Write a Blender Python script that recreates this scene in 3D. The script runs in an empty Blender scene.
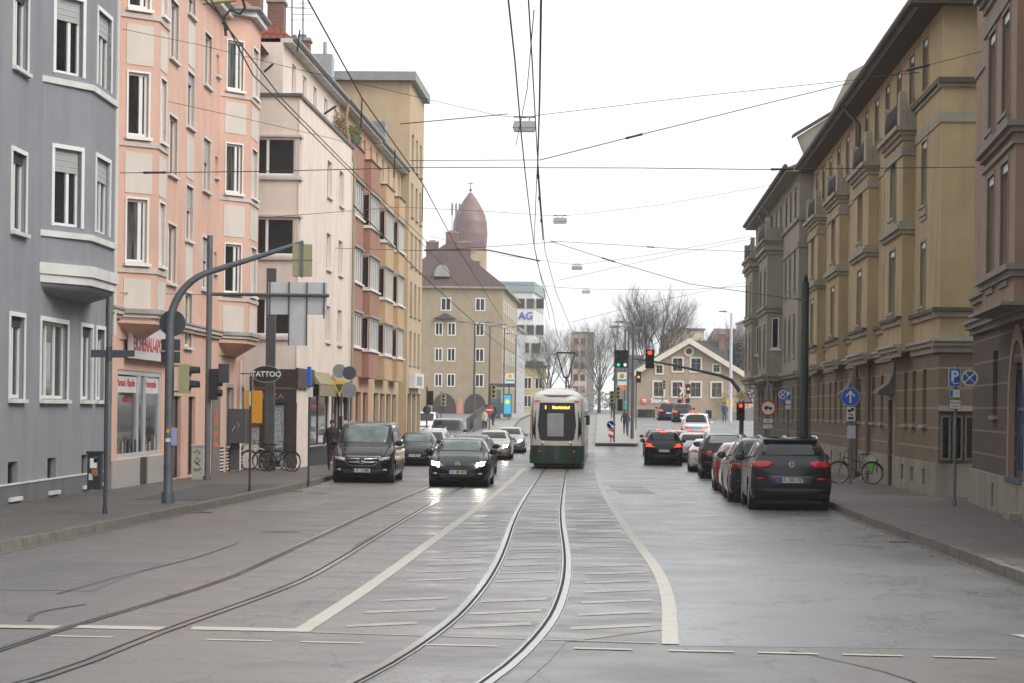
import bpy, bmesh, math, random
from math import sin, cos, pi, radians, atan2, hypot
from mathutils import Vector, Matrix
from mathutils.bvhtree import BVHTree
rnd = random.Random(7)
SC = bpy.context.scene
COL = SC.collection
# ---------------------------------------------------------------- ground profile
PR = [(-80, 0.0), (0, 0.0), (110, -.66), (150, -.6), (180, .25), (205, .85), (250, 1.1), (320, 1.15), (5000, 1.15)]
def g(Y):
    for (a, b), (c, d) in zip(PR, PR[1:]):
        if Y <= c: return b + (d - b) * (Y - a) / (c - a)
    return 1.15
BP = [p[0] for p in PR]
# ---------------------------------------------------------------- materials
MATS = {}
def nodes_of(name):
    m = bpy.data.materials.new(name); m.use_nodes = True
    nt = m.node_tree; return m, nt, nt.nodes, nt.links, nt.nodes['Principled BSDF']
def mat(name, col, rough=.6, metal=0, var=.12, scale=1.5, bump=0, bscale=60, emit=0, spec=.5, coat=0, stain=0, stretch=(1, 1, 1)):
    if name in MATS: return MATS[name]
    m, nt, N, L, b = nodes_of(name)
    b.inputs['Roughness'].default_value = rough; b.inputs['Metallic'].default_value = metal
    b.inputs['Specular IOR Level'].default_value = spec
    if coat: b.inputs['Coat Weight'].default_value = coat; b.inputs['Coat Roughness'].default_value = .04
    c = (col[0], col[1], col[2], 1)
    geo = N.new('ShaderNodeNewGeometry')
    mp = N.new('ShaderNodeMapping'); mp.inputs['Scale'].default_value = stretch
    L.new(geo.outputs['Position'], mp.inputs[0])
    if var > 0:
        n = N.new('ShaderNodeTexNoise'); n.inputs['Scale'].default_value = scale; n.inputs['Detail'].default_value = 8; n.inputs['Roughness'].default_value = .65
        L.new(mp.outputs[0], n.inputs['Vector'])
        r = N.new('ShaderNodeMapRange'); r.inputs[1].default_value = .3; r.inputs[2].default_value = .7
        r.inputs[3].default_value = 1 - var; r.inputs[4].default_value = 1 + var
        L.new(n.outputs['Fac'], r.inputs[0])
        mx = N.new('ShaderNodeVectorMath'); mx.operation = 'SCALE'; mx.inputs[0].default_value = col[:3]
        L.new(r.outputs[0], mx.inputs['Scale']); out = mx.outputs[0]
        if stain > 0:
            m2 = N.new('ShaderNodeMapping'); m2.inputs['Scale'].default_value = (.7, .7, .14); L.new(geo.outputs['Position'], m2.inputs[0])
            n2 = N.new('ShaderNodeTexNoise'); n2.inputs['Scale'].default_value = 2.2; n2.inputs['Detail'].default_value = 6; L.new(m2.outputs[0], n2.inputs['Vector'])
            r2 = N.new('ShaderNodeMapRange'); r2.inputs[1].default_value = .45; r2.inputs[2].default_value = .75; r2.inputs[3].default_value = 1; r2.inputs[4].default_value = 1 - stain
            L.new(n2.outputs['Fac'], r2.inputs[0])
            mx2 = N.new('ShaderNodeVectorMath'); mx2.operation = 'SCALE'; L.new(out, mx2.inputs[0]); L.new(r2.outputs[0], mx2.inputs['Scale']); out = mx2.outputs[0]
        L.new(out, b.inputs['Base Color'])
    else: b.inputs['Base Color'].default_value = c
    if bump > 0:
        n = N.new('ShaderNodeTexNoise'); n.inputs['Scale'].default_value = bscale; n.inputs['Detail'].default_value = 3; L.new(geo.outputs['Position'], n.inputs['Vector'])
        bp = N.new('ShaderNodeBump'); bp.inputs['Strength'].default_value = bump; bp.inputs['Distance'].default_value = .01
        L.new(n.outputs['Fac'], bp.inputs['Height']); L.new(bp.outputs[0], b.inputs['Normal'])
    if emit > 0:
        b.inputs['Emission Color'].default_value = c; b.inputs['Emission Strength'].default_value = emit
    MATS[name] = m; return m
def plaster(name, col, stain=.12, var=.07): return mat(name, col, .9, 0, var + .03, .8, .4, 45, stain=min(.35, stain + .04))
def paint(name, col, rough=.22, metal=0): return mat(name, col, rough, metal, 0, coat=.9)
def glow(name, col, s): return mat(name, col, .4, 0, 0, emit=s)
def band_mat(name, col, jcol, z0, pitch, jw, bumpy=.4):
    m = mat(name, col, .92, 0, .13, 1.1, bumpy, 50, stain=.15)
    N = m.node_tree.nodes; L = m.node_tree.links; b = N['Principled BSDF']
    src = b.inputs['Base Color'].links[0].from_socket
    geo = N.new('ShaderNodeNewGeometry'); sx = N.new('ShaderNodeSeparateXYZ'); L.new(geo.outputs['Position'], sx.inputs[0])
    a = N.new('ShaderNodeMath'); a.operation = 'SUBTRACT'; L.new(sx.outputs['Z'], a.inputs[0]); a.inputs[1].default_value = z0
    d = N.new('ShaderNodeMath'); d.operation = 'DIVIDE'; L.new(a.outputs[0], d.inputs[0]); d.inputs[1].default_value = pitch
    f = N.new('ShaderNodeMath'); f.operation = 'FRACT'; L.new(d.outputs[0], f.inputs[0])
    lt = N.new('ShaderNodeMath'); lt.operation = 'LESS_THAN'; L.new(f.outputs[0], lt.inputs[0]); lt.inputs[1].default_value = jw / pitch
    mx = N.new('ShaderNodeMix'); mx.data_type = 'RGBA'; L.new(lt.outputs[0], mx.inputs['Factor']); L.new(src, mx.inputs['A']); mx.inputs['B'].default_value = (*jcol, 1)
    L.new(mx.outputs['Result'], b.inputs['Base Color']); return m
def brick_mat(name, c1, c2, mortar, sx, sy, msize=.02, plane='XZ', rough=.85, bump=.3, sc=1.0):
    m, nt, N, L, b = nodes_of(name)
    b.inputs['Roughness'].default_value = rough
    geo = N.new('ShaderNodeNewGeometry'); sep = N.new('ShaderNodeSeparateXYZ'); L.new(geo.outputs['Position'], sep.inputs[0])
    cb = N.new('ShaderNodeCombineXYZ')
    if plane == 'XY': L.new(sep.outputs['X'], cb.inputs[0]); L.new(sep.outputs['Y'], cb.inputs[1])
    else:
        ad = N.new('ShaderNodeMath'); ad.operation = 'ADD'; L.new(sep.outputs['X'], ad.inputs[0]); L.new(sep.outputs['Y'], ad.inputs[1])
        L.new(ad.outputs[0], cb.inputs[0]); L.new(sep.outputs['Z'], cb.inputs[1])
    t = N.new('ShaderNodeTexBrick'); t.inputs['Scale'].default_value = sc; t.inputs['Brick Width'].default_value = sx; t.inputs['Row Height'].default_value = sy
    t.inputs['Mortar Size'].default_value = msize; t.inputs['Color1'].default_value = (*c1, 1); t.inputs['Color2'].default_value = (*c2, 1); t.inputs['Mortar'].default_value = (*mortar, 1)
    L.new(cb.outputs[0], t.inputs['Vector'])
    n = N.new('ShaderNodeTexNoise'); n.inputs['Scale'].default_value = .7; n.inputs['Detail'].default_value = 7; L.new(geo.outputs['Position'], n.inputs['Vector'])
    r = N.new('ShaderNodeMapRange'); r.inputs[1].default_value = .3; r.inputs[2].default_value = .7; r.inputs[3].default_value = .75; r.inputs[4].default_value = 1.2; L.new(n.outputs['Fac'], r.inputs[0])
    mx = N.new('ShaderNodeVectorMath'); mx.operation = 'SCALE'; L.new(t.outputs['Color'], mx.inputs[0]); L.new(r.outputs[0], mx.inputs['Scale'])
    L.new(mx.outputs[0], b.inputs['Base Color'])
    bp = N.new('ShaderNodeBump'); bp.inputs['Strength'].default_value = bump; bp.inputs['Distance'].default_value = .02; bp.invert = True
    L.new(t.outputs['Fac'], bp.inputs['Height']); L.new(bp.outputs[0], b.inputs['Normal'])
    MATS[name] = m; return m
def asphalt_mat(name, col, streak, rlo, rhi, cracks=True, MIDLO=.92, G2=.80):
    m, nt, N, L, b = nodes_of(name)
    geo = N.new('ShaderNodeNewGeometry')
    def noise(sc, det, st=(1, 1, 1)):
        mp = N.new('ShaderNodeMapping'); mp.inputs['Scale'].default_value = st; L.new(geo.outputs['Position'], mp.inputs[0])
        n = N.new('ShaderNodeTexNoise'); n.inputs['Scale'].default_value = sc; n.inputs['Detail'].default_value = det; n.inputs['Roughness'].default_value = .6
        L.new(mp.outputs[0], n.inputs['Vector']); return n.outputs['Fac']
    def rng(s, a, bb, c, d):
        r = N.new('ShaderNodeMapRange'); r.inputs[1].default_value = a; r.inputs[2].default_value = bb; r.inputs[3].default_value = c; r.inputs[4].default_value = d
        L.new(s, r.inputs[0]); return r.outputs[0]
    def mul(a, bb):
        x = N.new('ShaderNodeMath'); x.operation = 'MULTIPLY'; L.new(a, x.inputs[0]); L.new(bb, x.inputs[1]); return x.outputs[0]
    big = noise(.35, 6, (1, .35, 1)); mid = noise(2.0, 6, streak); grain = noise(130, 2)
    v = mul(mul(rng(big, .3, .7, .88, 1.10), rng(mid, .3, .7, MIDLO, 2 - MIDLO)), rng(grain, .3, .7, .66, 1.36))
    g2 = noise(28, 4); v = mul(v, rng(g2, .3, .7, G2, 2 - G2))
    if cracks:
        mp = N.new('ShaderNodeMapping'); mp.inputs['Scale'].default_value = (.16, .09, .1); L.new(geo.outputs['Position'], mp.inputs[0])
        nz = N.new('ShaderNodeTexNoise'); nz.inputs['Scale'].default_value = 5; nz.inputs['Detail'].default_value = 5; L.new(mp.outputs[0], nz.inputs['Vector'])
        mixv = N.new('ShaderNodeMix'); mixv.data_type = 'VECTOR'; mixv.inputs['Factor'].default_value = .25; L.new(mp.outputs[0], mixv.inputs['A']); L.new(nz.outputs['Color'], mixv.inputs['B'])
        vo = N.new('ShaderNodeTexVoronoi'); vo.feature = 'DISTANCE_TO_EDGE'; vo.inputs['Scale'].default_value = 2.2; L.new(mixv.outputs['Result'], vo.inputs['Vector'])
        v = mul(v, rng(vo.outputs['Distance'], .0, .008, .5, 1.0))
    sc = N.new('ShaderNodeVectorMath'); sc.operation = 'SCALE'; sc.inputs[0].default_value = col; L.new(v, sc.inputs['Scale']); L.new(sc.outputs[0], b.inputs['Base Color'])
    L.new(rng(noise(.9, 7, streak), .35, .65, rlo, rhi), b.inputs['Roughness'])
    bp = N.new('ShaderNodeBump'); bp.inputs['Strength'].default_value = .35; bp.inputs['Distance'].default_value = .006; L.new(grain, bp.inputs['Height']); L.new(bp.outputs[0], b.inputs['Normal'])
    MATS[name] = m; return m
def pane_mat(name='pane_glass', base=(.008, .009, .010), curtain=(.20, .195, .18), amount=.5):
    if name in MATS: return MATS[name]
    m, nt, N, L, b = nodes_of(name)
    b.inputs['Roughness'].default_value = .05; b.inputs['Specular IOR Level'].default_value = .38
    oi = N.new('ShaderNodeObjectInfo'); geo = N.new('ShaderNodeNewGeometry')
    ad = N.new('ShaderNodeVectorMath'); ad.operation = 'ADD'; L.new(geo.outputs['Position'], ad.inputs[0]); L.new(oi.outputs['Random'], ad.inputs[1])
    mp = N.new('ShaderNodeMapping'); mp.inputs['Scale'].default_value = (1, 1, .06); L.new(ad.outputs[0], mp.inputs[0])
    n = N.new('ShaderNodeTexNoise'); n.inputs['Scale'].default_value = 9; n.inputs['Detail'].default_value = 4; L.new(mp.outputs[0], n.inputs['Vector'])
    r = N.new('ShaderNodeMapRange'); r.inputs[1].default_value = .4; r.inputs[2].default_value = .62; L.new(n.outputs['Fac'], r.inputs[0])
    k = N.new('ShaderNodeMapRange'); k.inputs[1].default_value = .4; k.inputs[2].default_value = 1; k.inputs[3].default_value = 0; k.inputs[4].default_value = amount; L.new(oi.outputs['Random'], k.inputs[0])
    mu = N.new('ShaderNodeMath'); mu.operation = 'MULTIPLY'; L.new(r.outputs[0], mu.inputs[0]); L.new(k.outputs[0], mu.inputs[1])
    mx = N.new('ShaderNodeMix'); mx.data_type = 'RGBA'; mx.inputs['A'].default_value = (*base, 1); mx.inputs['B'].default_value = (*curtain, 1); L.new(mu.outputs[0], mx.inputs['Factor'])
    L.new(mx.outputs['Result'], b.inputs['Base Color']); MATS[name] = m; return m
# ---------------------------------------------------------------- mesh builder
class MB:
    def __init__(s): s.v = []; s.f = []; s.m = []; s.ms = []; s.sm = []
    def mi(s, m):
        if m is None: return -1
        if m not in s.ms: s.ms.append(m)
        return s.ms.index(m)
    def face(s, pts, m=None, smooth=False):
        i = len(s.v); s.v += [tuple(p) for p in pts]; s.f.append(tuple(range(i, i + len(pts)))); s.m.append(s.mi(m)); s.sm.append(smooth)
    def raw(s, vs, fs, m=None, smooth=False):
        i = len(s.v); s.v += [tuple(p) for p in vs]
        for f in fs: s.f.append(tuple(k + i for k in f)); s.m.append(s.mi(m)); s.sm.append(smooth)
    def hexa(s, p, m=None):   # 8 pts: bottom 4 ccw, top 4
        s.raw(p, [(3, 2, 1, 0), (4, 5, 6, 7), (0, 1, 5, 4), (1, 2, 6, 5), (2, 3, 7, 6), (3, 0, 4, 7)], m)
    def box(s, x0, x1, y0, y1, z0, z1, m=None):
        s.hexa([(x0, y0, z0), (x1, y0, z0), (x1, y1, z0), (x0, y1, z0), (x0, y0, z1), (x1, y0, z1), (x1, y1, z1), (x0, y1, z1)], m)
    def rbox(s, c, sz, rz=0, m=None):
        co, si = cos(rz), sin(rz); P = []
        for z in (-.5, .5):
            for x, y in ((-.5, -.5), (.5, -.5), (.5, .5), (-.5, .5)):
                a, b = x * sz[0], y * sz[1]; P.append((c[0] + a * co - b * si, c[1] + a * si + b * co, c[2] + z * sz[2]))
        s.hexa(P, m)
    def prism(s, poly, z0, z1, m=None):
        n = len(poly); s.raw([(x, y, z0) for x, y in poly] + [(x, y, z1) for x, y in poly],
            [tuple(range(n - 1, -1, -1)), tuple(range(n, 2 * n))] + [(i, (i + 1) % n, n + (i + 1) % n, n + i) for i in range(n)], m)
    def tube(s, pts, r, n=8, m=None, caps=True, smooth=True):
        pts = [Vector(p) for p in pts]; rs = r if isinstance(r, (list, tuple)) else [r] * len(pts)
        vs = []; fs = []; up = None
        for i, p in enumerate(pts):
            d = (pts[min(i + 1, len(pts) - 1)] - pts[max(i - 1, 0)]).normalized()
            if up is None: up = Vector((0, 0, 1)) if abs(d.z) < .9 else Vector((1, 0, 0))
            a = d.cross(up).normalized(); b = a.cross(d).normalized(); up = b
            for k in range(n):
                t = 2 * pi * k / n; vs.append(p + (a * cos(t) + b * sin(t)) * rs[i])
        for i in range(len(pts) - 1):
            for k in range(n):
                k2 = (k + 1) % n; fs.append((i * n + k, i * n + k2, (i + 1) * n + k2, (i + 1) * n + k))
        s.raw(vs, fs, m, smooth)
        if caps: s.raw(vs[:n], [tuple(range(n))], m); s.raw(vs[-n:], [tuple(range(n - 1, -1, -1))], m)
    def cyl(s, c, r, h, n=16, m=None, axis='z', r2=None):
        r2 = r if r2 is None else r2; d = {'x': (1, 0, 0), 'y': (0, 1, 0), 'z': (0, 0, 1)}[axis]
        c = Vector(c); d = Vector(d); s.tube([c - d * h / 2, c + d * h / 2], [r, r2], n, m)
    def lathe(s, prof, c=(0, 0, 0), n=20, m=None, axis='z'):
        vs = []; fs = []
        for r, h in prof:
            for k in range(n):
                t = 2 * pi * k / n; a, b = r * cos(t), r * sin(t)
                vs.append({'z': (c[0] + a, c[1] + b, c[2] + h), 'y': (c[0] + a, c[1] + h, c[2] + b), 'x': (c[0] + h, c[1] + a, c[2] + b)}[axis])
        for i in range(len(prof) - 1):
            for k in range(n):
                k2 = (k + 1) % n; fs.append((i * n + k, i * n + k2, (i + 1) * n + k2, (i + 1) * n + k))
        for i in range(len(prof) - 1):
            flat = abs(prof[i + 1][1] - prof[i][1]) < .3 * abs(prof[i + 1][0] - prof[i][0])
            s.raw(vs[i * n:(i + 2) * n], [tuple(q - i * n for q in f) for f in fs[i * n:(i + 1) * n]], m, not flat)
    def build(s, name, m=None, root=None, local=False, smooth=None):
        me = bpy.data.meshes.new(name); V = s.v
        if root is not None and not local:
            M = rootmat(root).inverted(); V = [tuple(M @ Vector(p)) for p in V]
        me.from_pydata(V, [], s.f)
        if s.ms:
            if -1 in s.m and m: s.ms.append(m); s.m = [len(s.ms) - 1 if q == -1 else q for q in s.m]
            s.m = [max(q, 0) for q in s.m]
            for x in s.ms: me.materials.append(x)
            me.polygons.foreach_set('material_index', s.m)
        elif m: me.materials.append(m)
        if smooth is None: me.polygons.foreach_set('use_smooth', s.sm)
        else: me.polygons.foreach_set('use_smooth', [smooth] * len(s.f))
        me.update(); o = bpy.data.objects.new(name, me); COL.objects.link(o)
        if root is not None: o.parent = root
        return o
def rootmat(r):
    M = Matrix.Translation(r.location) @ Matrix.Rotation(r.rotation_euler.z, 4, 'Z')
    return rootmat(r.parent) @ M if r.parent else M
def thing(name, label, cat, loc=(0, 0, 0), rz=0, group=None):
    o = bpy.data.objects.new(name, None); COL.objects.link(o); o.location = loc; o.rotation_euler = (0, 0, rz); o.empty_display_size = .2
    o['label'] = label; o['category'] = cat
    if group: o['group'] = group
    return o
def tag(o, label, cat, group=None):
    o['label'] = label; o['category'] = cat
    if group: o['group'] = group
    return o
def struct(o, kind='structure'): o['kind'] = kind; return o
def copy_tree(o, parent=None):
    c = o.copy(); COL.objects.link(c); c.parent = parent
    for ch in list(o.children): copy_tree(ch, c)
    return c
class Fr:   # a vertical wall frame: u along, n outward, z up (world)
    def __init__(s, A, B):
        s.A = A; s.L = hypot(B[0] - A[0], B[1] - A[1]); s.c = ((B[0] - A[0]) / s.L, (B[1] - A[1]) / s.L); s.B = B
    def p(s, u, n, z): return (s.A[0] + s.c[0] * u + s.c[1] * n, s.A[1] + s.c[1] * u - s.c[0] * n, z)
    def xy(s, u, n=0): return s.p(u, n, 0)[:2]
    def tY(s, Y): return (Y - s.A[1]) / s.c[1]
    def box(s, mb, u0, u1, n0, n1, z0, z1, m=None):
        mb.hexa([s.p(u0, n1, z0), s.p(u1, n1, z0), s.p(u1, n0, z0), s.p(u0, n0, z0), s.p(u0, n1, z1), s.p(u1, n1, z1), s.p(u1, n0, z1), s.p(u0, n0, z1)], m)
    def quad(s, mb, u0, u1, z0, z1, n=0, m=None): mb.face([s.p(u0, n, z0), s.p(u1, n, z0), s.p(u1, n, z1), s.p(u0, n, z1)], m)
    def sub(s, u0, u1, n0=0, n1=None): return Fr(s.xy(u0, n0), s.xy(u1, n0 if n1 is None else n1))
def sheet_holes(mb, fr, u0, u1, z0, z1, holes, depth=.2, m=None, n=0):
    us = sorted({u0, u1, *[h[0] for h in holes], *[h[1] for h in holes]}); zs = sorted({z0, z1, *[h[2] for h in holes], *[h[3] for h in holes]})
    us = [u for u in us if u0 <= u <= u1]; zs = [z for z in zs if z0 <= z <= z1]
    for a, b in zip(us, us[1:]):
        for c, d in zip(zs, zs[1:]):
            cu, cz = (a + b) / 2, (c + d) / 2
            if any(h[0] < cu < h[1] and h[2] < cz < h[3] for h in holes): continue
            fr.quad(mb, a, b, c, d, n, m)
    for a, b, c, d in holes:
        mb.face([fr.p(a, n, c), fr.p(a, n - depth, c), fr.p(a, n - depth, d), fr.p(a, n, d)], m)
        mb.face([fr.p(b, n - depth, c), fr.p(b, n, c), fr.p(b, n, d), fr.p(b, n - depth, d)], m)
        mb.face([fr.p(a, n - depth, d), fr.p(b, n - depth, d), fr.p(b, n, d), fr.p(a, n, d)], m)
        mb.face([fr.p(a, n, c), fr.p(b, n, c), fr.p(b, n - depth, c), fr.p(a, n - depth, c)], m)
def window(root, fr, u0, u1, z0, z1, fm, pm=None, sm=None, surround=None, sw=.1, mull=(), trans=(), blind=0, bm=None, n=0, inset=.1, fw=.07, sill=True, label=None, name='window'):
    """window part (surround + frame) with pane, sill and blind as sub-parts"""
    mb = MB()
    if surround:
        for a, b, c, d in ((u0 - sw, u0, z0 - .02, z1 + sw), (u1, u1 + sw, z0 - .02, z1 + sw), (u0, u1, z1, z1 + sw)): fr.box(mb, a, b, n - .04, n + .025, c, d, surround)
    for a, b, c, d in ((u0, u0 + fw, z0, z1), (u1 - fw, u1, z0, z1), (u0 + fw, u1 - fw, z0, z0 + fw), (u0 + fw, u1 - fw, z1 - fw, z1)):
        fr.box(mb, a, b, n - inset - .07, n - inset, c, d, fm)
    for q in mull:
        x = u0 + (u1 - u0) * q; fr.box(mb, x - .05, x + .05, n - inset - .065, n - inset + .004, z0 + fw, z1 - fw, fm)
    for q in trans:
        x = z0 + (z1 - z0) * q; fr.box(mb, u0 + fw, u1 - fw, n - inset - .06, n - inset - .002, x - .03, x + .03, fm)
    w = mb.build(name, fm, root)
    mb = MB(); fr.box(mb, u0 + .01, u1 - .01, n - inset - .055, n - inset - .035, z0 + .01, z1 - .01)
    mb.build('pane', pm or pane_mat(), w, local=False)
    if sill:
        mb = MB(); fr.box(mb, u0 - .09, u1 + .09, n - .03, n + .1, z0 - .1, z0 - .021); mb.build('sill', sm or surround or fm, w)
    if blind > 0:
        mb = MB(); hb = (z1 - z0) * blind; k = max(2, int(hb / .06)); 
        for i in range(k): fr.box(mb, u0 + .03, u1 - .03, n - inset + .006, n - inset + (.03 if i % 2 else .024), z1 - hb * (i + 1) / k + .004, z1 - hb * i / k)
        mb.build('roller_blind', bm or fm, w)
    return w
def polyfill(pts2):  # fan triangulated
    return pts2
def text_mesh(txt, size, ext=.004, bold=0, align='CENTER'):
    cu = bpy.data.curves.new('lettering', 'FONT'); cu.body = txt; cu.size = size; cu.extrude = ext; cu.offset = bold; cu.align_x = align; cu.align_y = 'CENTER'
    cu.resolution_u = 3
    o = bpy.data.objects.new('lettering', cu); COL.objects.link(o); dg = bpy.context.evaluated_depsgraph_get()
    me = bpy.data.meshes.new_from_object(o.evaluated_get(dg)); vs = [tuple(v.co) for v in me.vertices]; fs = [tuple(p.vertices) for p in me.polygons]
    bpy.data.objects.remove(o); bpy.data.meshes.remove(me); return vs, fs
def text_on(txt, fr, u, n, z, size, m, root, sx=1.0, bold=0, name='lettering', local=False, align='CENTER'):
    vs, fs = text_mesh(txt, size, .004, bold, align); mb = MB(); mb.raw([fr.p(u + a * sx, n + c, z + b) for a, b, c in vs], fs, m); return mb.build(name, m, root, local)
def spline(pts, step=2.0):
    pts = sorted(pts, key=lambda p: p[1]); ys = [p[1] for p in pts]
    def f(Y):
        if Y <= ys[0]:
            k = (pts[1][0] - pts[0][0]) / (ys[1] - ys[0]); return pts[0][0] + k * (Y - ys[0])
        if Y >= ys[-1]:
            k = (pts[-1][0] - pts[-2][0]) / (ys[-1] - ys[-2]); return pts[-1][0] + k * (Y - ys[-1])
        for i in range(len(pts) - 1):
            if Y <= ys[i + 1]: break
        def sl(j):
            if j == 0: return (pts[1][0] - pts[0][0]) / (ys[1] - ys[0])
            if j == len(pts) - 1: return (pts[-1][0] - pts[-2][0]) / (ys[-1] - ys[-2])
            return (pts[j + 1][0] - pts[j - 1][0]) / (ys[j + 1] - ys[j - 1])
        h = ys[i + 1] - ys[i]; t = (Y - ys[i]) / h; a, b = pts[i][0], pts[i + 1][0]; m0, m1 = sl(i) * h, sl(i + 1) * h
        return (2 * t**3 - 3 * t**2 + 1) * a + (t**3 - 2 * t**2 + t) * m0 + (-2 * t**3 + 3 * t**2) * b + (t**3 - t**2) * m1
    return f
def yrow(Y0, Y1, step=1.5):
    n = max(1, int(math.ceil((Y1 - Y0) / step))); ys = {round(Y0 + (Y1 - Y0) * i / n, 4) for i in range(n + 1)}
    ys |= {float(b) for b in BP if Y0 < b < Y1}; return sorted(ys)
def ribbon(mb, fl, fr_, Y0, Y1, dz, step=1.5, m=None):
    ys = yrow(Y0, Y1, step)
    for a, b in zip(ys, ys[1:]): mb.face([(fl(a), a, g(a) + dz), (fr_(a), a, g(a) + dz), (fr_(b), b, g(b) + dz), (fl(b), b, g(b) + dz)], m)
SKYMIX = .6; SKYW = 8.8; HAZE = .00027; EXPO = 1.07
# ================================================================ SETTING
M_ROAD = asphalt_mat('wet_asphalt', (.116, .108, .103), (1, .7, 1), .30, .48)
M_BED = asphalt_mat('track_asphalt', (.128, .120, .113), (.7, 1.2, 1), .24, .50, True, .95)
M_PAVE = brick_mat('paving_slabs', (.078, .068, .060), (.112, .098, .086), (.030, .027, .024), .42, .30, .022, 'XY', .55, .5)
M_KERB = mat('kerb_granite', (.13, .12, .10), .75, 0, .35, 4, .5, 60)
M_GROUND = mat('dull_ground', (.10, .10, .085), .9, 0, .25, .3)
M_STEEL = mat('rail_steel', (.42, .42, .42), .22, .95, .12, 3)
M_GROOVE = mat('rail_groove', (.012, .011, .010), .9, 0, 0)
M_SEAL = mat('joint_seal', (.055, .05, .045), .55, 0, .3, 6)
def worn_paint(name, c=(.55, .52, .46), wear=.42):
    m, nt, N, L, b = nodes_of(name); geo = N.new('ShaderNodeNewGeometry')
    n = N.new('ShaderNodeTexNoise'); n.inputs['Scale'].default_value = 3.2; n.inputs['Detail'].default_value = 9; n.inputs['Roughness'].default_value = .78; L.new(geo.outputs['Position'], n.inputs['Vector'])
    r = N.new('ShaderNodeMapRange'); r.inputs[1].default_value = wear - .12; r.inputs[2].default_value = wear + .12; L.new(n.outputs['Fac'], r.inputs[0])
    mx = N.new('ShaderNodeMix'); mx.data_type = 'RGBA'; mx.inputs['A'].default_value = (.17, .16, .15, 1); mx.inputs['B'].default_value = (*c, 1); L.new(r.outputs[0], mx.inputs['Factor'])
    L.new(mx.outputs['Result'], b.inputs['Base Color']); b.inputs['Roughness'].default_value = .45; return m
M_LINE = worn_paint('road_paint', (.40, .375, .32), .36); M_FADED = worn_paint('faded_road_paint', (.36, .335, .29), .49)
KL = spline([(-8.6, 0), (-7.9, 18), (-7.16, 33.7), (-6.65, 46.2), (-6.2, 57), (-5.8, 71), (-5.75, 85), (-5.5, 105), (-5.1, 125), (-4.8, 145), (-4.6, 165)])
KR = spline([(5.2, 0), (6.0, 20), (6.32, 29.5), (7.4, 55.1), (8.3, 70), (9.7, 88), (10.9, 105), (11.8, 120), (13.0, 141), (14.0, 155)])
CR = spline([(-5.6, -4), (-2.7, 8), (-1.65, 12), (-.63, 17.7), (-.13, 22.5), (.13, 27.3), (.28, 32), (.38, 37), (.5, 45), (.67, 53.7), (1.2, 75), (1.85, 99), (2.95, 130), (3.9, 155), (5.5, 200), (7.3, 250), (9.8, 320)])
CL = spline([(-9.5, -4), (-6.3, 8), (-5.2, 12), (-3.95, 17.3), (-3.6, 21.3), (-3.0, 27.9), (-2.82, 33), (-2.74, 37), (-2.57, 45), (-2.23, 59), (-1.9, 70), (-1.0, 99), (.1, 130), (1.0, 155), (2.6, 200), (4.4, 250), (6.9, 320)])
LL = spline([(-1.95, 20.5), (-1.89, 21.65), (-1.62, 27.75), (-1.27, 37.9), (-.7, 54.9), (-.1, 74.8), (.76, 108.7), (1.9, 140)])
LR = spline([(1.36, 20), (1.41, 21), (1.73, 26.25), (1.93, 31.6), (2.13, 44.65), (2.78, 74.95), (4.1, 116.5), (5.2, 150)])
mb = MB(); ys = [-60, 0, 110, 150, 180, 205, 250, 320, 1200, 4000]
for a, b in zip(ys, ys[1:]):
    for x0, x1 in ((-1500, -60), (-60, 60), (60, 1500)): mb.face([(x0, a, g(a) - .05), (x1, a, g(a) - .05), (x1, b, g(b) - .05), (x0, b, g(b) - .05)])
struct(mb.build('ground', M_GROUND))
mb = MB(); ribbon(mb, lambda y: KL(y) - .3, lambda y: KR(y) + .3, -12, 155, 0, 3)
ribbon(mb, lambda y: -45, lambda y: 48, 155, 330, 0, 12)
ribbon(mb, lambda y: -45, lambda y: KL(12) - .3, -12, 12, 0, 6); ribbon(mb, lambda y: KR(12) + .3, lambda y: 45, -12, 12, 0, 6)
struct(mb.build('road', M_ROAD))
mb = MB(); ribbon(mb, lambda y: CL(y) - .62, lambda y: LR(y) if y > 21 else CR(y) + .75, 12, 150, .004, 1.5)
struct(mb.build('track_bed', M_BED))
mb = MB(); ribbon(mb, lambda y: LR(y) if y > 20 else LR(20), lambda y: KR(y) + .02, 20.8, 150, .0018, 3)
struct(mb.build('road_lane', asphalt_mat('damp_sheen_asphalt', (.138, .142, .148), (1, .7, 1), .25, .38, True, .96, .88)))  # damp, smoother lane; bluish sky sheen is put into its colour
# pavements + kerbs
def pave(name, fl, fr_, Y0, Y1):
    mb = MB(); ribbon(mb, fl, fr_, Y0, Y1, .14, 2); struct(mb.build(name, M_PAVE))
pave('pavement', lambda y: -12.5, lambda y: KL(y) - .16, 12, 165)
pave('pavement', lambda y: KR(y) + .16, lambda y: 17.0, 12, 155)
def kerb(f, side, Y0, Y1):
    mb = MB(); y = Y0
    while y < Y1 - .2:
        L = min(1.0, Y1 - y); a, b = y + .008, y + L - .008; j = rnd.uniform(-.008, .008); h = rnd.uniform(-.006, .006)
        xa, xb = f(a) + j, f(b) + j; w = side * .16; P = []
        for zt in (0, 1):
            q = [(xa, a), (xb, b), (xb + w, b), (xa + w, a)]
            for k, (x, yy) in enumerate(q):
                P.append((x + (side * .02 if zt and k in (0, 1) else 0), yy, g(yy) + (.142 + h if zt else -.03)))
        if side < 0: P = [P[3], P[2], P[1], P[0], P[7], P[6], P[5], P[4]]
        mb.hexa([P[3], P[2], P[1], P[0], P[7], P[6], P[5], P[4]], M_KERB); y += L
    struct(mb.build('kerb', M_KERB))
kerb(KL, -1, 12, 165); kerb(KR, 1, 12, 155)
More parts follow.
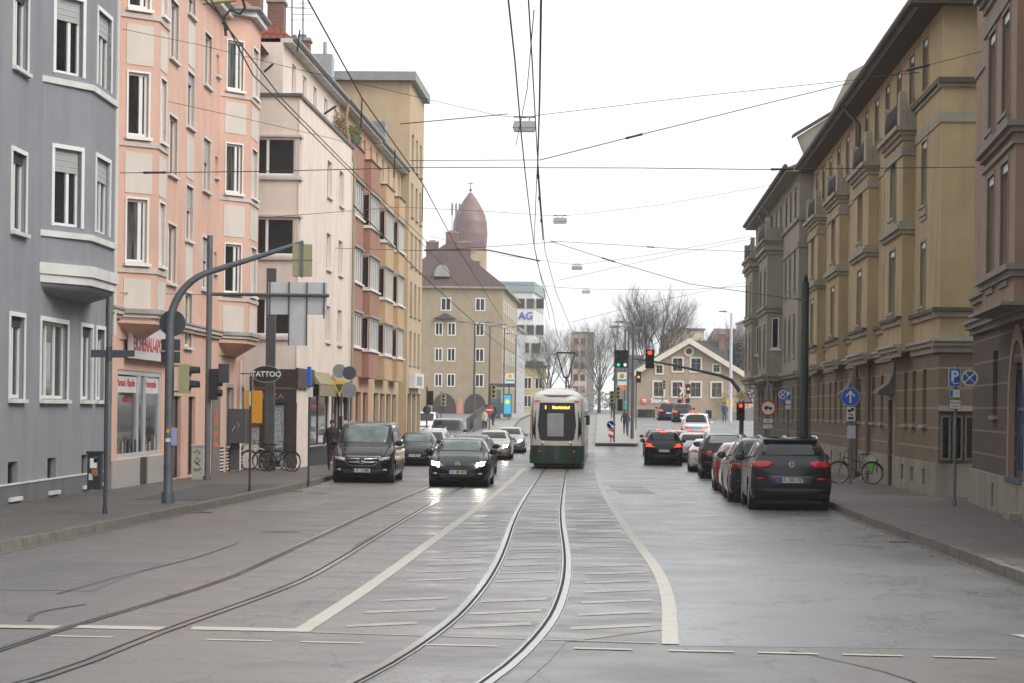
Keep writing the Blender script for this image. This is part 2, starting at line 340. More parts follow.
# asphalt patch on the left pavement
mb = MB(); ribbon(mb, lambda y: -8.2, lambda y: KL(y) - .35, 52, 66, .146, 2); struct(mb.build('pavement_patch', mat('dark_asphalt', (.055, .054, .055), .75, 0, .2, 2)))
# gutter grime strip and dark repair seams
def seam(pts, w, dz=.0065, m=M_SEAL):
    f = spline(pts); mb = MB(); ribbon(mb, lambda y: f(y) - w / 2, lambda y: f(y) + w / 2, min(p[1] for p in pts), max(p[1] for p in pts), dz, .6); struct(mb.build('road_seam', m))
seam([(-4.9, 26), (-4.7, 29), (-4.35, 33), (-4.2, 37)], .045); seam([(-4.5, 22.5), (-4.62, 23.5), (-4.35, 24.6)], .05)
seam([(-6.2, 18), (-6.0, 20), (-5.7, 21.6)], .06); seam([(3.1, 16.5), (3.0, 18.5), (2.4, 20.5)], .02); seam([(-2.3, 34), (-2.36, 37), (-2.28, 40)], .04)
M_GRIT = mat('gutter_grit', (.12, .108, .095), .9, 0, .5, 9)
mb = MB(); ribbon(mb, lambda y: KR(y) - .1 - .06 * sin(y * 3.1) ** 2, lambda y: KR(y) - .005, 14, 60, .0045, .35); struct(mb.build('gutter_grit', M_GRIT))
mb = MB(); ribbon(mb, lambda y: KL(y) + .005, lambda y: KL(y) + .08 + .07 * sin(y * 2.3) ** 2, 14, 72, .0045, .35); struct(mb.build('gutter_grit', M_GRIT))
# rails
for c in (CR, CL):
    Y1 = 320
    for nm, a, b, dz, m in (('rail_joint', -.042, .10, .008, M_SEAL), ('rail_groove', .035, .068, .011, M_GROOVE)):
        mb = MB()
        for s in (-1, 1): ribbon(mb, lambda y: c(y) + s * .5 + min(-s * a, -s * b), lambda y: c(y) + s * .5 + max(-s * a, -s * b), 2, Y1, dz, 1.2)
        struct(mb.build(nm, m))
    for s in (-1, 1):
        mb = MB()
        for a, b in ((-.035, .034), (.069, .09)): ribbon(mb, lambda y: c(y) + s * .5 + min(-s * a, -s * b), lambda y: c(y) + s * .5 + max(-s * a, -s * b), 2, Y1, .014, 1.2)
        struct(mb.build('rail', M_STEEL))
# pale concrete haunch beside the right-hand track (worn bright)
M_HAUNCH = asphalt_mat('rail_concrete', (.19, .185, .175), (1, 1.5, 1), .14, .45, False)
for s in (-1, 1):
    mb = MB(); ribbon(mb, lambda y: CR(y) + s * .5 + (-.055 if s < 0 else -.115), lambda y: CR(y) + s * .5 + (.115 if s < 0 else .055), 14, 95, .0062, 1.0); struct(mb.build('rail_concrete', M_HAUNCH))
# markings
def line(f, w, Y0, Y1, dz=.0085, m=None):
    mb = MB(); ribbon(mb, lambda y: f(y) - w / 2, lambda y: f(y) + w / 2, Y0, Y1, dz, 1.2); struct(mb.build('road_marking', m or M_LINE))
line(LL, .17, 21.7, 140); line(LR, .15, 20.9, 118)
mb = MB(); k = 0; y = 22.2
while y < 56:
    wd = .34 if y < 34 else .26
    for (a, b) in ((LL(y) + .35, CR(y) - .72), (CR(y) - .36, CR(y) + .36), (CR(y) + .72, LR(y) - .14)):
        if b - a < .15: continue
        q = rnd.uniform(.75, 1); 
        if rnd.random() < .12: continue
        sk = .14; z = g(y) + .0085
        mb.face([(a, y, g(y) + .0085), (a + (b - a), y + sk * (b - a) * 5, g(y + sk * (b - a) * 5) + .0085), (b, y + sk * (b - a) * 5 + wd * q, g(y + sk * (b - a) * 5 + wd * q) + .0085), (a, y + wd * q, g(y + wd * q) + .0085)], None)
    y += 1.62
struct(mb.build('road_marking', M_FADED))
def quadmark(pts, m=M_LINE, dz=.009):
    mb = MB(); mb.face([(x, y, g(y) + dz) for x, y in pts]); struct(mb.build('road_marking', m))
for x0, x1 in ((-5.5, -4.1), (-3.95, -3.05), (-2.9, -1.9)):
    quadmark([(x0, 21.75), (x1, 21.65), (x1, 21.98), (x0, 22.08)])
for x0, x1 in ((-4.0, -3.45), (-2.62, -2.05), (-1.8, -1.25), (-.72, -.1), (.55, 1.05), (1.35, 1.9), (2.1, 2.6), (2.8, 3.3), (3.55, 4.05)):
    yb = 20.9 - .12 * (x0 + 4)
    quadmark([(x0, yb), (x1, yb - .06), (x1, yb + .05), (x0, yb + .11)])
quadmark([(-1.9, 21.62), (1.3, 20.95), (1.3, 21.02), (-1.9, 21.7)], M_FADED, .0085)
quadmark([(4.65, 22.3), (4.78, 21.5), (4.93, 21.5), (4.8, 22.3)])
for (x0, Y0) in ((-5.3, 66), (-5.0, 60)): quadmark([(x0, Y0), (x0 + 2.2, Y0 + .3), (x0 + 2.2, Y0 + .42), (x0, Y0 + .12)], M_FADED)
for (xa, xb, ya, yb, c_) in ((3.0, 4.0, 66, 74, .12), (-6.2, -4.6, 26.5, 32.0, .10), (-5.4, -4.3, 50, 58, .14)):
    mb = MB(); ribbon(mb, lambda y: xa, lambda y: xb, ya, yb, .0035, 2); struct(mb.build('road_patch', asphalt_mat('patch_asphalt_%d' % int(c_ * 1000), (c_, c_ * .95, c_ * .93), (1, .8, 1), .28, .5, False)))
M_IRON = mat('cast_iron', (.045, .042, .04), .45, .5, .3, 12)
for (x_, y_) in ((2.2, 62), (-3.9, 41), (-5.0, 63)):
    mb = MB(); mb.lathe([(.001, .0), (.30, .0), (.33, -.004)], (x_, y_, g(y_) + .0075), 24); struct(mb.build('manhole_cover', M_IRON))
for (y_, f_, s_x) in ((40, KR, -1), (49, KL, 1), (64, KL, 1)):
    x_ = f_(y_) + s_x * .24; mb = MB(); [mb.box(x_ - .2 + .07 * i, x_ - .165 + .07 * i, y_ - .25, y_ + .25, g(y_) + .001, g(y_) + .012) for i in range(6)]; struct(mb.build('drain_grate', M_IRON))
# platforms (raised islands)
def island(name, L, R, Y0, Y1, m):
    fl, fr_ = spline(L), spline(R); mb = MB(); ribbon(mb, fl, fr_, Y0, Y1, .2, 3, m)
    ys = yrow(Y0, Y1, 3); mk = M_KERB
    for f, s in ((fl, 1), (fr_, -1)):
        for a, b in zip(ys, ys[1:]):
            q = [(f(a), a, g(a) - .02), (f(b), b, g(b) - .02), (f(b), b, g(b) + .2), (f(a), a, g(a) + .2)]; mb.face(q if s < 0 else q[::-1], mk)
    mb.face([(fl(Y0), Y0, g(Y0) - .02), (fr_(Y0), Y0, g(Y0) - .02), (fr_(Y0), Y0, g(Y0) + .2), (fl(Y0), Y0, g(Y0) + .2)], mk)
    struct(mb.build(name))
M_PLAT = mat('platform_paving', (.24, .225, .205), .6, 0, .12, 2)
island('platform', [(-3.3, 166), (-.4, 290)], [(-.3, 166), (2.9, 290)], 166, 300, M_PLAT)
island('platform', [(5.4, 155), (7.1, 200), (8.9, 250), (11.5, 320)], [(8.2, 155), (10.2, 200), (12.3, 250), (15, 320)], 155, 320, M_PLAT)
# a little litter and leaves in the right gutter
M_LEAF = mat('dry_leaf', (.25, .09, .03), .8, 0, .3, 20)
mb = MB()
for i in range(34):
    y = rnd.uniform(24, 60); sd = rnd.random() < .6; x = (KR(y) - rnd.uniform(.02, .3)) if sd else (KL(y) + rnd.uniform(.02, .35)); a = rnd.uniform(0, 6); r = rnd.uniform(.015, .035); z = g(y) + .012
    mb.face([(x + r * cos(a), y + r * sin(a), z), (x + r * cos(a + 2), y + r * sin(a + 2), z + .012), (x + r * cos(a + 4), y + r * sin(a + 4), z)])
struct(mb.build('fallen_leaves', M_LEAF), 'stuff')
# manhole / access cover on right pavement
mb = MB(); mb.face([(8.05, 36.2, g(36) + .146), (8.85, 36.2, g(36) + .146), (8.85, 36.9, g(36.9) + .146), (8.05, 36.9, g(36.9) + .146)]); struct(mb.build('access_cover', mat('cover_iron', (.05, .048, .045), .5, .5, .2, 5)))
# ================================================================ BUILDINGS
WHITE = mat('white_frame', (.72, .72, .70), .5, 0, .05, 2); TRIM = plaster('white_trim', (.62, .61, .58), .15)
DARKF = mat('dark_blind_box', (.035, .03, .03), .6, 0, 0); BLIND = mat('roller_slats', (.38, .38, .37), .6, 0, .08, 5)
GUT = mat('zinc_gutter', (.20, .205, .21), .45, .5, .15, 3); STONE = plaster('grey_stone_trim', (.33, .315, .29), .3)
TILE = brick_mat('clay_roof_tiles', (.36, .13, .075), (.27, .095, .06), (.16, .06, .04), .24, .30, .02, 'XZ', .75, .8)
TILED = brick_mat('dark_roof_tiles', (.105, .06, .05), (.075, .045, .04), (.03, .02, .02), .3, .22, .03, 'XZ', .8, .6)
TILEG = brick_mat('grey_roof_tiles', (.075, .07, .075), (.055, .05, .055), (.02, .02, .02), .3, .22, .03, 'XZ', .75, .5)
BRICK = brick_mat('chimney_brick', (.22, .09, .06), (.15, .07, .05), (.20, .18, .16), .24, .08, .012, 'XZ', .9, .4)
PANE = pane_mat()
PANEC = pane_mat('curtain_glass', (.018, .02, .02), (.30, .29, .26), .6)
def shell(root, fr, u0, u1, z0, z1, depth, m, holes, hd=.2, name='wall', extra=None, top=True, near=True):
    mb = MB(); sheet_holes(mb, fr, u0, u1, z0, z1, holes, hd)
    mb.face([fr.p(u1, 0, z0), fr.p(u1, -depth, z0), fr.p(u1, -depth, z1), fr.p(u1, 0, z1)])
    if near: mb.face([fr.p(u0, -depth, z0), fr.p(u0, 0, z0), fr.p(u0, 0, z1), fr.p(u0, -depth, z1)])
    mb.face([fr.p(u1, -depth, z0), fr.p(u0, -depth, z0), fr.p(u0, -depth, z1), fr.p(u1, -depth, z1)])
    if top: mb.face([fr.p(u0, 0, z1), fr.p(u1, 0, z1), fr.p(u1, -depth, z1), fr.p(u0, -depth, z1)])
    return mb.build(name, m, root)
def band(root, fr, u0, u1, z0, z1, n, m, name='cornice', steps=1):
    mb = MB()
    for i in range(steps):
        a = z0 + (z1 - z0) * i / steps; b = z0 + (z1 - z0) * (i + 1) / steps; fr.box(mb, u0, u1, -.02, n * (i + 1) / steps, a, b)
    return mb.build(name, m, root)
def poly_bay(root, fr, us, p, z0, z1, m, wins, fm=None, wk={}, name='bay', cap=None):
    """three-sided bay; wins: list of (facet, f0, f1, z0, z1, kwargs)"""
    F = [fr.sub(us[0], us[1], 0, p), fr.sub(us[1], us[2], p, p), fr.sub(us[2], us[3], p, 0)]
    mb = MB()
    for i, f in enumerate(F):
        H = [(f.L * w[1], f.L * w[2], w[3], w[4]) for w in wins if w[0] == i]
        sheet_holes(mb, f, 0, f.L, z0, z1, H, .14)
    q = [fr.xy(us[0], 0), fr.xy(us[1], p), fr.xy(us[2], p), fr.xy(us[3], 0)]
    mb.face([(x, y, z0) for x, y in q][::-1]); mb.face([(x, y, z1) for x, y in q])
    b = mb.build(name, m, root)
    for w in wins:
        f = F[w[0]]; kw = dict(wk); kw.update(w[5] if len(w) > 5 else {})
        window(root, f, f.L * w[1], f.L * w[2], w[3], w[4], fm or WHITE, **kw)
    return b, F
def bay_band(root, fr, us, p, z0, z1, n, m, name='string_course'):
    mb = MB(); e = n
    inner = [fr.xy(us[0] , 0), fr.xy(us[1], p), fr.xy(us[2], p), fr.xy(us[3], 0)]
    out = [fr.xy(us[0] - e * 1.2, .0), fr.xy(us[1] - e * .5, p + e), fr.xy(us[2] + e * .5, p + e), fr.xy(us[3] + e * 1.2, .0)]
    mb.prism(out, z0, z1); return mb.build(name, m, root)
def pipe(root, pts, r=.055, m=None, name='downpipe'):
    mb = MB(); mb.tube(pts, r, 10); return mb.build(name, m or GUT, root)

# ---------------------------------------------------------------- 1 grey apartment house, left foreground
FL = Fr((-10.664, 20), (-9.46, 90)); t = FL.tY
G_WALL = plaster('grey_render', (.24, .242, .262), .10, .05); G_DARK = plaster('grey_plinth', (.13, .135, .15), .2)
root = thing('apartment_building', 'grey rendered apartment house with a three-sided bay, nearest building on the left', 'building', (*FL.xy(t(45)), g(45)))
U0, U1 = t(26), t(58.9); zb = -.35
rows = [(2.0, 3.67), (5.42, 7.02), (8.75, 10.35), (12.1, 13.7)]; cols = [(48.55, 49.85), (41.5, 42.8), (34, 35.3), (29, 30.3)]
holes = []; spec = []
for (a, b) in cols:
    for z0, z1 in rows: spec.append((t(a), t(b), z0, z1, 1))
for a, b in ((55.9, 57.2), (57.75, 58.75)):
    spec.append((t(a), t(b), 2.0, 3.7, 1))
for z0, z1 in rows[1:]: spec.append((t(57.75), t(58.5), z0, z1, 2))
base = [(t(a), t(b), .0, .7) for a, b in ((48.5, 49.4), (52.3, 53.2), (56.1, 56.9), (57.9, 58.6), (42, 42.9), (35, 35.9))]
trip = (t(51.5), t(54.3), 2.0, 3.68)
shell(root, FL, U0, U1, zb, 15.6, 11, G_WALL, [s[:4] for s in spec] + base + [trip], .22)
for s in spec: window(root, FL, *s[:4], WHITE, PANE, TRIM, WHITE, .09, mull=(.5,) if s[4] == 1 else (), blind=.13, bm=DARKF)
window(root, FL, *trip, WHITE, PANE, TRIM, WHITE, .1, mull=(.33, .66), blind=0)
for h in base: window(root, FL, *h, DARKF, PANE, TRIM, None, inset=.12, sill=True)
band(root, FL, U0, U1, zb, .23, .045, G_DARK, 'plinth'); band(root, FL, U0, U1, .232, .262, .06, TRIM, 'string_course')
us = [t(51.4), t(52.9), t(55.8), t(57.3)]; wins = []
for z0, z1 in ((5.75, 7.42), (9.05, 10.7), (12.35, 14.0)):
    wins += [(0, .24, .80, z0, z1), (1, .22, .78, z0, z1), (2, .22, .78, z0, z1)]
poly_bay(root, FL, us, .75, 4.62, 15.6, G_WALL, wins, WHITE, dict(surround=WHITE, sw=.09, mull=(.62,), blind=.3, bm=BLIND, sill=False))
for z in (5.62, 8.92, 12.2): bay_band(root, FL, us, .75, z - .13, z, .07, TRIM)
bay_band(root, FL, us, .75, 4.68, 4.92, .11, TRIM, 'bay_moulding'); bay_band(root, FL, us, .75, 4.50, 4.675, .06, TRIM, 'bay_moulding')
mb = MB(); m_ = 8
for i in range(m_):   # coved underside
    a0 = pi / 2 * i / m_; a1 = pi / 2 * (i + 1) / m_; z0 = 4.5 - .26 * sin(a0); z1 = 4.5 - .26 * sin(a1); k0, k1 = cos(a0), cos(a1)
    def ring(k, z): return [(*FL.xy(us[0] + (1 - k) * .9, 0.001), z), (*FL.xy(us[1] + (1 - k) * .3, .75 * k), z), (*FL.xy(us[2] - (1 - k) * .3, .75 * k), z), (*FL.xy(us[3] - (1 - k) * .9, .001), z)]
    A, B = ring(k0, z0), ring(k1, z1)
    for j in range(3): mb.face([A[j], B[j], B[j + 1], A[j + 1]], None, True)
mb.build('bay_corbel', G_WALL, root)
pipe(root, [FL.p(t(58.95), .09, -.2), FL.p(t(58.95), .09, 15.4)], .075)
mb = MB(); FL.box(mb, U0, U1, -.1, .7, 15.6, 15.85); mb.build('eaves', TRIM, root)
mb = MB(); a, b, c, d = FL.p(U0, .7, 15.85), FL.p(U1, .7, 15.85), FL.p(U1, -5, 20), FL.p(U0, -5, 20); mb.face([a, b, c, d]); e, f = FL.p(U0, -11, 15.6), FL.p(U1, -11, 15.6); mb.face([d, c, f, e]); mb.face([b, f, c]); mb.face([a, d, e]); mb.build('roof', TILED, root)

# ---------------------------------------------------------------- 2 salmon apartment house with pharmacy
P_WALL = plaster('salmon_render', (.62, .39, .30), .08, .05); P_PAN = plaster('cream_panel', (.60, .54, .48), .06, .04); P_TRIM = plaster('pale_pink_trim', (.56, .48, .43), .18)
root = thing('apartment_building', 'salmon pink apartment house with cream panels and a pharmacy on its ground floor', 'building', (*FL.xy(t(75)), g(75)))
rp = root
U0, U1 = t(59.0), t(85.5)
spec = []; pan = []
for z0 in (5.5, 8.6, 11.9): 
    spec.append((t(68.1), t(69.6), z0 - .1, z0 + 1.55, 1)); spec.append((t(74.8), t(76.3), z0 + .05, z0 + 1.65, 1)); spec.append((t(77.5), t(78.1), z0 + .7, z0 + 1.35, 0))
for z0 in (3.65, 6.85, 10.25, 13.6): spec.append((t(71.4), t(72.8), z0, min(z0 + 1.6, 14.5), 1))
for z0 in (5.5, 8.68, 12.05): pan.append((t(71.4), t(72.8), z0, z0 + 1.3))
door = [(t(69.6), t(71.0), -.25, 2.15), (t(72.4), t(73.8), -.25, 2.15), (t(80.8), t(82.4), .55, 2.5), (t(84.0), t(85.3), .55, 2.5)]
shop = (t(60.6), t(67.4), .5, 2.78)
shell(root, FL, U0, U1, -.5, 14.6, 11, P_WALL, [s[:4] for s in spec] + door + [shop], .2)
for s in spec: window(root, FL, *s[:4], WHITE, PANEC, TRIM, TRIM if s[4] else None, .07, mull=(.5,) if s[4] else (), inset=.09, blind=rnd.choice((0, 0, .2, .45)) if s[4] else 0, bm=BLIND)
for q in pan:
    mb = MB(); FL.box(mb, q[0], q[1], -.02, .018, q[2], q[3]); mb.build('wall_panel', P_PAN, root)
for i, d in enumerate(door):
    w = window(root, FL, *d, DARKF if i < 2 else STONE, PANE, STONE, STONE if i > 1 else None, .12, mull=() if i < 2 else (.5,), sill=i > 1, name='door' if i < 2 else 'shop_window')
# louvred basement grilles and granite piers
for a, b in ((79.0, 80.2), (80.8, 82.4), (83.9, 85.3)):
    mb = MB()
    for i in range(7): FL.box(mb, t(a), t(b), -.02, .035, -.28 + i * .11, -.23 + i * .11)
    mb.build('louvre', TRIM, root)
    mb = MB(); FL.box(mb, t(a), t(b), -.02, .012, -.32, .5); mb.build('louvre_backing', DARKF, root)
mb = MB(); FL.box(mb, t(77.3), t(78.9), -.02, .07, -.4, 2.75); mb.build('granite_pier', mat('grey_granite', (.17, .155, .14), .5, 0, .35, 14), root)
M_OR = mat('orange_spray', (.75, .12, .03), .6, 0, .1)
fz = FL.sub(t(77.3), t(78.9), .072)
mb = MB()
for (a, b, c, d) in ((.62, .78, 1.35, 1.85), (.35, .5, 1.38, 1.52), (.9, 1.05, 1.38, 1.52), (.5, .62, 1.25, 1.4), (.78, .9, 1.25, 1.4), (.3, .42, .55, 1.05), (1.0, 1.12, .55, 1.05), (.42, 1.0, .55, .65), (.42, 1.0, .95, 1.05)): fz.box(mb, a, b, 0, .006, c - .02, d)
mb.build('graffiti', M_OR, root)
# storefront
SF = mat('shop_frame', (.60, .61, .62), .35, .3, .05)
M_SHOPG = pane_mat('shop_glass', (.05, .06, .06), (.35, .36, .36), .35)
shf = FL.sub(t(60.6), t(67.4), -.06); Ls = shf.L
shp = MB()
for a, b, c, d in ((0, Ls, .5, .62), (0, Ls, 2.66, 2.78), (0, .09, .62, 2.66), (Ls - .09, Ls, .62, 2.66), (3.2, 3.3, .62, 2.66), (4.3, 4.4, .62, 2.66)): shf.box(shp, a, b, -.08, .03, c, d)
sp = shp.build('shop_front', SF, root)
mb = MB(); shf.box(mb, .09, Ls - .09, -.05, -.03, .6, 2.68); mb.build('pane', M_SHOPG, sp)
M_RED = mat('red_lettering', (.42, .04, .05), .5, 0, 0)
mb = MB(); shf.box(mb, .12, 3.18, -.028, -.02, 2.2, 2.62); shf.box(mb, 4.42, Ls - .12, -.028, -.02, 2.2, 2.62); mb.build('window_banner', mat('white_film', (.62, .60, .60), .4, 0, .03), sp)
text_on('Pharmacie  Allopathie', shf, 1.65, -.016, 2.45, .30, M_RED, sp, 1.0); text_on('Homöopathie', shf, 5.5, -.016, 2.45, .30, M_RED, sp, 1.0)
text_on('Naturheilmittel', shf, 1.9, -.016, 2.02, .2, M_RED, sp, 1.0)
mb = MB(); r2 = random.Random(3)
for i in range(26): x = r2.uniform(.15, Ls - .3); h = r2.uniform(.1, .42); shf.box(mb, x, x + r2.uniform(.08, .22), -.018, -.006, .63, .63 + h, [DARKF, BRICK, STONE][i % 3])
mb.build('window_display', None, sp)
M_GRAN = mat('speckled_granite', (.36, .33, .31), .5, 0, .5, 40)
mb = MB(); FL.box(mb, t(59.7), t(63.7), -.02, .06, -.35, .48); FL.box(mb, t(65.0), t(67.6), -.02, .06, -.35, .48); mb.build('granite_base', M_GRAN, root)
mb = MB(); FL.box(mb, t(63.72), t(64.98), -.02, .02, -.35, .48); mb.build('door_step', DARKF, root)
# first-floor cornice, bays
band(root, FL, U0, U1, 4.06, 4.16, .09, P_TRIM); band(root, FL, U0, U1, 4.162, 4.27, .16, P_TRIM); band(root, FL, U0, U1, 4.272, 4.33, .2, STONE)
def pbay(ys, top, zs, name='bay'):
    us = [t(y) for y in ys]; wins = []
    for z in zs:
        wins += [(0, .2, .74, z, z + 1.6), (1, .25, .8, z, z + 1.6), (2, .25, .8, z, z + 1.6)]
    b, F = poly_bay(rp, FL, us, .82, 3.95, top, P_WALL, wins, WHITE, dict(surround=WHITE, sw=.05, mull=(.7,), pm=PANEC, sill=True, inset=.07))
    for z in zs:
        bay_band(rp, FL, us, .82, z - .27, z - .15, .04, P_TRIM)
        for i, f in enumerate(F):
            mb = MB(); f.box(mb, f.L * .14, f.L * .86, -.02, .015, z - 1.45, z - .42); mb.build('wall_panel', P_PAN, rp)
    bay_band(rp, FL, us, .82, 4.1, 4.2, .07, P_TRIM, 'cornice'); bay_band(rp, FL, us, .82, 4.202, 4.32, .13, STONE, 'cornice')
    mb = MB(); q0 = [FL.xy(us[0], 0), FL.xy(us[1], .82), FL.xy(us[2], .82), FL.xy(us[3], 0)]; q1 = [FL.xy(us[0] + .1, .001), FL.xy(us[1] + .5, .1), FL.xy(us[2], .1), FL.xy(us[3] - .1, .001)]
    for j in range(3): mb.face([(*q0[j], 3.95), (*q1[j], 3.55), (*q1[j + 1], 3.55), (*q0[j + 1], 3.95)])
    mb.build('bay_corbel', P_WALL, rp); return us
u1 = pbay([60.5, 61.3, 62.9, 63.9], 14.6, (5.5, 8.7, 11.95)); u2 = pbay([78.6, 79.7, 82.3, 83.3], 14.75, (5.6, 8.9, 12.3))
# pharmacy sign
mb = MB(); FL.box(mb, t(61.4), t(68.1), .10, .22, 3.08, 3.92, mat('sign_white', (.55, .53, .52), .4, 0, .05)); 
for y in (62.5, 64.8, 67.2): FL.box(mb, t(y), t(y) + .1, 0, .1, 3.3, 3.42, DARKF)
sg = mb.build('shop_sign', None, root)
text_on('EICHENAU-APOTHEKE', FL, t(64.8), .224, 3.46, .52, M_RED, sg, 1.22, .012)
# eaves, roof, chimneys
mb = MB(); FL.box(mb, U0, U1, -.1, .33, 14.6, 14.8); 
q = [FL.xy(u2[0] - .3, -.05), FL.xy(u2[1] - .2, 1.03), FL.xy(u2[2] + .15, 1.03), FL.xy(u2[3] + .3, -.05)]; mb.prism(q, 14.755, 14.98); mb.build('eaves', TRIM, root)
mb = MB(); mb.tube([FL.p(U0, .38, 14.85), FL.p(u2[0] - .3, .38, 14.85), FL.p(u2[1] - .22, 1.09, 15.02), FL.p(u2[2] + .17, 1.09, 15.02), FL.p(u2[3] + .3, .38, 14.9), FL.p(U1, .38, 14.85)], .08, 8); mb.build('gutter', GUT, root)
mb = MB(); U1 = t(91.2); R0, R1 = FL.p(U0, -5.5, 20.5), FL.p(U1, -5.5, 20.5); a, b = FL.p(U0, .38, 14.86), FL.p(U1 + .1, .38, 14.86)
mb.face([a, b, R1, R0]); mb.face([R0, R1, FL.p(U1, -11, 14.6), FL.p(U0, -11, 14.6)]); mb.face([b, FL.p(U1, -11, 14.6), R1]); mb.face([a, R0, FL.p(U0, -11, 14.6)])
ap = FL.p((u2[1] + u2[2]) / 2, -2.2, 17.6)
Q = [FL.p(u2[0] - .3, .2, 14.99), FL.p(u2[1] - .2, 1.05, 15.0), FL.p(u2[2] + .15, 1.05, 15.0), FL.p(u2[3] + .3, .2, 14.99)]
for i in range(3): mb.face([Q[i], Q[i + 1], ap])
mb.build('roof', TILE, root)
pipe(root, [FL.p(t(83.6), .1, -.4), FL.p(t(83.6), .1, 3.5)], .05, TRIM)
pipe(root, [FL.p(t(59.35), .12, 3.6), FL.p(t(59.35), .12, 14.6)], .06, TRIM)
def chimney(root, x, y, w, d, z0, z1, m=BRICK):
    mb = MB(); mb.box(x - w / 2, x + w / 2, y - d / 2, y + d / 2, z0, z1, m); mb.box(x - w / 2 - .06, x + w / 2 + .06, y - d / 2 - .06, y + d / 2 + .06, z1 + .001, z1 + .12, STONE)
    mb.box(x - w * .25, x + w * .25, y - d * .2, y + d * .2, z1 + .121, z1 + .3, GUT); return mb.build('chimney', None, root)
chimney(root, -9.95, 89.6, .85, 1.2, 15, 19.5); chimney(root, -9.15, 91.5, .62, 1.0, 15, 17.2)

# ---------------------------------------------------------------- pale pink house with tattoo studio
FN = Fr((-8.6, 88.5), (-6.05, 147)); s_ = FN.tY
C_WALL = plaster('pale_rose_render', (.72, .61, .53), .10, .05)
root = thing('apartment_building', 'pale rose apartment house with roof terrace and a tattoo studio at street level', 'building', (*FN.xy(s_(97)), g(97)))
NE = Fr((-16.0, 88.46), (-7.95, 88.5)); eN = NE.L
zz = [4.5, 7.45, 10.4]; V0, V1 = s_(88.5), s_(106.6); pr = .62
fs = FN.sub(V0, V1, pr); 
holes = []; spec = []
for z in zz:
    for a, b in ((97.3, 98.8), (101.5, 103.0)): spec.append((fs.tY(a), fs.tY(b), z + .05, z + 1.5))
shopf = [(fs.tY(92.6), fs.tY(98.8), .35, 2.75), (fs.tY(99.6), fs.tY(103.4), -.45, 2.6), (fs.tY(104.0), fs.tY(106.2), -.45, 2.6)]
cornw = [(.12, .62, z, z + 1.38) for z in zz]
shell(root, fs, 0, fs.L, -.6, 13.3, 9, C_WALL, spec + shopf + cornw, .2, near=False)
for q in spec: window(root, fs, *q, WHITE, PANE, TRIM, None, mull=(.5,), inset=.12)
for q in cornw: window(root, fs, *q, WHITE, PANE, TRIM, None, inset=.05)
# gable end facing down the street
gx = lambda x: x + 16.0
ho = []; 
for z in zz: ho.append((gx(-9.62), gx(-8.1), z, z + 1.38))
ho2 = [(gx(-8.82), gx(-8.32), -.35, 2.0)]
mb = MB(); sheet_holes(mb, NE, 0, eN, -.6, 13.3, ho + ho2, .18); mb.build('end_wall', C_WALL, root)
for q in ho:
    window(root, NE, *q, WHITE, PANEC, TRIM, None, mull=(.33,), inset=.05, name='corner_window'); 
    mb = MB(); NE.box(mb, q[0] - .15, eN + .06, -.02, .1, q[2] - .17, q[2] - .105); NE.box(mb, q[0] - .15, eN + .06, -.02, .09, q[3] + .03, q[3] + .11); mb.build('string_course', P_TRIM, root)
    mb = MB(); fs.box(mb, -.02, .75, -.02, .1, q[2] - .17, q[2] - .105); fs.box(mb, -.02, .75, -.02, .09, q[3] + .03, q[3] + .11); mb.build('string_course', P_TRIM, root)
M_BRN = mat('dark_brown_fascia', (.035, .022, .02), .45, 0, .3, 5)
mb = MB(); NE.box(mb, gx(-9.5), eN + .06, .002, .14, 2.6, 3.25); NE.box(mb, gx(-9.5), eN + .0, .002, .06, 2.0, 2.5); fs.box(mb, -.12, fs.tY(93.2), .002, .1, 2.55, 3.3); NE.box(mb, gx(-8.31), eN + .02, .002, .05, -.5, 2.0); NE.box(mb, gx(-9.3), gx(-8.83), .002, .04, -.5, 2.0); mb.build('shop_fascia', M_BRN, root)
w = window(root, NE, *ho2[0], M_BRN, mat('patterned_film', (.33, .37, .37), .35, 0, .7, 16), M_BRN, None, inset=.04, sill=False, name='door')
mb = MB(); NE.box(mb, gx(-9.9), gx(-9.3), .002, .03, .5, 2.0); mb.build('poster', mat('patterned_poster', (.30, .32, .32), .5, 0, .75, 18), root)
M_YEL = mat('amber_awning', (.72, .33, .02), .6, 0, .06)
mb = MB(); NE.box(mb, gx(-9.95), gx(-9.2), .032, .1, 1.25, 2.45, M_YEL); NE.box(mb, gx(-9.95), gx(-9.2), .034, .11, 1.17, 1.248, mat('maroon_edge', (.16, .02, .02), .5, 0, 0)); mb.build('amber_sign', None, root)
text_on('PIZZA', NE, gx(-8.9), .064, 2.24, .28, mat('faded_pink_letters', (.30, .17, .16), .6, 0, .1), root, 1.3)
q = shopf[0]; window(root, fs, *q, M_BRN, M_SHOPG, M_BRN, None, mull=(.5,), inset=.06, name='shop_window')
for q in shopf[1:]: window(root, fs, *q, M_BRN, M_SHOPG, M_BRN, None, mull=(.33, .66), inset=.1, sill=False, name='door')
M_AWN = mat('mustard_awning', (.27, .235, .14), .85, 0, .2, 4)
for a, b in ((93.2, 98.6), (99.6, 105.8)):
    a, b = fs.tY(a), fs.tY(b); mb = MB(); mb.hexa([fs.p(a, .3, 2.72), fs.p(b, .3, 2.72), fs.p(b, .0, 2.8), fs.p(a, .0, 2.8), fs.p(a, .32, 2.78), fs.p(b, .32, 2.78), fs.p(b, .0, 3.25), fs.p(a, .0, 3.25)]); fs.box(mb, a, b, .28, .32, 2.3, 2.718); mb.build('awning', M_AWN, root)
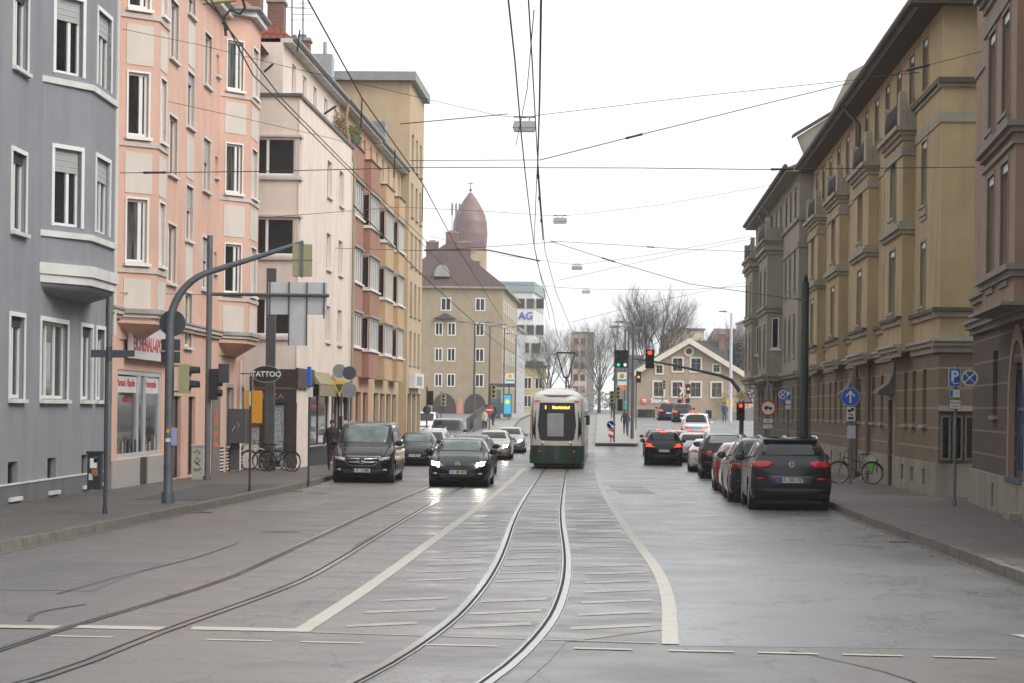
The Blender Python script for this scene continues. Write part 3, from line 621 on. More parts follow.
mb = MB(); fs.box(mb, fs.tY(92.6), fs.tY(98.8), -.02, .05, -.5, .3); mb.build('shop_base', mat('charcoal_panel', (.04, .045, .045), .5, 0, .1), root)
mb = MB(); fs.box(mb, -.1, fs.L, -.3, .08, 13.3, 13.42); NE.box(mb, 0, eN + .08, -.3, .08, 13.302, 13.422); mb.build('terrace_coping', mat('dark_coping', (.10, .095, .09), .6, 0, .1), root)
# set-back top storey
ft = FN.sub(V0 + .0, V1, .0); tw = [(ft.tY(a), ft.tY(a + 1.1), 13.8, 14.9) for a in (91, 94.2, 97.4, 101, 104.5)]
sh = shell(root, ft, 0, ft.L, 13.42, 15.3, 8, C_WALL, tw, .15, 'upper_wall')
for q in tw: window(root, ft, *q, WHITE, PANE, TRIM, None, inset=.08, sill=False)
mb = MB(); Fr((-16, 88.44), (ft.A[0], 88.47)).quad(mb, 0, hypot(16 + ft.A[0], .03), 13.42, 15.3); mb.build('end_wall', C_WALL, root)
pipe(root, [fs.p(fs.L - .5, .12, -.4), fs.p(fs.L - .5, .12, 12.6), fs.p(fs.L - .5, -.3, 14.4), fs.p(fs.L - .5, -.2, 15.3)], .07, mat('ochre_pipe', (.30, .24, .15), .6, 0, .1))
def long_roof(root, fr, u0, u1, z, ov, rise, dep, m, nose=0):
    mb = MB(); fr.box(mb, u0 - nose, u1, -.1, ov, z, z + .16); mb.build('eaves', TRIM, root)
    mb = MB(); mb.tube([fr.p(u0 - nose, ov + .06, z + .2), fr.p(u1, ov + .06, z + .2)], .1, 8); mb.build('gutter', GUT, root)
    mb = MB(); a, b, c, d = fr.p(u0 - nose, ov + .02, z + .162), fr.p(u1, ov + .02, z + .162), fr.p(u1, -dep / 2, z + rise), fr.p(u0, -dep / 2, z + rise); e, f = fr.p(u1, -dep, z), fr.p(u0, -dep, z)
    mb.face([a, b, c, d]); mb.face([d, c, e, f]); mb.face([b, e, c]); mb.face([a, d, f]); return mb.build('roof', m, root)
long_roof(root, ft, 0, ft.L, 15.3, .35, 3.2, 8, TILE, 0)
chimney(root, -8.75, 98, .66, .9, 15.5, 16.75)
mb = MB(); mb.box(-8.85, -7.95, 103.5, 105, 15.4, 17.1); mb.cyl((-8.3, 104.2, 17.4), .09, .6, 10); mb.build('ventilation_shaft', mat('zinc_cladding', (.30, .33, .34), .4, .4, .15, 2), root)

# ---------------------------------------------------------------- terracotta and apricot houses with boxed oriels
def oriel_house(name, label, Ya, Yb, wallm, orm, oriels, zs, ptop, zeave, shopm, railings):
    root = thing('apartment_building', label, 'building', (*FN.xy(s_((Ya + Yb) / 2)), g((Ya + Yb) / 2)))
    a, b = s_(Ya), s_(Yb); holes = []
    sm = []
    y = Ya + .9
    while y < Yb - 2:
        sm.append((s_(y), s_(min(y + 2.6, Yb - .4)), -.45, 2.6)); y += 3.4
    tops = []
    y = Ya + .7
    while y < Yb - 1.5: tops.append((s_(y), s_(y + 1.0), 13.7, 14.9)); y += 3.1
    side = []
    for (o0, o1) in oriels:
        pass
    gaps = [o for o in [(Ya, oriels[0][0])] if o[1] - o[0] > 1.8] + [(p[1], q[0]) for p, q in zip(oriels, oriels[1:]) if q[0] - p[1] > 1.8]
    for z in zs:
        for (p, q) in gaps: m_ = (p + q) / 2; side.append((s_(m_ - .45), s_(m_ + .45), z, z + 1.45))
    shell(root, FN, a, b, -.6, zeave, 9, wallm, sm + tops + side, .2)
    for q in sm: window(root, FN, *q, shopm, M_SHOPG, shopm, None, mull=(.5,), inset=.16, sill=False, name='shop_window')
    for q in tops + side: window(root, FN, *q, WHITE, PANE, TRIM, None, mull=(.5,), inset=.1)
    p = .5
    for (o0, o1) in oriels:
        u0, u1 = s_(o0), s_(o1); f = FN.sub(u0, u1, p); nf = Fr(FN.xy(u0, 0), FN.xy(u0, p)); ff = Fr(FN.xy(u1, p), FN.xy(u1, 0))
        mb = MB(); zt = 3.3; H = []; HN = []
        for z in zs: H.append((.12, f.L - .12, z, z + 1.55)); HN.append((.06, p - .04, z, z + 1.55))
        sheet_holes(mb, f, 0, f.L, zt, ptop, H, .12); sheet_holes(mb, nf, 0, p, zt, ptop, HN, .1); sheet_holes(mb, ff, 0, p, zt, ptop, [], .1)
        c = [FN.p(u0, 0, zt), FN.p(u0, p, zt), FN.p(u1, p, zt), FN.p(u1, 0, zt)]; mb.face(c); c = [FN.p(u0, 0, ptop - .9), FN.p(u0, p, ptop - .9), FN.p(u1, p, ptop - .9), FN.p(u1, 0, ptop - .9)]; mb.face(c[::-1])
        mb.build('oriel', orm, root)
        for z in zs:
            window(root, f, .12, f.L - .12, z, z + 1.55, WHITE, PANEC, WHITE, None, mull=(.2, .4, .6, .8), inset=.04); window(root, nf, .06, p - .04, z, z + 1.55, WHITE, PANE, WHITE, None, inset=.03, fw=.05)
            mb = MB(); FN.box(mb, u0 - .07, u1 + .07, 0, p + .08, z + 1.57, z + 1.66); mb.build('string_course', STONE, root)
        mb = MB(); FN.box(mb, u0 - .05, u1 + .05, 0, p + .06, ptop, ptop + .06); mb.build('parapet_coping', DARKF, root)
    long_roof(root, FN, a, b, zeave, .4, 3.0, 9, TILED)
    return root
T_WALL = plaster('orange_buff_render', (.52, .31, .20), .12); T_OR = plaster('terracotta_render', (.32, .165, .115), .15, .08)
A_WALL = plaster('apricot_render', (.50, .37, .23), .1); A_OR = plaster('apricot_oriel_render', (.48, .33, .19), .12)
sf1 = mat('shop_surround_brown', (.16, .11, .08), .5, 0, .2); sf2 = mat('shop_surround_grey', (.26, .23, .20), .5, 0, .2)
rt = oriel_house('apartment_building', 'orange apartment house with dark terracotta boxed oriels and planted balconies', 106.65, 122.0, T_WALL, T_OR, [(107.5, 112.4), (115.6, 120.2)], (4.65, 7.6, 10.6), 13.75, 15.3, sf1, 1)
ra = oriel_house('apartment_building', 'apricot yellow apartment house with matching boxed oriels under the tall beige block', 122.05, 137.0, A_WALL, A_OR, [(123.3, 127.7), (130.6, 134.2)], (4.6, 7.5, 10.45), 13.3, 15.2, sf2, 0)
M_PLANT = mat('dry_balcony_plant', (.10, .12, .05), .8, 0, .4, 9); M_PLANT2 = mat('dry_vine', (.16, .10, .05), .8, 0, .3, 8)
def shrub(name, label, c, r, n, m, seed, grp=None):
    q = random.Random(seed); mb = MB()
    for i in range(n):
        d = Vector((q.gauss(0, 1), q.gauss(0, 1), q.gauss(0, 1))).normalized() * (q.random() ** .4); p = Vector(c) + Vector((d.x * r[0], d.y * r[1], d.z * r[2])); s = q.uniform(.04, .10)
        a = Vector((q.gauss(0, 1), q.gauss(0, 1), q.gauss(0, 1))).normalized(); b = a.orthogonal().normalized(); mb.face([p - a * s, p + b * s * .5, p + a * s, p - b * s * .5])
    o = mb.build(name, m); c0 = Vector(c); 
    return tag(o, label, 'plant', grp)
ub = s_(109); shrub('balcony_plant', 'bushy dry plant on the nearer terracotta balcony', FN.p(ub, .25, 14.2), (.3, 1.2, .45), 420, M_PLANT, 1)
shrub('balcony_plant', 'leafless brown vine climbing beside the pale rose roof terrace', FN.p(s_(104.5), .25, 14.0), (.35, 1.4, .7), 500, M_PLANT2, 2)
shrub('balcony_plant', 'upright green plant at the far end of the planted terracotta balcony', FN.p(s_(112), .2, 14.4), (.22, .5, .7), 300, M_PLANT, 3)

# ---------------------------------------------------------------- tall beige block
B_WALL = plaster('beige_render', (.46, .345, .22), .1, .05)
FB = FN.sub(s_(137.05), s_(147), .45)
root = thing('apartment_building', 'tall beige block with flat slab roof at the end of the left terrace', 'building', (*FB.xy(10), g(147)))
hs = []
for k in range(5):
    z0 = 4.4 + k * 2.85
    for y in (138.6, 141.6, 144.4): hs.append((FB.tY(y), FB.tY(y + 1.3), z0, z0 + 1.9))
gs = [(FB.tY(y), FB.tY(y + 2.4), -.4, 2.7) for y in (137.8, 141.0, 144.2)]
shell(root, FB, 0, FB.L, -.7, 20.5, 13, B_WALL, hs + gs, .2)
for q in hs: window(root, FB, *q, STONE, PANE, STONE, None, mull=(.5,), inset=.08, blind=.0)
for q in gs: window(root, FB, *q, sf2, M_SHOPG, sf2, None, inset=.15, sill=False, name='shop_window')
mb = MB(); FB.box(mb, -.5, FB.L + .2, -13.5, .35, 20.5, 21.0); mb.build('roof_slab', mat('roof_slab_zinc', (.24, .25, .235), .6, .2, .15, 1.5), root)
mb = MB(); FB.box(mb, FB.tY(138.5), FB.tY(145), .01, .35, 3.0, 3.9, TRIM); FB.box(mb, FB.tY(140), FB.tY(143.5), .352, .37, 3.2, 3.7, STONE); mb.build('shop_sign', None, root)
# roof clutter between
mb = MB(); mb.box(-8.0, -6.9, 127, 129, 15.6, 17.0); mb.build('dormer', GUT, ra)
# ================================================================ RIGHT SIDE
O_WALL = plaster('ochre_render', (.375, .295, .165), .22, .08); O_TRIM = plaster('weathered_trim', (.30, .275, .215), .25, .1)
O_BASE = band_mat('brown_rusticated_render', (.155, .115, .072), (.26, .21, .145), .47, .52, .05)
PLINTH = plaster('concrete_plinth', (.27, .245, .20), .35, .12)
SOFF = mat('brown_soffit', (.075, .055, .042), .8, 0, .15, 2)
BLIND2 = mat('white_blind_box', (.62, .62, .60), .5, 0, .05)
SLOT = mat('grey_reveal', (.13, .12, .10), .8, 0, .1)
def iv(f, Ya, Yb): a, b = f.tY(Ya), f.tY(Yb); return (min(a, b), max(a, b))
def slim(root, fr, u0, u1, z0, z1, n=0, trim=None, sill=True):
    w = window(root, fr, u0, u1, z0, z1, SLOT, PANE, trim or O_TRIM, trim, .07, mull=(.5,), inset=.12, fw=.06, n=n, sill=sill)
    mb = MB(); fr.box(mb, u0 + .02, u1 - .02, n - .12, n - .03, z1 - .16, z1 - .01); mb.build('blind_box', BLIND2, w)
    if sill:
        mb = MB(); fr.box(mb, u0 - .14, u1 + .14, n - .02, n + .07, z0 - .3, z0 - .105); fr.box(mb, u0 - .1, u1 + .1, n - .02, n + .04, z0 - .42, z0 - .305); mb.build('apron', trim or O_TRIM, w)
def balcony(root, fr, u0, u1, p, z, trim):
    mb = MB()
    for i, (e, h) in enumerate(((.06, .14), (.14, .12), (.24, .14))): fr.box(mb, u0 - e, u1 + e, 0, p + e, z + sum([.14, .12, .14][:i]) + .001 * i, z + sum([.14, .12, .14][:i + 1]))
    mb.build('balcony_ledge', trim, root)
    zt = z + .42; mb = MB()    # rounded stone pier at near and far end, iron rail between
    for uc in (u0 + .35, u1 - .35):
        pts = [(-.32, 0), (.32, 0), (.34, .35), (.30, .72), (.2, .92), (0, 1.0), (-.2, .92), (-.30, .72), (-.34, .35)]
        mq = MB(); A = [fr.p(uc + a, p + .1, zt + b) for a, b in pts]; B = [fr.p(uc + a, p - .12, zt + b) for a, b in pts]; n = len(pts)
        mq.face(A); mq.face(B[::-1])
        for i in range(n): mq.face([A[i], B[i], B[(i + 1) % n], A[(i + 1) % n]])
        mq.build('balustrade_pier', trim, root)
    for uu in (u0 - .02, u1 - .12): fr.box(mb, uu, uu + .14, .0, p - .13, zt, zt + .5)
    mb.build('balcony_parapet', trim, root)
    mb = MB()
    k = int((u1 - u0 - 1.4) / .13)
    for i in range(k + 1):
        u = u0 + .72 + i * .13; mb.tube([fr.p(u, p + .02, zt), fr.p(u + .03, p + .1, zt + .3), fr.p(u, p + .02, zt + .75)], .011, 5)
    mb.tube([fr.p(u0 + .6, p + .02, zt + .76), fr.p(u1 - .6, p + .02, zt + .76)], .022, 6); mb.build('balcony_railing', DARKF, root)
def canopy(root, fr, uc, z, m):
    mb = MB(); prof = [(0, 1.05), (.06, .6), (.2, .3), (.5, .08), (.52, -.02), (0, -.06)]
    for i in range(len(prof) - 1):
        (n0, z0), (n1, z1) = prof[i], prof[i + 1]; mb.face([fr.p(uc - .75, n0, z + z0), fr.p(uc - .75, n1, z + z1), fr.p(uc + .75, n1, z + z1), fr.p(uc + .75, n0, z + z0)])
    for s in (-.75, .75): mb.face([fr.p(uc + s, n, z + a) for n, a in prof])
    mb.build('door_canopy', m, root)
# ---------------------------------------------------------------- ochre house
FR = Fr((13.15, 105.6), (11.02, 62.0))
root = thing('apartment_building', 'ochre apartment house with brown rusticated ground floor and rounded balconies over its bays', 'building', (*FR.xy(20), g(85)))
ro = root
tops = [65.6, 68.75, 72.0, 75.2, 78.45, 81.8, 85.3, 89.0, 92.7, 96.4, 99.9, 103.4]
bays = [(67.8, 72.6), (77.6, 82.9), (88.3, 93.3), (98.4, 103.6)]
fl = [65.6, 75.2, 85.5, 95.8]; slits = [73.6, 83.9, 94.2, 86.9]
holes = []
for y in tops: holes.append((*iv(FR, y - .55, y + .55), 10.78, 12.15))
for z in (4.85, 7.6):
    for y in fl: holes.append((*iv(FR, y - .55, y + .55), z, z + 1.75))
    for y in slits[:3]: holes.append((*iv(FR, y - .2, y + .2), z, z + 1.75))
gf = [65.0, 67.4, 69.4, 75.9, 78.6, 81.0, 83.4, 88, 90.5, 93, 95.5, 98.8, 101.6]
gh = [(*iv(FR, y - .42, y + .42), 1.62, 3.1) for y in gf]; dh = [(*iv(FR, y - .62, y + .62), -.5, 2.3) for y in (72.9, 86.2)]
bh = [(*iv(FR, y - .3, y + .3), .0, .42) for y in (64.5, 67.2, 69.6, 76.6, 79.5, 82.5, 90, 94)]
mb = MB(); sheet_holes(mb, FR, 0, FR.L, 3.66, 12.45, holes, .2)
ND = Fr((11.02, 62.0), (18.5, 61.8)); FD = Fr((20, 105.6), (13.15, 105.6)); ND.quad(mb, 0, ND.L, 3.66, 12.45); FD.quad(mb, 0, FD.L, 3.66, 12.45); mb.build('wall', O_WALL, root)
mb = MB(); sheet_holes(mb, FR, 0, FR.L, .62, 3.66, gh + dh, .22); ND.quad(mb, 0, ND.L, .62, 3.66); FD.quad(mb, 0, FD.L, .62, 3.66)
for d in dh: pass
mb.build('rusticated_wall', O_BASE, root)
mb = MB(); sheet_holes(mb, FR.sub(0, FR.L, .06), 0, FR.L, -.75, .62, bh + dh, .28); FR.sub(0, FR.L, .0).box(mb, 0, .01, 0, .06, -.7, .6); nd = Fr((10.96, 61.94), (18.5, 61.74)); nd.quad(mb, 0, nd.L, -.75, .62)
mb.face([FR.p(0, .06, .62), FR.p(FR.L, .06, .62), FR.p(FR.L, -.1, .621), FR.p(0, -.1, .621)]); mb.build('plinth', PLINTH, root)
for h in holes:
    if h[1] - h[0] > .6: slim(root, FR, *h, trim=O_TRIM, sill=h[2] < 10)
    else: window(root, FR, *h, SLOT, PANE, O_TRIM, O_TRIM, .05, inset=.1, fw=.05)
for h in gh: window(root, FR, *h, SOFF, PANE, O_TRIM, None, mull=(.5,), inset=.15)
for h in bh: window(root, FR.sub(0, FR.L, .06), *h, DARKF, PANE, PLINTH, None, inset=.2, sill=False, name='basement_window')
for h, y in zip(dh, (72.9, 86.2)): window(root, FR, *h, SOFF, mat('dark_door', (.05, .04, .03), .5, 0, .2, 4), O_TRIM, STONE, .14, inset=.14, sill=False, name='door'); canopy(root, FR, FR.tY(y), 2.5, mat('weathered_canopy', (.10, .09, .075), .8, 0, .3, 3))
def strings(fr, u0, u1, L0=0):
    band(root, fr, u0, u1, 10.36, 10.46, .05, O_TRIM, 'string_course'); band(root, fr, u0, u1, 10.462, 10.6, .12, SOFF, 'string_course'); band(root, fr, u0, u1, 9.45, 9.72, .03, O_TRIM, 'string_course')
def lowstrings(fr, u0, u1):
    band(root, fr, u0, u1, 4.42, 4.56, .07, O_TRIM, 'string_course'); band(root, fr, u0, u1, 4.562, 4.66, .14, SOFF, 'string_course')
    band(root, fr, u0, u1, 3.5, 3.66, .08, O_TRIM); band(root, fr, u0, u1, 3.662, 3.78, .16, O_TRIM); band(root, fr, u0, u1, 3.782, 3.86, .22, STONE)
strings(FR, 0, FR.L); strings(ND, -.12, ND.L)
lowstrings(ND, -.2, ND.L)
edges = [0] 
for a, b in sorted([iv(FR, *q) for q in bays]): edges += [a, b]
edges.append(FR.L)
for a, b in zip(edges[::2], edges[1::2]): lowstrings(FR, a, b)
for bi, q in enumerate(bays):
    a, b = iv(FR, *q); p = .34; f = FR.sub(a, b, p); nf = Fr(FR.xy(b, p), FR.xy(b, 0)); ff = Fr(FR.xy(a, 0), FR.xy(a, p)); H = []
    c = f.L / 2
    for z in (4.85, 7.6): H.append((c - .75, c + .75, z, z + 1.8))
    mb = MB(); sheet_holes(mb, f, 0, f.L, 3.66, 9.62, H, .2); nf.quad(mb, 0, nf.L, 3.66, 9.62); ff.quad(mb, 0, ff.L, 3.66, 9.62)
    mb.face([FR.p(a, 0, 9.62), FR.p(a, p, 9.62), FR.p(b, p, 9.62), FR.p(b, 0, 9.62)]); mb.face([FR.p(a, 0, 3.66), FR.p(b, 0, 3.66), FR.p(b, p, 3.66), FR.p(a, p, 3.66)]); mb.build('bay', O_WALL, root)
    for h in H: slim(root, f, *h, trim=O_TRIM)
    lowstrings(f, -.0, f.L)
    for k, (zA, e) in enumerate(((6.98, .08), (7.1, .16), (7.22, .1))):
        mb = MB(); FR.box(mb, a - e, b + e, 0, p + e, zA, zA + .118); mb.build('string_course', O_TRIM, root)
    mb = MB(); FR.box(mb, a - .05, b + .05, 0, p + .05, 9.2, 9.45); mb.build('string_course', O_TRIM, root)
    balcony(root, FR, a, b, p, 9.625, O_TRIM)
# display cases on the short end wall
mb = MB(); ND.box(mb, 0, 1.6, 0, .16, 1.98, 2.12); mb.build('display_ledge', STONE, root)
for i in range(3):
    x = .04 + i * .31; w = window(root, Fr((11.02, 61.93), (18.5, 61.73)), x, x + .25, .72, 1.86, SLOT, None, SLOT, None, inset=-.08, fw=.045, sill=False, name='display_case')
    mb = MB(); f = Fr((11.02, 61.93), (18.5, 61.73)); f.box(mb, x + .06, x + .19, .03, .033, .95, 1.65, mat('printed_notice', (.28, .31, .36), .5, 0, .5, 12)); mb.build('notice', None, w)
# eaves + roof
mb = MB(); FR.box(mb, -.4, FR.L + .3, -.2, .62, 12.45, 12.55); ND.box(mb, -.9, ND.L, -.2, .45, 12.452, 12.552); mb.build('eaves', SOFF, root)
mb = MB(); FR.box(mb, -.4, FR.L + .3, .53, .66, 12.552, 12.68); ND.box(mb, -.9, ND.L, .38, .49, 12.555, 12.683); mb.build('fascia', O_TRIM, root)
mb = MB(); mb.tube([FR.p(-.4, .73, 12.68), FR.p(FR.L + .3, .73, 12.68)], .11, 8); mb.build('gutter', DARKF, root)
mb = MB(); a, b, c, d = FR.p(-.4, .68, 12.685), FR.p(FR.L + .3, .68, 12.685), FR.p(FR.L - 3, -5, 16.4), FR.p(0, -5, 16.4); e, f_ = FR.p(FR.L + .3, -10, 12.7), FR.p(-.5, -10, 12.7)
mb.face([a, b, c, d]); mb.face([d, c, e, f_]); mb.face([b, e, c]); mb.face([a, d, f_]); mb.build('roof', TILED, root)
for y in (83.3, 84.2): pipe(root, [FR.p(FR.tY(y), .7, 12.6), FR.p(FR.tY(y), .5, 12.3), FR.p(FR.tY(y), .13, 11.9), FR.p(FR.tY(y), .13, -.4)] if y < 84 else [FR.p(FR.tY(y), .13, 3.4), FR.p(FR.tY(y), .13, -.4)], .075, mat('brown_downpipe', (.13, .11, .09), .55, .2, .1))
pipe(root, [FR.p(FR.tY(79.2), .12, 3.5), FR.p(FR.tY(79.2), .12, -.4)], .08, mat('brown_downpipe2', (.16, .12, .09), .55, .2, .1))
# ---------------------------------------------------------------- reddish brown house, right foreground
K_WALL = plaster('reddish_brown_render', (.29, .195, .145), .2, .1); K_TRIM = plaster('mauve_stone_trim', (.25, .215, .185), .2, .1)
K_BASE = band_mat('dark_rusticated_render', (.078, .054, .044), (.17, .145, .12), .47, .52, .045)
FK = Fr((11.03, 57.5), (8.5, 32.0))
root = thing('apartment_building', 'reddish brown apartment house with arched blue window, nearest building on the right', 'building', (*FK.xy(12), g(46)))
bA, bB = iv(FK, 44.8, 50.9)
H = [(*iv(FK, 51.6, 52.4), 4.75, 6.7), (*iv(FK, 51.6, 52.4), 7.75, 9.7), (*iv(FK, 51.6, 52.4), 11.0, 12.6), (*iv(FK, 40, 41.2), 4.75, 6.7), (*iv(FK, 40, 41.2), 7.75, 9.7)]
GH = [(*iv(FK, 51.7, 52.7), 1.9, 3.3)]; arch = iv(FK, 46.4, 49.2); BH = [(*iv(FK, 51.6, 52.1), -.1, .42)]
mb = MB(); sheet_holes(mb, FK, 0, FK.L, 3.9, 14.0, H, .2); kd = Fr((18.5, 57.5), (11.03, 57.5)); kd.quad(mb, 0, kd.L, 3.9, 14.0); kn = Fr((8.5, 32), (16, 32)); kn.quad(mb, 0, kn.L, 3.9, 14.0); mb.build('wall', K_WALL, root)
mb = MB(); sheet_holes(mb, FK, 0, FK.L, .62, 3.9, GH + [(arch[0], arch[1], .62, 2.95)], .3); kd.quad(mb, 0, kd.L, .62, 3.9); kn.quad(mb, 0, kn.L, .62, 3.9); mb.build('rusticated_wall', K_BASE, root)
mb = MB(); sheet_holes(mb, FK.sub(0, FK.L, .07), 0, FK.L, -.6, .62, BH + [], .2); k2 = Fr((18.5, 57.57), FK.xy(0, .07)); k2.quad(mb, 0, k2.L, -.6, .62)
mb.face([FK.p(0, .07, .62), FK.p(FK.L, .07, .62), FK.p(FK.L, -.1, .621), FK.p(0, -.1, .621)]); mb.build('plinth', PLINTH, root)
for h in H: slim(root, FK, *h, trim=K_TRIM)
for h in GH: window(root, FK, *h, K_WALL, PANE, K_TRIM, None, inset=.2)
for h in BH: window(root, FK.sub(0, FK.L, .07), *h, DARKF, PANE, PLINTH, None, inset=.12, sill=False, name='basement_window')
M_BLUE = mat('blue_window_frame', (.03, .07, .13), .45, 0, .1)
# arched opening: brown surround + blue frame
ac = (arch[0] + arch[1]) / 2; ar = (arch[1] - arch[0]) / 2
mb = MB(); n = 16; zc = 1.9
for i in range(n):
    a0, a1 = pi * i / n, pi * (i + 1) / n
    for (r0, r1, d0, d1) in ((ar - .02, ar + .28, -.1, .03),):
        P = [(r0, a0), (r1, a0), (r1, a1), (r0, a1)]; F_ = [FK.p(ac + r * cos(a), d1, zc + 1.2 * r * sin(a) * .9) for r, a in P]; B_ = [FK.p(ac + r * cos(a), d0, zc + 1.2 * r * sin(a) * .9) for r, a in P]
        mb.face(F_); mb.face([B_[3], F_[3], F_[0], B_[0]])
for s in (-1, 1): FK.box(mb, ac + s * (ar + .13) - .15, ac + s * (ar + .13) + .15, -.1, .03, .6, zc)
mb.build('arch_surround', K_WALL, root)
w = window(root, FK, arch[0] + .02, arch[1] - .02, .66, 2.93, M_BLUE, M_SHOPG, M_BLUE, None, mull=(.33, .66), trans=(.6,), inset=.14, fw=.12, name='arched_window')
for (a, b, c, d, e) in ((0, FK.L, 3.78, 3.9, .1), (0, FK.L, 3.902, 4.02, .2), (0, FK.L, 4.022, 4.1, .26), (0, FK.L, 4.5, 4.62, .08), (0, FK.L, 4.622, 4.72, .15), (0, FK.L, 9.9, 10.3, .04)): 
    if c < 4.4 or c > 9: band(root, FK, a, b, c, d, e, K_TRIM)
    else: band(root, FK, a, bA, c, d, e, K_TRIM); band(root, FK, bB, b, c, d, e, K_TRIM)
p = .42; f = FK.sub(bA, bB, p); nf = Fr(FK.xy(bB, p), FK.xy(bB, 0)); ff = Fr(FK.xy(bA, 0), FK.xy(bA, p)); HH = []
for z in (4.8, 7.75): HH += [(.9, 2.3, z, z + 2.0), (3.6, 5.0, z, z + 2.0)]
mb = MB(); sheet_holes(mb, f, 0, f.L, 3.95, 10.35, HH, .2); nf.quad(mb, 0, p, 3.95, 10.35); ff.quad(mb, 0, p, 3.95, 10.35); mb.face([FK.p(bA, 0, 10.35), FK.p(bA, p, 10.35), FK.p(bB, p, 10.35), FK.p(bB, 0, 10.35)]); mb.face([FK.p(bA, 0, 3.95), FK.p(bB, 0, 3.95), FK.p(bB, p, 3.95), FK.p(bA, p, 3.95)]); mb.build('bay', K_WALL, root)
for h in HH: slim(root, f, *h, trim=K_TRIM)
for (c, d, e) in ((3.952, 4.02, .26), (4.5, 4.62, .08), (4.622, 4.74, .17), (7.2, 7.3, .09), (7.302, 7.42, .18), (6.98, 7.06, .06), (9.85, 10.1, .05)):
    mb = MB(); FK.box(mb, bA - e, bB + e, 0, p + e, c, d); mb.build('string_course', K_TRIM, root)
balcony(root, FK, bA, bB, p, 10.352, K_TRIM)
mb = MB(); FK.box(mb, -.3, FK.L, -.2, .9, 14.0, 14.15); mb.build('eaves', SOFF, root)
mb = MB(); a, b, c, d = FK.p(-.3, .9, 14.15), FK.p(FK.L, .9, 14.15), FK.p(FK.L, -5, 18), FK.p(0, -5, 18); mb.face([a, b, c, d]); mb.face([d, c, FK.p(FK.L, -10, 14), FK.p(0, -10, 14)]); mb.face([a, d, FK.p(0, -10, 14)]); mb.build('roof', TILED, root)
mb = MB(); FK.box(mb, FK.tY(47.4), FK.tY(46.2), .07, .3, -.5, .0); mb.build('door_step', PLINTH, root)
# ---------------------------------------------------------------- grey-brown house further down on the right
E_WALL = plaster('taupe_render', (.27, .25, .205), .2, .08); E_TRIM = plaster('taupe_trim', (.25, .235, .195), .2, .1)
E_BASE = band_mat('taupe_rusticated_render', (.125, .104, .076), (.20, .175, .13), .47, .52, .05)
FE = Fr((14.25, 141.5), (12.7, 107.0)); 
root = thing('apartment_building', 'grey brown apartment house with two projecting bays, beyond the ochre house', 'building', (*FE.xy(17), g(125)))
eb = [iv(FE, 117.5, 124.5), iv(FE, 131.0, 138.0)]
H = []
for y in (109.2, 112.2, 115.2, 126.3, 129.2): H += [(*iv(FE, y - .5, y + .5), z, z + 1.65) for z in (4.7, 7.6)]
for y in (109.2, 112.2, 115.2, 119, 122.6, 126.3, 129.6, 133, 136.4): H.append((*iv(FE, y - .5, y + .5), 10.75, 12.1))
GH = [(*iv(FE, y - .5, y + .5), 1.5, 3.0) for y in (109.4, 112.4, 115.4, 120.2, 123, 127, 133, 136)] + [(*iv(FE, 129, 130.4), -.6, 2.4)]
mb = MB(); sheet_holes(mb, FE, 0, FE.L, 3.5, 12.6, H, .2); en = Fr((12.7, 107), (20, 106.9)); ef = Fr((22, 141.5), (14.25, 141.5)); hn = (.25, .75, 6.0, 8.0); sheet_holes(mb, en, 0, en.L, 3.5, 12.6, [hn], .15); ef.quad(mb, 0, ef.L, 3.5, 12.6); mb.build('wall', E_WALL, root)
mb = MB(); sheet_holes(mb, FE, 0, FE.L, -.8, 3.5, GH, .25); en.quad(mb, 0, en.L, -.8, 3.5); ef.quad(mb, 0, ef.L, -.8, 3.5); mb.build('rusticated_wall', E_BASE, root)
for h in H: slim(root, FE, *h, trim=E_TRIM, sill=h[2] < 10)
window(root, en, *hn, SLOT, PANE, E_TRIM, None, inset=.08, sill=False)
for h in GH: window(root, FE, *h, SOFF, PANE, E_TRIM, None, inset=.15, sill=h[2] > 0, name='window' if h[2] > 0 else 'door')
for fr_ in (FE, en):
    for (c, d, e) in ((3.45, 3.6, .1), (3.602, 3.75, .2), (9.25, 9.5, .05), (10.45, 10.58, .1)): band(root, fr_, -.0, fr_.L if fr_ is FE else fr_.L, c, d, e, E_TRIM)
for a, b in eb:
    p = .75; f = FE.sub(a, b, p); nf = Fr(FE.xy(b, p), FE.xy(b, 0)); ff = Fr(FE.xy(a, 0), FE.xy(a, p)); HH = []; NH = []
    for z in (4.5, 7.3): HH += [(1, 2.3, z, z + 1.7), (f.L - 2.3, f.L - 1, z, z + 1.7)]
    NH = [(.25, .6, 5.0, 6.5)]
    mb = MB(); sheet_holes(mb, f, 0, f.L, 3.5, 10.0, HH, .2); sheet_holes(mb, nf, 0, p, 3.5, 10.0, NH, .1); ff.quad(mb, 0, p, 3.5, 10.0); mb.face([FE.p(a, 0, 10.0), FE.p(a, p, 10.0), FE.p(b, p, 10.0), FE.p(b, 0, 10.0)]); mb.face([FE.p(a, 0, 3.5), FE.p(b, 0, 3.5), FE.p(b, p, 3.5), FE.p(a, p, 3.5)]); mb.build('bay', E_WALL, root)
    for h in HH: slim(root, f, *h, trim=E_TRIM)
    for h in NH: window(root, nf, *h, WHITE, PANE, WHITE, None, inset=.03, fw=.05)
    for (c, d, e) in ((3.4, 3.62, .14), (3.622, 3.74, .24), (6.75, 6.95, .08), (6.952, 7.1, .16), (9.6, 9.8, .08), (9.802, 10.002, .2)):
        mb = MB(); FE.box(mb, a - e, b + e, 0, p + e, c, d); mb.build('string_course', E_TRIM, root)
    balcony(root, FE, a, b, p, 10.004, E_TRIM)
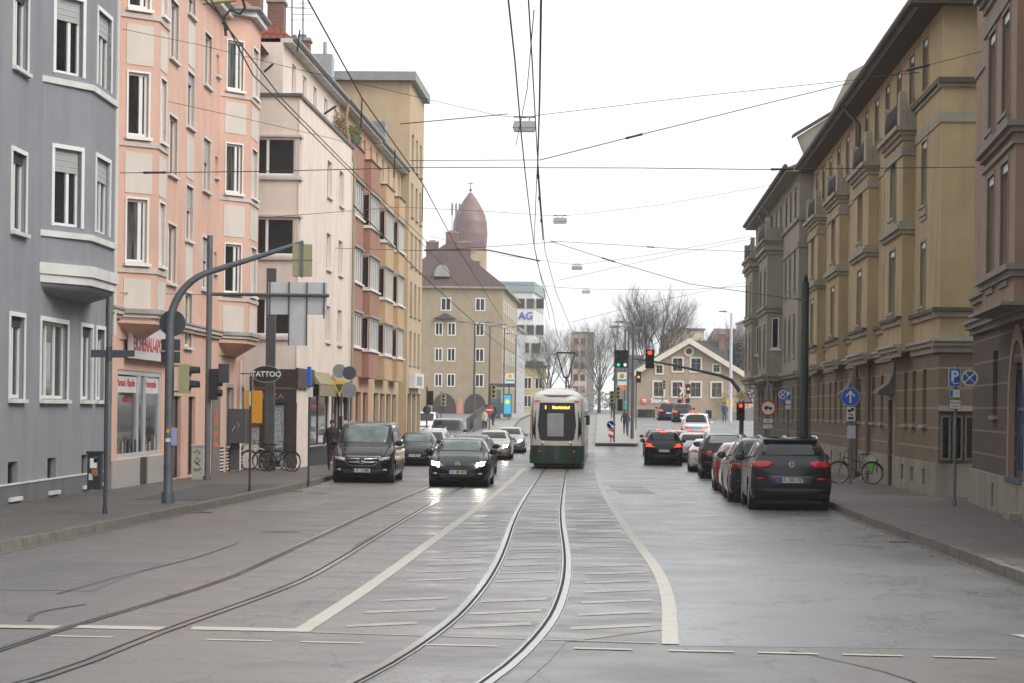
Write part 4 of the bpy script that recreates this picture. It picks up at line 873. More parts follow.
mb = MB(); FE.box(mb, -.4, FE.L + .3, -.2, .6, 12.6, 12.75); en.box(mb, -.6, en.L, -.2, .3, 12.602, 12.75); mb.build('eaves', E_TRIM, root)
mb = MB(); mb.tube([FE.p(-.4, .66, 12.82), FE.p(FE.L + .3, .66, 12.82)], .11, 8); mb.build('gutter', DARKF, root)
mb = MB(); a, b, c, d = FE.p(-.4, .62, 12.76), FE.p(FE.L + .3, .62, 12.76), FE.p(FE.L - 3, -5, 15.2), FE.p(3, -5, 15.2); e, f_ = FE.p(FE.L + .4, -11, 12.8), FE.p(-.6, -11, 12.8)
mb.face([a, b, c, d]); mb.face([d, c, e, f_]); mb.face([b, e, c]); mb.face([a, d, f_]); mb.build('roof', TILEG, root)
for y in (125.2, 130.2): pipe(root, [FE.p(FE.tY(y), .6, 12.7), FE.p(FE.tY(y), .12, 12.0), FE.p(FE.tY(y), .12, 10.2)], .07)
# curved gable end wall of the roof behind (rendered, Dutch-gable profile)
mb = MB(); pr_ = [(13.0, 12.4), (13.1, 13.3), (12.7, 14.3), (14.1, 15.2), (15.0, 17.2), (17.5, 18.6), (22, 18.6), (22, 12.4)]
A = [(x, 108.0, z) for x, z in pr_]; B = [(x, 108.35, z) for x, z in pr_]; mb.face(A); mb.face(B[::-1])
for i in range(len(A)): mb.face([A[i], B[i], B[(i + 1) % len(A)], A[(i + 1) % len(A)]])
mb.build('gable_wall', E_WALL, root)
mb = MB(); mb.hexa([(12.5, 107.8, 14.25), (14.2, 107.8, 15.3), (14.2, 108.6, 15.3), (12.5, 108.6, 14.25), (12.5, 107.8, 14.4), (14.2, 107.8, 15.45), (14.2, 108.6, 15.45), (12.5, 108.6, 14.4)]); mb.build('gable_coping', SOFF, root)

# ================================================================ FAR BUILDINGS
def simple_win(root, fr, u0, u1, z0, z1, fm=WHITE, mull=(.5,), n=0, sur=None):
    """proud framed window for distant facades"""
    mb = MB(); w = .12
    for a, b, c, d in ((u0 - w, u0, z0 - w, z1 + w), (u1, u1 + w, z0 - w, z1 + w), (u0, u1, z0 - w, z0), (u0, u1, z1, z1 + w)): fr.box(mb, a, b, n - .02, n + .05, c, d)
    for q in mull: x = u0 + (u1 - u0) * q; fr.box(mb, x - .05, x + .05, n + .022, n + .045, z0, z1)
    o = mb.build('window', fm, root); mb = MB(); fr.box(mb, u0, u1, n - .02, n + .02, z0, z1); mb.build('pane', PANE, o)
def face_x(Xa, Xb, Y): return Fr((Xa, Y), (Xb, Y))
# tan hipped-roof house with arches
D_WALL = plaster('tan_render', (.33, .265, .18), .1, .06)
f = face_x(-16, -1.35, 300); fd = Fr((-1.35, 300), (.55, 342)); f.xx = lambda px: (px - 512) * .125 + 16
root = thing('apartment_building', 'tan house with brown hipped roof, four storeys and two ground floor archways', 'building', (-5, 300, 1.1))
mb = MB(); f.quad(mb, 0, f.L, 1.0, 16.8); fd.quad(mb, 0, fd.L, 1.0, 16.8); mb.face([(-16, 300, 1), (-16, 300, 16.8), (-14, 342, 16.8), (-14, 342, 1)]); mb.face([(-14, 342, 1), (-14, 342, 16.8), (.55, 342, 16.8), (.55, 342, 1)]); mb.build('wall', D_WALL, root)
X = lambda px: f.xx(px)
for (za, zb_) in ((4.6, 6.0), (7.75, 9.2), (11.0, 12.4)):
    for a, b in ((435, 441), (447.5, 453.8), (475.5, 482.5)): simple_win(root, f, X(a), X(b), za, zb_)
for a, b in ((440.5, 449), (475, 483)): simple_win(root, f, X(a), X(b), 14.1, 15.5)
for k in range(6):
    for za in (4.6, 7.75, 11.0, 14.1): simple_win(root, fd, 3 + k * 6.3, 4.4 + k * 6.3, za, za + 1.4)
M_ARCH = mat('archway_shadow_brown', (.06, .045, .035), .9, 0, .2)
for (a, b) in ((432.5, 456), (464, 486)):
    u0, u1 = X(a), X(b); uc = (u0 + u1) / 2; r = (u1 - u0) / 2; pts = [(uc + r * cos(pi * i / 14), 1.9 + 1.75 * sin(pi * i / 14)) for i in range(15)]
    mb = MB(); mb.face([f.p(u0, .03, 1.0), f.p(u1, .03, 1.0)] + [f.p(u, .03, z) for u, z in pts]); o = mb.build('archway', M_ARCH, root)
    mb = MB()
    for i in range(14):
        p0, p1 = pts[i], pts[i + 1]; k = 1.13
        q = [(uc + (p[0] - uc) * k, 1.9 + (p[1] - 1.9) * k) for p in (p0, p1)]; mb.face([f.p(*[p0[0], .08, p0[1]]), f.p(q[0][0], .08, q[0][1]), f.p(q[1][0], .08, q[1][1]), f.p(p1[0], .08, p1[1])])
    mb.build('arch_trim', O_TRIM, o)
mb = MB(); f.box(mb, X(457.5), X(462.5), 0, .1, 1.0, 3.0); mb.build('poster_column', mat('salmon_board', (.55, .25, .15), .6, 0, .1), root)
mb = MB(); f.box(mb, -.3, f.L + .4, -.1, .5, 16.8, 17.05); fd.box(mb, -.4, fd.L, -.1, .5, 16.802, 17.052); mb.build('eaves', O_TRIM, root)
mb = MB(); c1 = [(-16.3, 299.5, 17.06), (-.9, 299.5, 17.06), (1.1, 342.4, 17.06), (-14, 342.4, 17.06)]; r0, r1 = (-8.3, 309, 23.3), (-7.2, 333, 23.3)
mb.face([c1[0], c1[1], r0]); mb.face([c1[1], c1[2], r1, r0]); mb.face([c1[2], c1[3], r1]); mb.face([c1[3], c1[0], r0, r1]); mb.build('roof', TILED, root)
mb = MB(); n = 8; pts = [(X(440) + 1.0 * cos(pi * i / n), 18.3 + 1.5 * sin(pi * i / n)) for i in range(n + 1)]
mb.face([(u - 16, 300.6, z) for u, z in pts]); 
for i in range(n): mb.face([(pts[i][0] - 16, 300.6, pts[i][1]), (pts[i + 1][0] - 16, 300.6, pts[i + 1][1]), (pts[i + 1][0] - 16, 303.5, pts[i + 1][1]), (pts[i][0] - 16, 303.5, pts[i][1])])
mb.build('dormer', STONE, root)
mb = MB(); f.box(mb, X(436), X(452), 0, .6, 12.9, 13.0); mb.hexa([f.p(X(433), .7, 13.0), f.p(X(455), .7, 13.0), f.p(X(455), 0, 13.0), f.p(X(433), 0, 13.0), f.p(X(443), .3, 13.6), f.p(X(445), .3, 13.6), f.p(X(445), 0, 13.7), f.p(X(443), 0, 13.7)]); mb.build('window_pediment', TILED, root)
for (x, y, z) in ((-10.6, 312, 22.5), (-8.0, 309.5, 23.6), (-6.5, 316, 22.8)): chimney(root, x, y, 1.6, 1.2, 18.5, z + .8)
# church tower
M_COP = mat('reddish_copper', (.17, .10, .095), .5, .05, .25, .5); root = thing('church_tower', 'church tower with red brown pointed onion dome and gilt cross', 'tower', (-6.3, 430, 1.15))
mb = MB(); n = 8; cx, cy = -7.9, 430
prof = [(2.85, 30.2), (3.05, 31.2), (3.15, 33), (3.0, 35.2), (2.6, 36.6), (1.9, 38.0), (1.0, 39.4), (.25, 40.4)]
mb.lathe(prof, (cx, cy, 0), 16); mb.build('dome', M_COP, root)
mb = MB(); mb.box(cx - 2.0, cx + 3.0, cy - 2.5, cy + 2.5, 1, 29.9); mb.cyl((cx, cy, 29.95), 2.95, .5, 16); o = mb.build('shaft', plaster('tower_render', (.42, .30, .20)), root)
mb = MB()
for x in (-1.2, .6): mb.box(cx + x, cx + x + 1.2, cy - 2.55, cy - 2.48, 24.5, 28)
mb.build('belfry_opening', DARKF, root)
mb = MB(); mb.cyl((cx, cy, 41.3), .1, 2.0, 6); mb.lathe([(.01, -.4), (.35, 0), (.01, .4)], (cx, cy, 40.9), 10); mb.box(cx - .5, cx + .5, cy - .06, cy + .06, 42.0, 42.15); mb.build('cross', mat('old_gilt', (.35, .22, .06), .4, .6, .1), root)
mb = MB()
for x in (-3.2, -2.5, -1.9): mb.tube([(cx + x, cy - 2, 30), (cx + x, cy - 2, 38.5)], .07, 5); mb.box(cx + x - .18, cx + x + .18, cy - 2.2, cy - 2, 36.2, 38.2)
mb.build('antenna_mast', GUT, root)
# white office block
W_OFF = plaster('white_panel_facade', (.62, .62, .59), .06, .03); f = face_x(-9, 3.3, 400); fs_ = Fr((3.3, 400), (5.4, 425))
root = thing('office_building', 'white office block with blue rooftop lettering beside the tan house', 'building', (-2, 400, 1.15))
mb = MB(); mb.prism([(-9, 400), (3.3, 400), (5.4, 425), (-9, 425)], 1.0, 21.3); mb.build('wall', W_OFF, root)
mb = MB(); mb.prism([(-9.1, 399.7), (3.5, 399.7), (5.7, 425.3), (-9.1, 425.3)], 21.3, 23.0); mb.build('roof_storey', mat('grey_blue_cladding', (.24, .29, .31), .5, 0, .08), root)
U = lambda px: (px - 512) / 6.0 + 9
for zc in (18.6, 14.2, 8.2, 5.6, 2.9): 
    for k in range(3): simple_win(root, f, U(516) + k * 1.6, U(516) + k * 1.6 + 1.15, zc, zc + 1.5, GUT, ())
for zc in (11.2,): 
    for k in range(2): simple_win(root, f, U(520) + k * 1.9, U(520) + k * 1.9 + 1.3, zc, zc + 1.5, GUT, ())
for zc in (18.6, 14.2, 11.2, 8.2, 5.6):
    for k in range(4): simple_win(root, fs_, 2 + k * 6, 5 + k * 6, zc, zc + 1.4, GUT, ())
text_on('g AG', f, U(521), .15, 17.25, 1.75, mat('blue_sign_letters', (.03, .06, .42), .4, 0, 0), root, 1.0, .03)
# yellow low building and long grey annex
root = thing('apartment_building', 'small pale yellow building in front of the white office block', 'building', (2, 372, 1.15))
mb = MB(); mb.box(1.3, 5.2, 372, 384, 1.0, 8.2); mb.build('wall', plaster('pale_yellow_render', (.55, .44, .22)), root); f = face_x(1.3, 5.2, 372)
for k in range(2):
    for z in (2.2, 5.0): simple_win(root, f, .6 + k * 1.7, 1.6 + k * 1.7, z, z + 1.6)
mb = MB(); mb.box(1.1, 5.4, 371.8, 384.2, 8.2, 8.6); mb.build('roof', TILEG, root)
root = thing('apartment_building', 'long pale grey building seen edge-on between tan house and office', 'building', (.2, 350, 1.15))
mb = MB(); mb.prism([(-3, 344), (.6, 344), (1.9, 368), (-3, 368)], 1.0, 13.2); mb.build('wall', plaster('light_grey_render', (.40, .41, .42)), root); fg = Fr((.6, 344), (1.9, 368))
for k in range(4):
    for z in (3, 6, 9): simple_win(root, fg, 2 + k * 5.5, 3.6 + k * 5.5, z, z + 1.6)
mb = MB(); mb.prism([(-3, 343.7), (.9, 343.7), (2.2, 368), (-3, 368)], 13.2, 13.6); mb.build('roof', GUT, root)
# distant residential tower
root = thing('apartment_tower', 'hazy salmon and grey residential tower far behind the tram wires', 'building', (17, 600, 1.15))
mb = MB(); mb.box(14.8, 18.6, 600, 612, 1, 20.6); mb.build('wall', plaster('hazy_salmon_render', (.50, .34, .25)), root); mb = MB(); mb.box(18.6, 20.4, 600.5, 612, 1, 20.6); mb.box(14.8, 20.4, 599.9, 612, 20.6, 21.2); mb.build('side_wing', GUT, root); f = face_x(14.8, 18.6, 600)
for k in range(6): simple_win(root, f, .5, 1.6, 3 + k * 3, 4.5 + k * 3, GUT, ()); simple_win(root, f, 2.2, 3.3, 3 + k * 3, 4.5 + k * 3, GUT, ())
# gable house
S_WALL = plaster('taupe_house_render', (.34, .27, .205), .1, .05); CREAM = plaster('cream_surround', (.62, .57, .46), .05)
root = thing('house', 'taupe gabled house with cream window surrounds and a white Storage sign', 'house', (18.8, 250, 1.1))
XA, XB = 13.0, 24.2; f = face_x(XA, XB, 250); xr, zr = 18.35, 9.15; zl = 5.9
mb = MB(); P = [(XA, 250, .9), (XB, 250, .9), (XB, 250, zl - .2), (xr, 250, zr), (XA, 250, zl)]; Q = [(x, y + 16, z) for x, y, z in P]; mb.face(P); mb.face(Q[::-1])
for i in range(5): 
    if i != 2 and i != 3: mb.face([P[i], Q[i], Q[(i + 1) % 5], P[(i + 1) % 5]])
mb.build('wall', S_WALL, root)
mb = MB()
for (xa, za, xb, zb2) in ((XA - .5, zl - .25, xr, zr + .05), (xr, zr + .05, XB + .5, zl - .5)):
    mb.hexa([(xa, 249.4, za), (xb, 249.4, zb2), (xb, 266.5, zb2), (xa, 266.5, za), (xa, 249.4, za + .22), (xb, 249.4, zb2 + .22), (xb, 266.5, zb2 + .22), (xa, 266.5, za + .22)])
mb.build('roof', TILEG, root)
mb = MB()
for (xa, za, xb, zb2) in ((XA - .5, zl - .26, xr, zr + .04), (xr, zr + .04, XB + .5, zl - .51)):
    mb.hexa([(xa, 249.34, za - .35), (xb, 249.34, zb2 - .35), (xb, 249.6, zb2 - .35), (xa, 249.6, za - .35), (xa, 249.34, za + .25), (xb, 249.34, zb2 + .25), (xb, 249.6, zb2 + .25), (xa, 249.6, za + .25)])
mb.build('barge_board', CREAM, root)
for (x, w, z, h) in ((15.25, 1.0, 3.35, 1.45), (17.2, 1.0, 3.35, 1.45), (19.1, 1.0, 3.35, 1.45), (21.3, 1.0, 3.35, 1.45), (17.2, .95, 6.0, 1.3), (19.1, .95, 6.0, 1.3), (21.25, .6, 5.95, .7), (15.3, .6, 5.75, .8)):
    mb = MB(); u = x - XA
    for a, b, c, d in ((u - w / 2 - .18, u - w / 2, z - .18, z + h + .18), (u + w / 2, u + w / 2 + .18, z - .18, z + h + .18), (u - w / 2, u + w / 2, z - .18, z), (u - w / 2, u + w / 2, z + h, z + h + .18)): f.box(mb, a, b, -.02, .07, c, d)
    o = mb.build('window', CREAM, root); mb = MB(); f.box(mb, u - w / 2, u + w / 2, -.02, .03, z, z + h); mb.build('pane', PANE, o); mb = MB(); f.box(mb, u - .03, u + .03, .03, .05, z, z + h); f.box(mb, u - w / 2, u + w / 2, .03, .048, z + h * .6, z + h * .6 + .05); mb.build('glazing_bar', GUT, o)
mb = MB(); mb.lathe([(.55, -.04), (.55, .04), (.3, .04), (.3, -.04)], (xr, 249.92, 8.05), 20, axis='y'); o = mb.build('round_window', CREAM, root); mb = MB(); mb.lathe([(.001, -.02), (.3, -.02), (.3, .02)], (xr, 249.95, 8.05), 16, axis='y'); mb.build('pane', PANE, o)
mb = MB()
for a, b in ((.1, 1.9), (2.4, 3.6), (3.9, 5.3), (7.2, 7.8)): f.box(mb, a, b, 0, .04, 1.0, 1.95)
mb.build('ground_floor_window', PANE, root)
M_PK = mat('coral_sign', (.70, .06, .09), .4, 0, 0); mb = MB(); mb.lathe([(.001, -.08), (.34, -.08), (.34, .02)], (XA + .75, 249.9, 2.85), 18, axis='y'); sg = mb.build('sign_disc', M_PK, root)
text_on('TS', f, .75, .2, 2.85, .4, WHITE, sg, 1, .02); text_on('Storage', f, 2.35, .12, 2.85, .66, mat('sign_white_letters', (.75, .74, .72), .4, 0, 0), root, .9, .02)
# buildings behind the gable house
def block(name, label, cat, x0, x1, y, z0, z1, dep, wm, rm, kind='flat', rise=3, wins=()):
    root = thing(name, label, cat, ((x0 + x1) / 2, y, z0)); mb = MB(); mb.box(x0, x1, y, y + dep, z0 - .2, z1); mb.build('wall', wm, root); mb = MB()
    if kind == 'flat': mb.box(x0 - .25, x1 + .25, y - .25, y + dep + .25, z1, z1 + .3)
    else:
        ym = y + dep / 2; A, B, C, D = (x0 - .4, y - .4, z1), (x1 + .4, y - .4, z1), (x1 + .4, y + dep + .4, z1), (x0 - .4, y + dep + .4, z1); r0, r1 = (x0 + .5, ym, z1 + rise), (x1 - .5, ym, z1 + rise)
        mb.face([A, B, r1, r0]); mb.face([B, C, r1]); mb.face([C, D, r0, r1]); mb.face([D, A, r0]); mb.face([A, D, C, B])
    mb.build('roof', rm, root); f = face_x(x0, x1, y)
    for (a, b, c, d) in wins: simple_win(root, f, a, b, c, d)
    return root
r = block('house', 'old house with dark steep roof directly behind the taupe gabled house', 'house', 19.6, 30, 290, 1.15, 6.2, 10, plaster('cream_render_far', (.5, .44, .34)), TILEG, 'hip', 4.3)
mb = MB(); P = [(18.6, 289.5, 7.5), (23.2, 289.5, 7.5), (19.8, 289.5, 12.1)]; Q = [(x, 296, z) for x, y, z in P]; mb.face(P); mb.face(Q[::-1]); mb.face([P[1], Q[1], Q[2], P[2]]); mb.face([P[2], Q[2], Q[0], P[0]]); mb.build('gable', CREAM, r)
chimney(r, 25.6, 294, .7, .8, 9, 11.3); chimney(r, 18.6, 294, 1.0, 1.0, 7, 11.0)
block('house', 'low house with grey roof left of the bare tree, behind the tram stop', 'house', 13.2, 17.0, 300, 1.15, 5.6, 9, plaster('grey_render_far', (.30, .29, .27)), TILEG, 'hip', 3.2)
U0 = lambda px, Y: (px - 512) / 2400 * Y
r = block('apartment_building', 'cream flat-roofed apartment block on the skyline behind the bare tree', 'building', U0(672, 380), U0(703, 380), 380, 1.15, 14.6, 12, plaster('cream_block', (.60, .53, .38)), GUT, 'flat', wins=[(1 + k * 1.6, 2 + k * 1.6, 11.6, 12.8) for k in range(2)])
block('apartment_building', 'brown roofed house on the skyline left of the tall lamp post', 'building', U0(713, 400), U0(741, 400), 400, 1.15, 13.6, 12, plaster('brown_block', (.22, .16, .13)), mat('brown_roof_sheet', (.13, .085, .08), .7, 0, .1), 'hip', 2.2)
r = block('apartment_building', 'glass and concrete apartment block at the right edge of the skyline', 'building', U0(742, 420), U0(751, 420), 420, 1.15, 17.4, 12, plaster('pale_block', (.42, .44, .43)), GUT, 'flat', wins=[(.3, 1.4, 9.5 + 2.7 * k, 10.9 + 2.7 * k) for k in range(3)])
block('apartment_building', 'yellow apartment block beside the glass block at the skyline edge', 'building', U0(751.5, 424), U0(775, 424), 424, 1.15, 18.6, 12, plaster('yellow_block', (.58, .46, .24)), GUT, 'flat', wins=[(.6 + 2 * k, 1.6 + 2 * k, 5 + 2.8 * j, 6.4 + 2.8 * j) for k in range(2) for j in range(4)])
# low parapet of the bridge road on the right
root = thing('retaining_wall', 'grey concrete ramp wall with railing right of the taupe house', 'wall', (22, 243, 1.0))
mb = MB(); mb.hexa([(20.6, 236, .6), (26, 232, .6), (26, 232.4, .6), (20.6, 236.4, .6), (20.6, 236, 1.5), (26, 232, 3.0), (26, 232.4, 3.0), (20.6, 236.4, 1.5)]); mb.build('concrete_wall', mat('grey_concrete', (.30, .29, .28), .8, 0, .15), root)
mb = MB()
for i in range(12): k = i / 11; x, y, z = 20.6 + 5.4 * k, 236.2 - 4 * k, 1.5 + 1.5 * k; mb.tube([(x, y, z), (x, y, z + .9)], .03, 5)
mb.tube([(20.6, 236.2, 2.4), (26, 232.2, 3.9)], .04, 6); mb.build('railing', GUT, root)
# ================================================================ VEHICLES
GLASS = mat('car_glass', (.010, .014, .015), .05, 0, .3, 3, spec=.5); GLASSL = mat('pale_reflection_glass', (.085, .115, .115), .06, 0, .55, 2.2, spec=.8)  # pale glass: colour noise painted in as a reflection pattern
RUB = mat('tyre_rubber', (.018, .018, .018), .8, 0, 0); RIM = mat('alloy_rim', (.35, .35, .36), .35, .8, 0); BLK = mat('black_plastic', (.015, .015, .016), .5, 0, 0)
CHR = mat('chrome', (.65, .65, .66), .15, 1, 0); PLATE = mat('plate_white', (.62, .62, .60), .4, 0, 0); PBLUE = mat('plate_blue', (.02, .07, .45), .4, 0, 0)
TAIL = mat('tail_lens', (.22, .008, .01), .15, 0, 0, emit=.05); TAILON = glow('brake_light_lit', (1, .04, .015), 1.3); HEAD = mat('head_lens', (.45, .47, .48), .08, .3, 0); HEADON = glow('headlight_lit', (1, .93, .78), 70); HEADDIM = glow('headlight_glow', (1, .85, .6), 5)
AMB = glow('amber_lamp_lit', (1, .35, .05), 3)
def catmull(P, n):
    out = []
    for i in range(len(P) - 1):
        p0 = P[max(i - 1, 0)]; p1 = P[i]; p2 = P[i + 1]; p3 = P[min(i + 2, len(P) - 1)]
        for k in range(n):
            t = k / n; out.append([.5 * ((2 * b) + (c - a) * t + (2 * a - 5 * b + 4 * c - d) * t * t + (-a + 3 * b - 3 * c + d) * t ** 3) for a, b, c, d in zip(p0, p1, p2, p3)])
    out.append(list(P[-1])); return out
def lerp_rows(P, n):
    """monotone-ish smooth interpolation: linear with light smoothing"""
    out = []
    for a, b in zip(P, P[1:]):
        for k in range(n): t = k / n; out.append([x + (y - x) * t for x, y in zip(a, b)])
    out.append(list(P[-1]))
    for _ in range(2): out = [out[0]] + [[(p * .25 + q * .5 + r * .25) for p, q, r in zip(out[i - 1], out[i], out[i + 1])] for i in range(1, len(out) - 1)] + [out[-1]]
    return out
class Car:
    """x forward, origin at the middle of the footprint"""
    def __init__(s, name, label, cat, loc, rz, st, L, body, r=.32, axles=(.85, -.85), W=1.8, group=None, wx=None):
        s.root = thing(name, label, cat, loc, rz, group); s.L = L; s.W = W
        rows = lerp_rows(st, 5); V = []; ns = None
        for x, hw, zb, zt, ztop, wt in rows:
            sec = [(0, zb), (hw * .8, zb), (hw * .95, zb + .05), (hw, zb + .3 * (zt - zb)), (hw * 1.0, zb + .6 * (zt - zb)), (hw * .985, zt - .07), (hw * .955, zt), (wt + (hw * .955 - wt) * .5, zt + (ztop - zt) * .5 + .008), (wt + .012, ztop - .055), (wt * .92, ztop - .012), (wt * .5, ztop + .008), (0, ztop + .012)]
            sec = catmull([list(q) for q in sec], 3); ns = len(sec); X = L / 2 - x
            V.append([(X, y, z) for y, z in sec])
        wr = r + .055; s.ax = wx or axles; keep = []
        vs = []; 
        for sgn in (1, -1):
            for row in V:
                for (x, y, z) in row:
                    for a in s.ax:
                        d = hypot(x - a, z - r); 
                        if y > .5 * W / 2 and abs(d - wr) < .055 and z < r + wr: k = wr / max(d, 1e-4); x, z = a + (x - a) * k, r + (z - r) * k
                    vs.append((x, y * sgn, z))
        n = len(V); fs = []
        for h in range(2):
            o = h * n * ns
            for i in range(n - 1):
                for j in range(ns - 1):
                    q = (o + i * ns + j, o + (i + 1) * ns + j, o + (i + 1) * ns + j + 1, o + i * ns + j + 1); c = [sum(vs[k][m] for k in q) / 4 for m in range(3)]
                    if abs(c[1]) > .52 * W / 2 and any(hypot(c[0] - a, c[2] - r) < wr - .01 for a in s.ax): continue
                    fs.append(q if h else q[::-1])
            for e in (0, n - 1):
                ring = [o + e * ns + j for j in range(ns)]; c = len(vs); vs.append((vs[ring[0]][0] + (.02 if e == 0 else -.02), 0, (V[e][0][2] + V[e][-1][2]) / 2))
                for j in range(ns - 1): t = (ring[j], ring[j + 1], c); fs.append(t if (e == 0) != bool(h) else t[::-1])
        bm = bmesh.new(); bv = [bm.verts.new(v) for v in vs]
        for f in fs:
            try: bm.faces.new([bv[k] for k in f])
            except Exception: pass
        bmesh.ops.remove_doubles(bm, verts=bm.verts, dist=.002); bmesh.ops.recalc_face_normals(bm, faces=bm.faces); bm.normal_update(); s.bvh = BVHTree.FromBMesh(bm)
        me = bpy.data.meshes.new('body'); bm.to_mesh(me); bm.free(); me.materials.append(body); me.polygons.foreach_set('use_smooth', [True] * len(me.polygons)); me.update()
        s.body = bpy.data.objects.new('body', me); COL.objects.link(s.body); s.body.parent = s.root
        mb = MB()
        for a in s.ax: mb.box(a - wr - .06, a + wr + .06, -W / 2 + .16, W / 2 - .16, r * .6, r + wr + .06) if False else mb.cyl((a, 0, r), wr + .03, W - .34, 20, axis='y')
        mb.box(-L / 2 + .35, L / 2 - .35, -W / 2 + .2, W / 2 - .2, .17, .32); mb.build('underbody', BLK, s.root, True)
        for a in s.ax:
            for sd in (-1, 1):
                y = sd * (W / 2 - .125); mb = MB(); mb.lathe([(r * .62, -.1), (r * .95, -.105), (r, -.07), (r, .07), (r * .95, .105), (r * .62, .1)], (a, y, r), 26, axis='y'); w = mb.build('wheel', RUB, s.root, True)
                mb = MB(); yy = y + sd * .075
                mb.lathe([(r * .60, -.03), (r * .66, .03 * sd), (r * .60, .035 * sd)], (a, yy, r), 26, RIM, axis='y')
                for k in range(5):
                    t = 2 * pi * k / 5; 
                    for dt in (-.12, .12): mb.tube([(a + .05 * cos(t), yy + sd * .02, r + .05 * sin(t)), (a + r * .62 * cos(t + dt), yy + sd * .015, r + r * .62 * sin(t + dt))], [.022, .016], 5, RIM)
                mb.cyl((a, yy, r), .05, .06, 10, RIM, 'y'); mb.cyl((a, y, r), r * .62, .05, 20, BLK, 'y'); mb.build('rim', None, w, True)
    def patch(s, name, out, axis, m, off=.006, parent=None, mirror=False, rings=3, seg=.09):
        """outline conformed to the body; axis 'f','b' -> (y,z); 'l' -> (x,z) on both sides if mirror"""
        def ray(a, b, sgn=1):
            if axis == 'f': o, d = Vector((4, a, b)), Vector((-1, 0, 0))
            elif axis == 'b': o, d = Vector((-4, a, b)), Vector((1, 0, 0))
            elif axis == 't': o, d = Vector((a, b, 4)), Vector((0, 0, -1))
            else: o, d = Vector((a, 3 * sgn, b)), Vector((0, -sgn, 0))
            h = s.bvh.ray_cast(o, d, 5.5)
            if h[0] is None: h = s.bvh.find_nearest(o + d * (2.0 if axis in 'fb' else 2.1))
            nn = h[1]; 
            if nn.dot(d) > 0: nn = -nn
            return h[0], nn
        P = []
        for i in range(len(out)):
            a, b = out[i], out[(i + 1) % len(out)]; k = max(1, int(hypot(b[0] - a[0], b[1] - a[1]) / seg))
            for j in range(k): P.append((a[0] + (b[0] - a[0]) * j / k, a[1] + (b[1] - a[1]) * j / k))
        res = []
        for sgn in ((1, -1) if mirror else (1,)):
            pp = P if axis not in 'fb' or not mirror else [(a * sgn, b) for a, b in P]
            cx, cy = sum(p[0] for p in pp) / len(pp), sum(p[1] for p in pp) / len(pp); vs = []; fs = []; n = len(pp)
            for rr in range(rings, 0, -1):
                for (a, b) in pp:
                    h, nn = ray(cx + (a - cx) * rr / rings, cy + (b - cy) * rr / rings, sgn); vs.append(h + nn * off)
            h, nn = ray(cx, cy, sgn); vs.append(h + nn * off)
            for rr in range(rings - 1):
                for k in range(n): k2 = (k + 1) % n; fs.append((rr * n + k, rr * n + k2, (rr + 1) * n + k2, (rr + 1) * n + k))
            for k in range(n): fs.append(((rings - 1) * n + k, (rings - 1) * n + (k + 1) % n, rings * n))
            base = len(vs)
            for k, (a, b) in enumerate(pp): h, nn = ray(a, b, sgn); vs.append(h - nn * .004)
            for k in range(n): k2 = (k + 1) % n; fs.append((base + k, base + k2, k2, k))
            mb = MB(); mb.raw(vs, fs, None, True); mb.sm = [i < len(fs) - n for i in range(len(fs))]
            o = mb.build(name, m, parent or s.root, True); bm = bmesh.new(); bm.from_mesh(o.data); bmesh.ops.recalc_face_normals(bm, faces=bm.faces)
            c = vs[base - 1]; bm.normal_update(); h, nn = ray(cx, cy, sgn)
            bm.faces.ensure_lookup_table()
            f0 = min(bm.faces, key=lambda f: (f.calc_center_median() - c).length)
            if f0.normal.dot(nn) < 0: bmesh.ops.reverse_faces(bm, faces=bm.faces)
            bm.to_mesh(o.data); bm.free(); res.append(o)
        return res
    def mirrors(s, x, z, m, y=None):
        for sd in (-1, 1):
            y0 = (y or s.W / 2 - .06); mb = MB(); mb.tube([(x, sd * (y0 - .04), z - .05), (x - .02, sd * (y0 + .08), z)], .02, 6, BLK)
            mb.lathe([(.01, -.05), (.07, -.045), (.095, 0), (.08, .05), (.01, .07)], (x, sd * (y0 + .13), z + .02), 12, m, axis='x'); o = mb.build('wing_mirror', None, s.root, True)
            for v in o.data.vertices: v.co.y = sd * (y0 + .13) + (v.co.y - sd * (y0 + .13)) * 1.25
    def plate(s, end, z, txt=None, w=.52, x=None):
        d = 1 if end == 'f' else -1; X = x if x is not None else s.L / 2 + .01
        h, _ = None, None
        hit = s.bvh.ray_cast(Vector((4 * d, 0, z)), Vector((-d, 0, 0)), 5)
        X = abs(hit[0].x) + .03 if hit[0] is not None else X
        mb = MB(); mb.box(min(d * X, d * (X - .05)), max(d * X, d * (X - .05)), -w / 2 - .01, w / 2 + .01, z - .065, z + .065, BLK); mb.box(min(d * (X + .004), d * X), max(d * (X + .004), d * X), -w / 2, w / 2, z - .055, z + .055, PLATE)
        yb = -w / 2 if d < 0 else w / 2; yl = w / 2 if d < 0 else -w / 2
        a, b = (yl - .045, yl) if yl > 0 else (yl, yl + .045); mb.box(min(d * (X + .007), d * X), max(d * (X + .007), d * X), a, b, z - .055, z + .055, PBLUE)
        o = mb.build('number_plate', None, s.root, True)
        if txt:
            f = Fr((-(X + .006), .5), (-(X + .006), -.5)) if d < 0 else Fr(((X + .006), -.5), ((X + .006), .5))
            text_on(txt, f, .53, .002, z, .105, BLK, o, .92, .003, local=True)
    def handles(s, xs, z):
        for x in xs:
            for sd in (-1, 1): mb = MB(); mb.tube([(x - .09, sd * (s.W / 2 - .005), z), (x + .09, sd * (s.W / 2 - .005), z)], .016, 6); mb.build('door_handle', BLK, s.root, True)
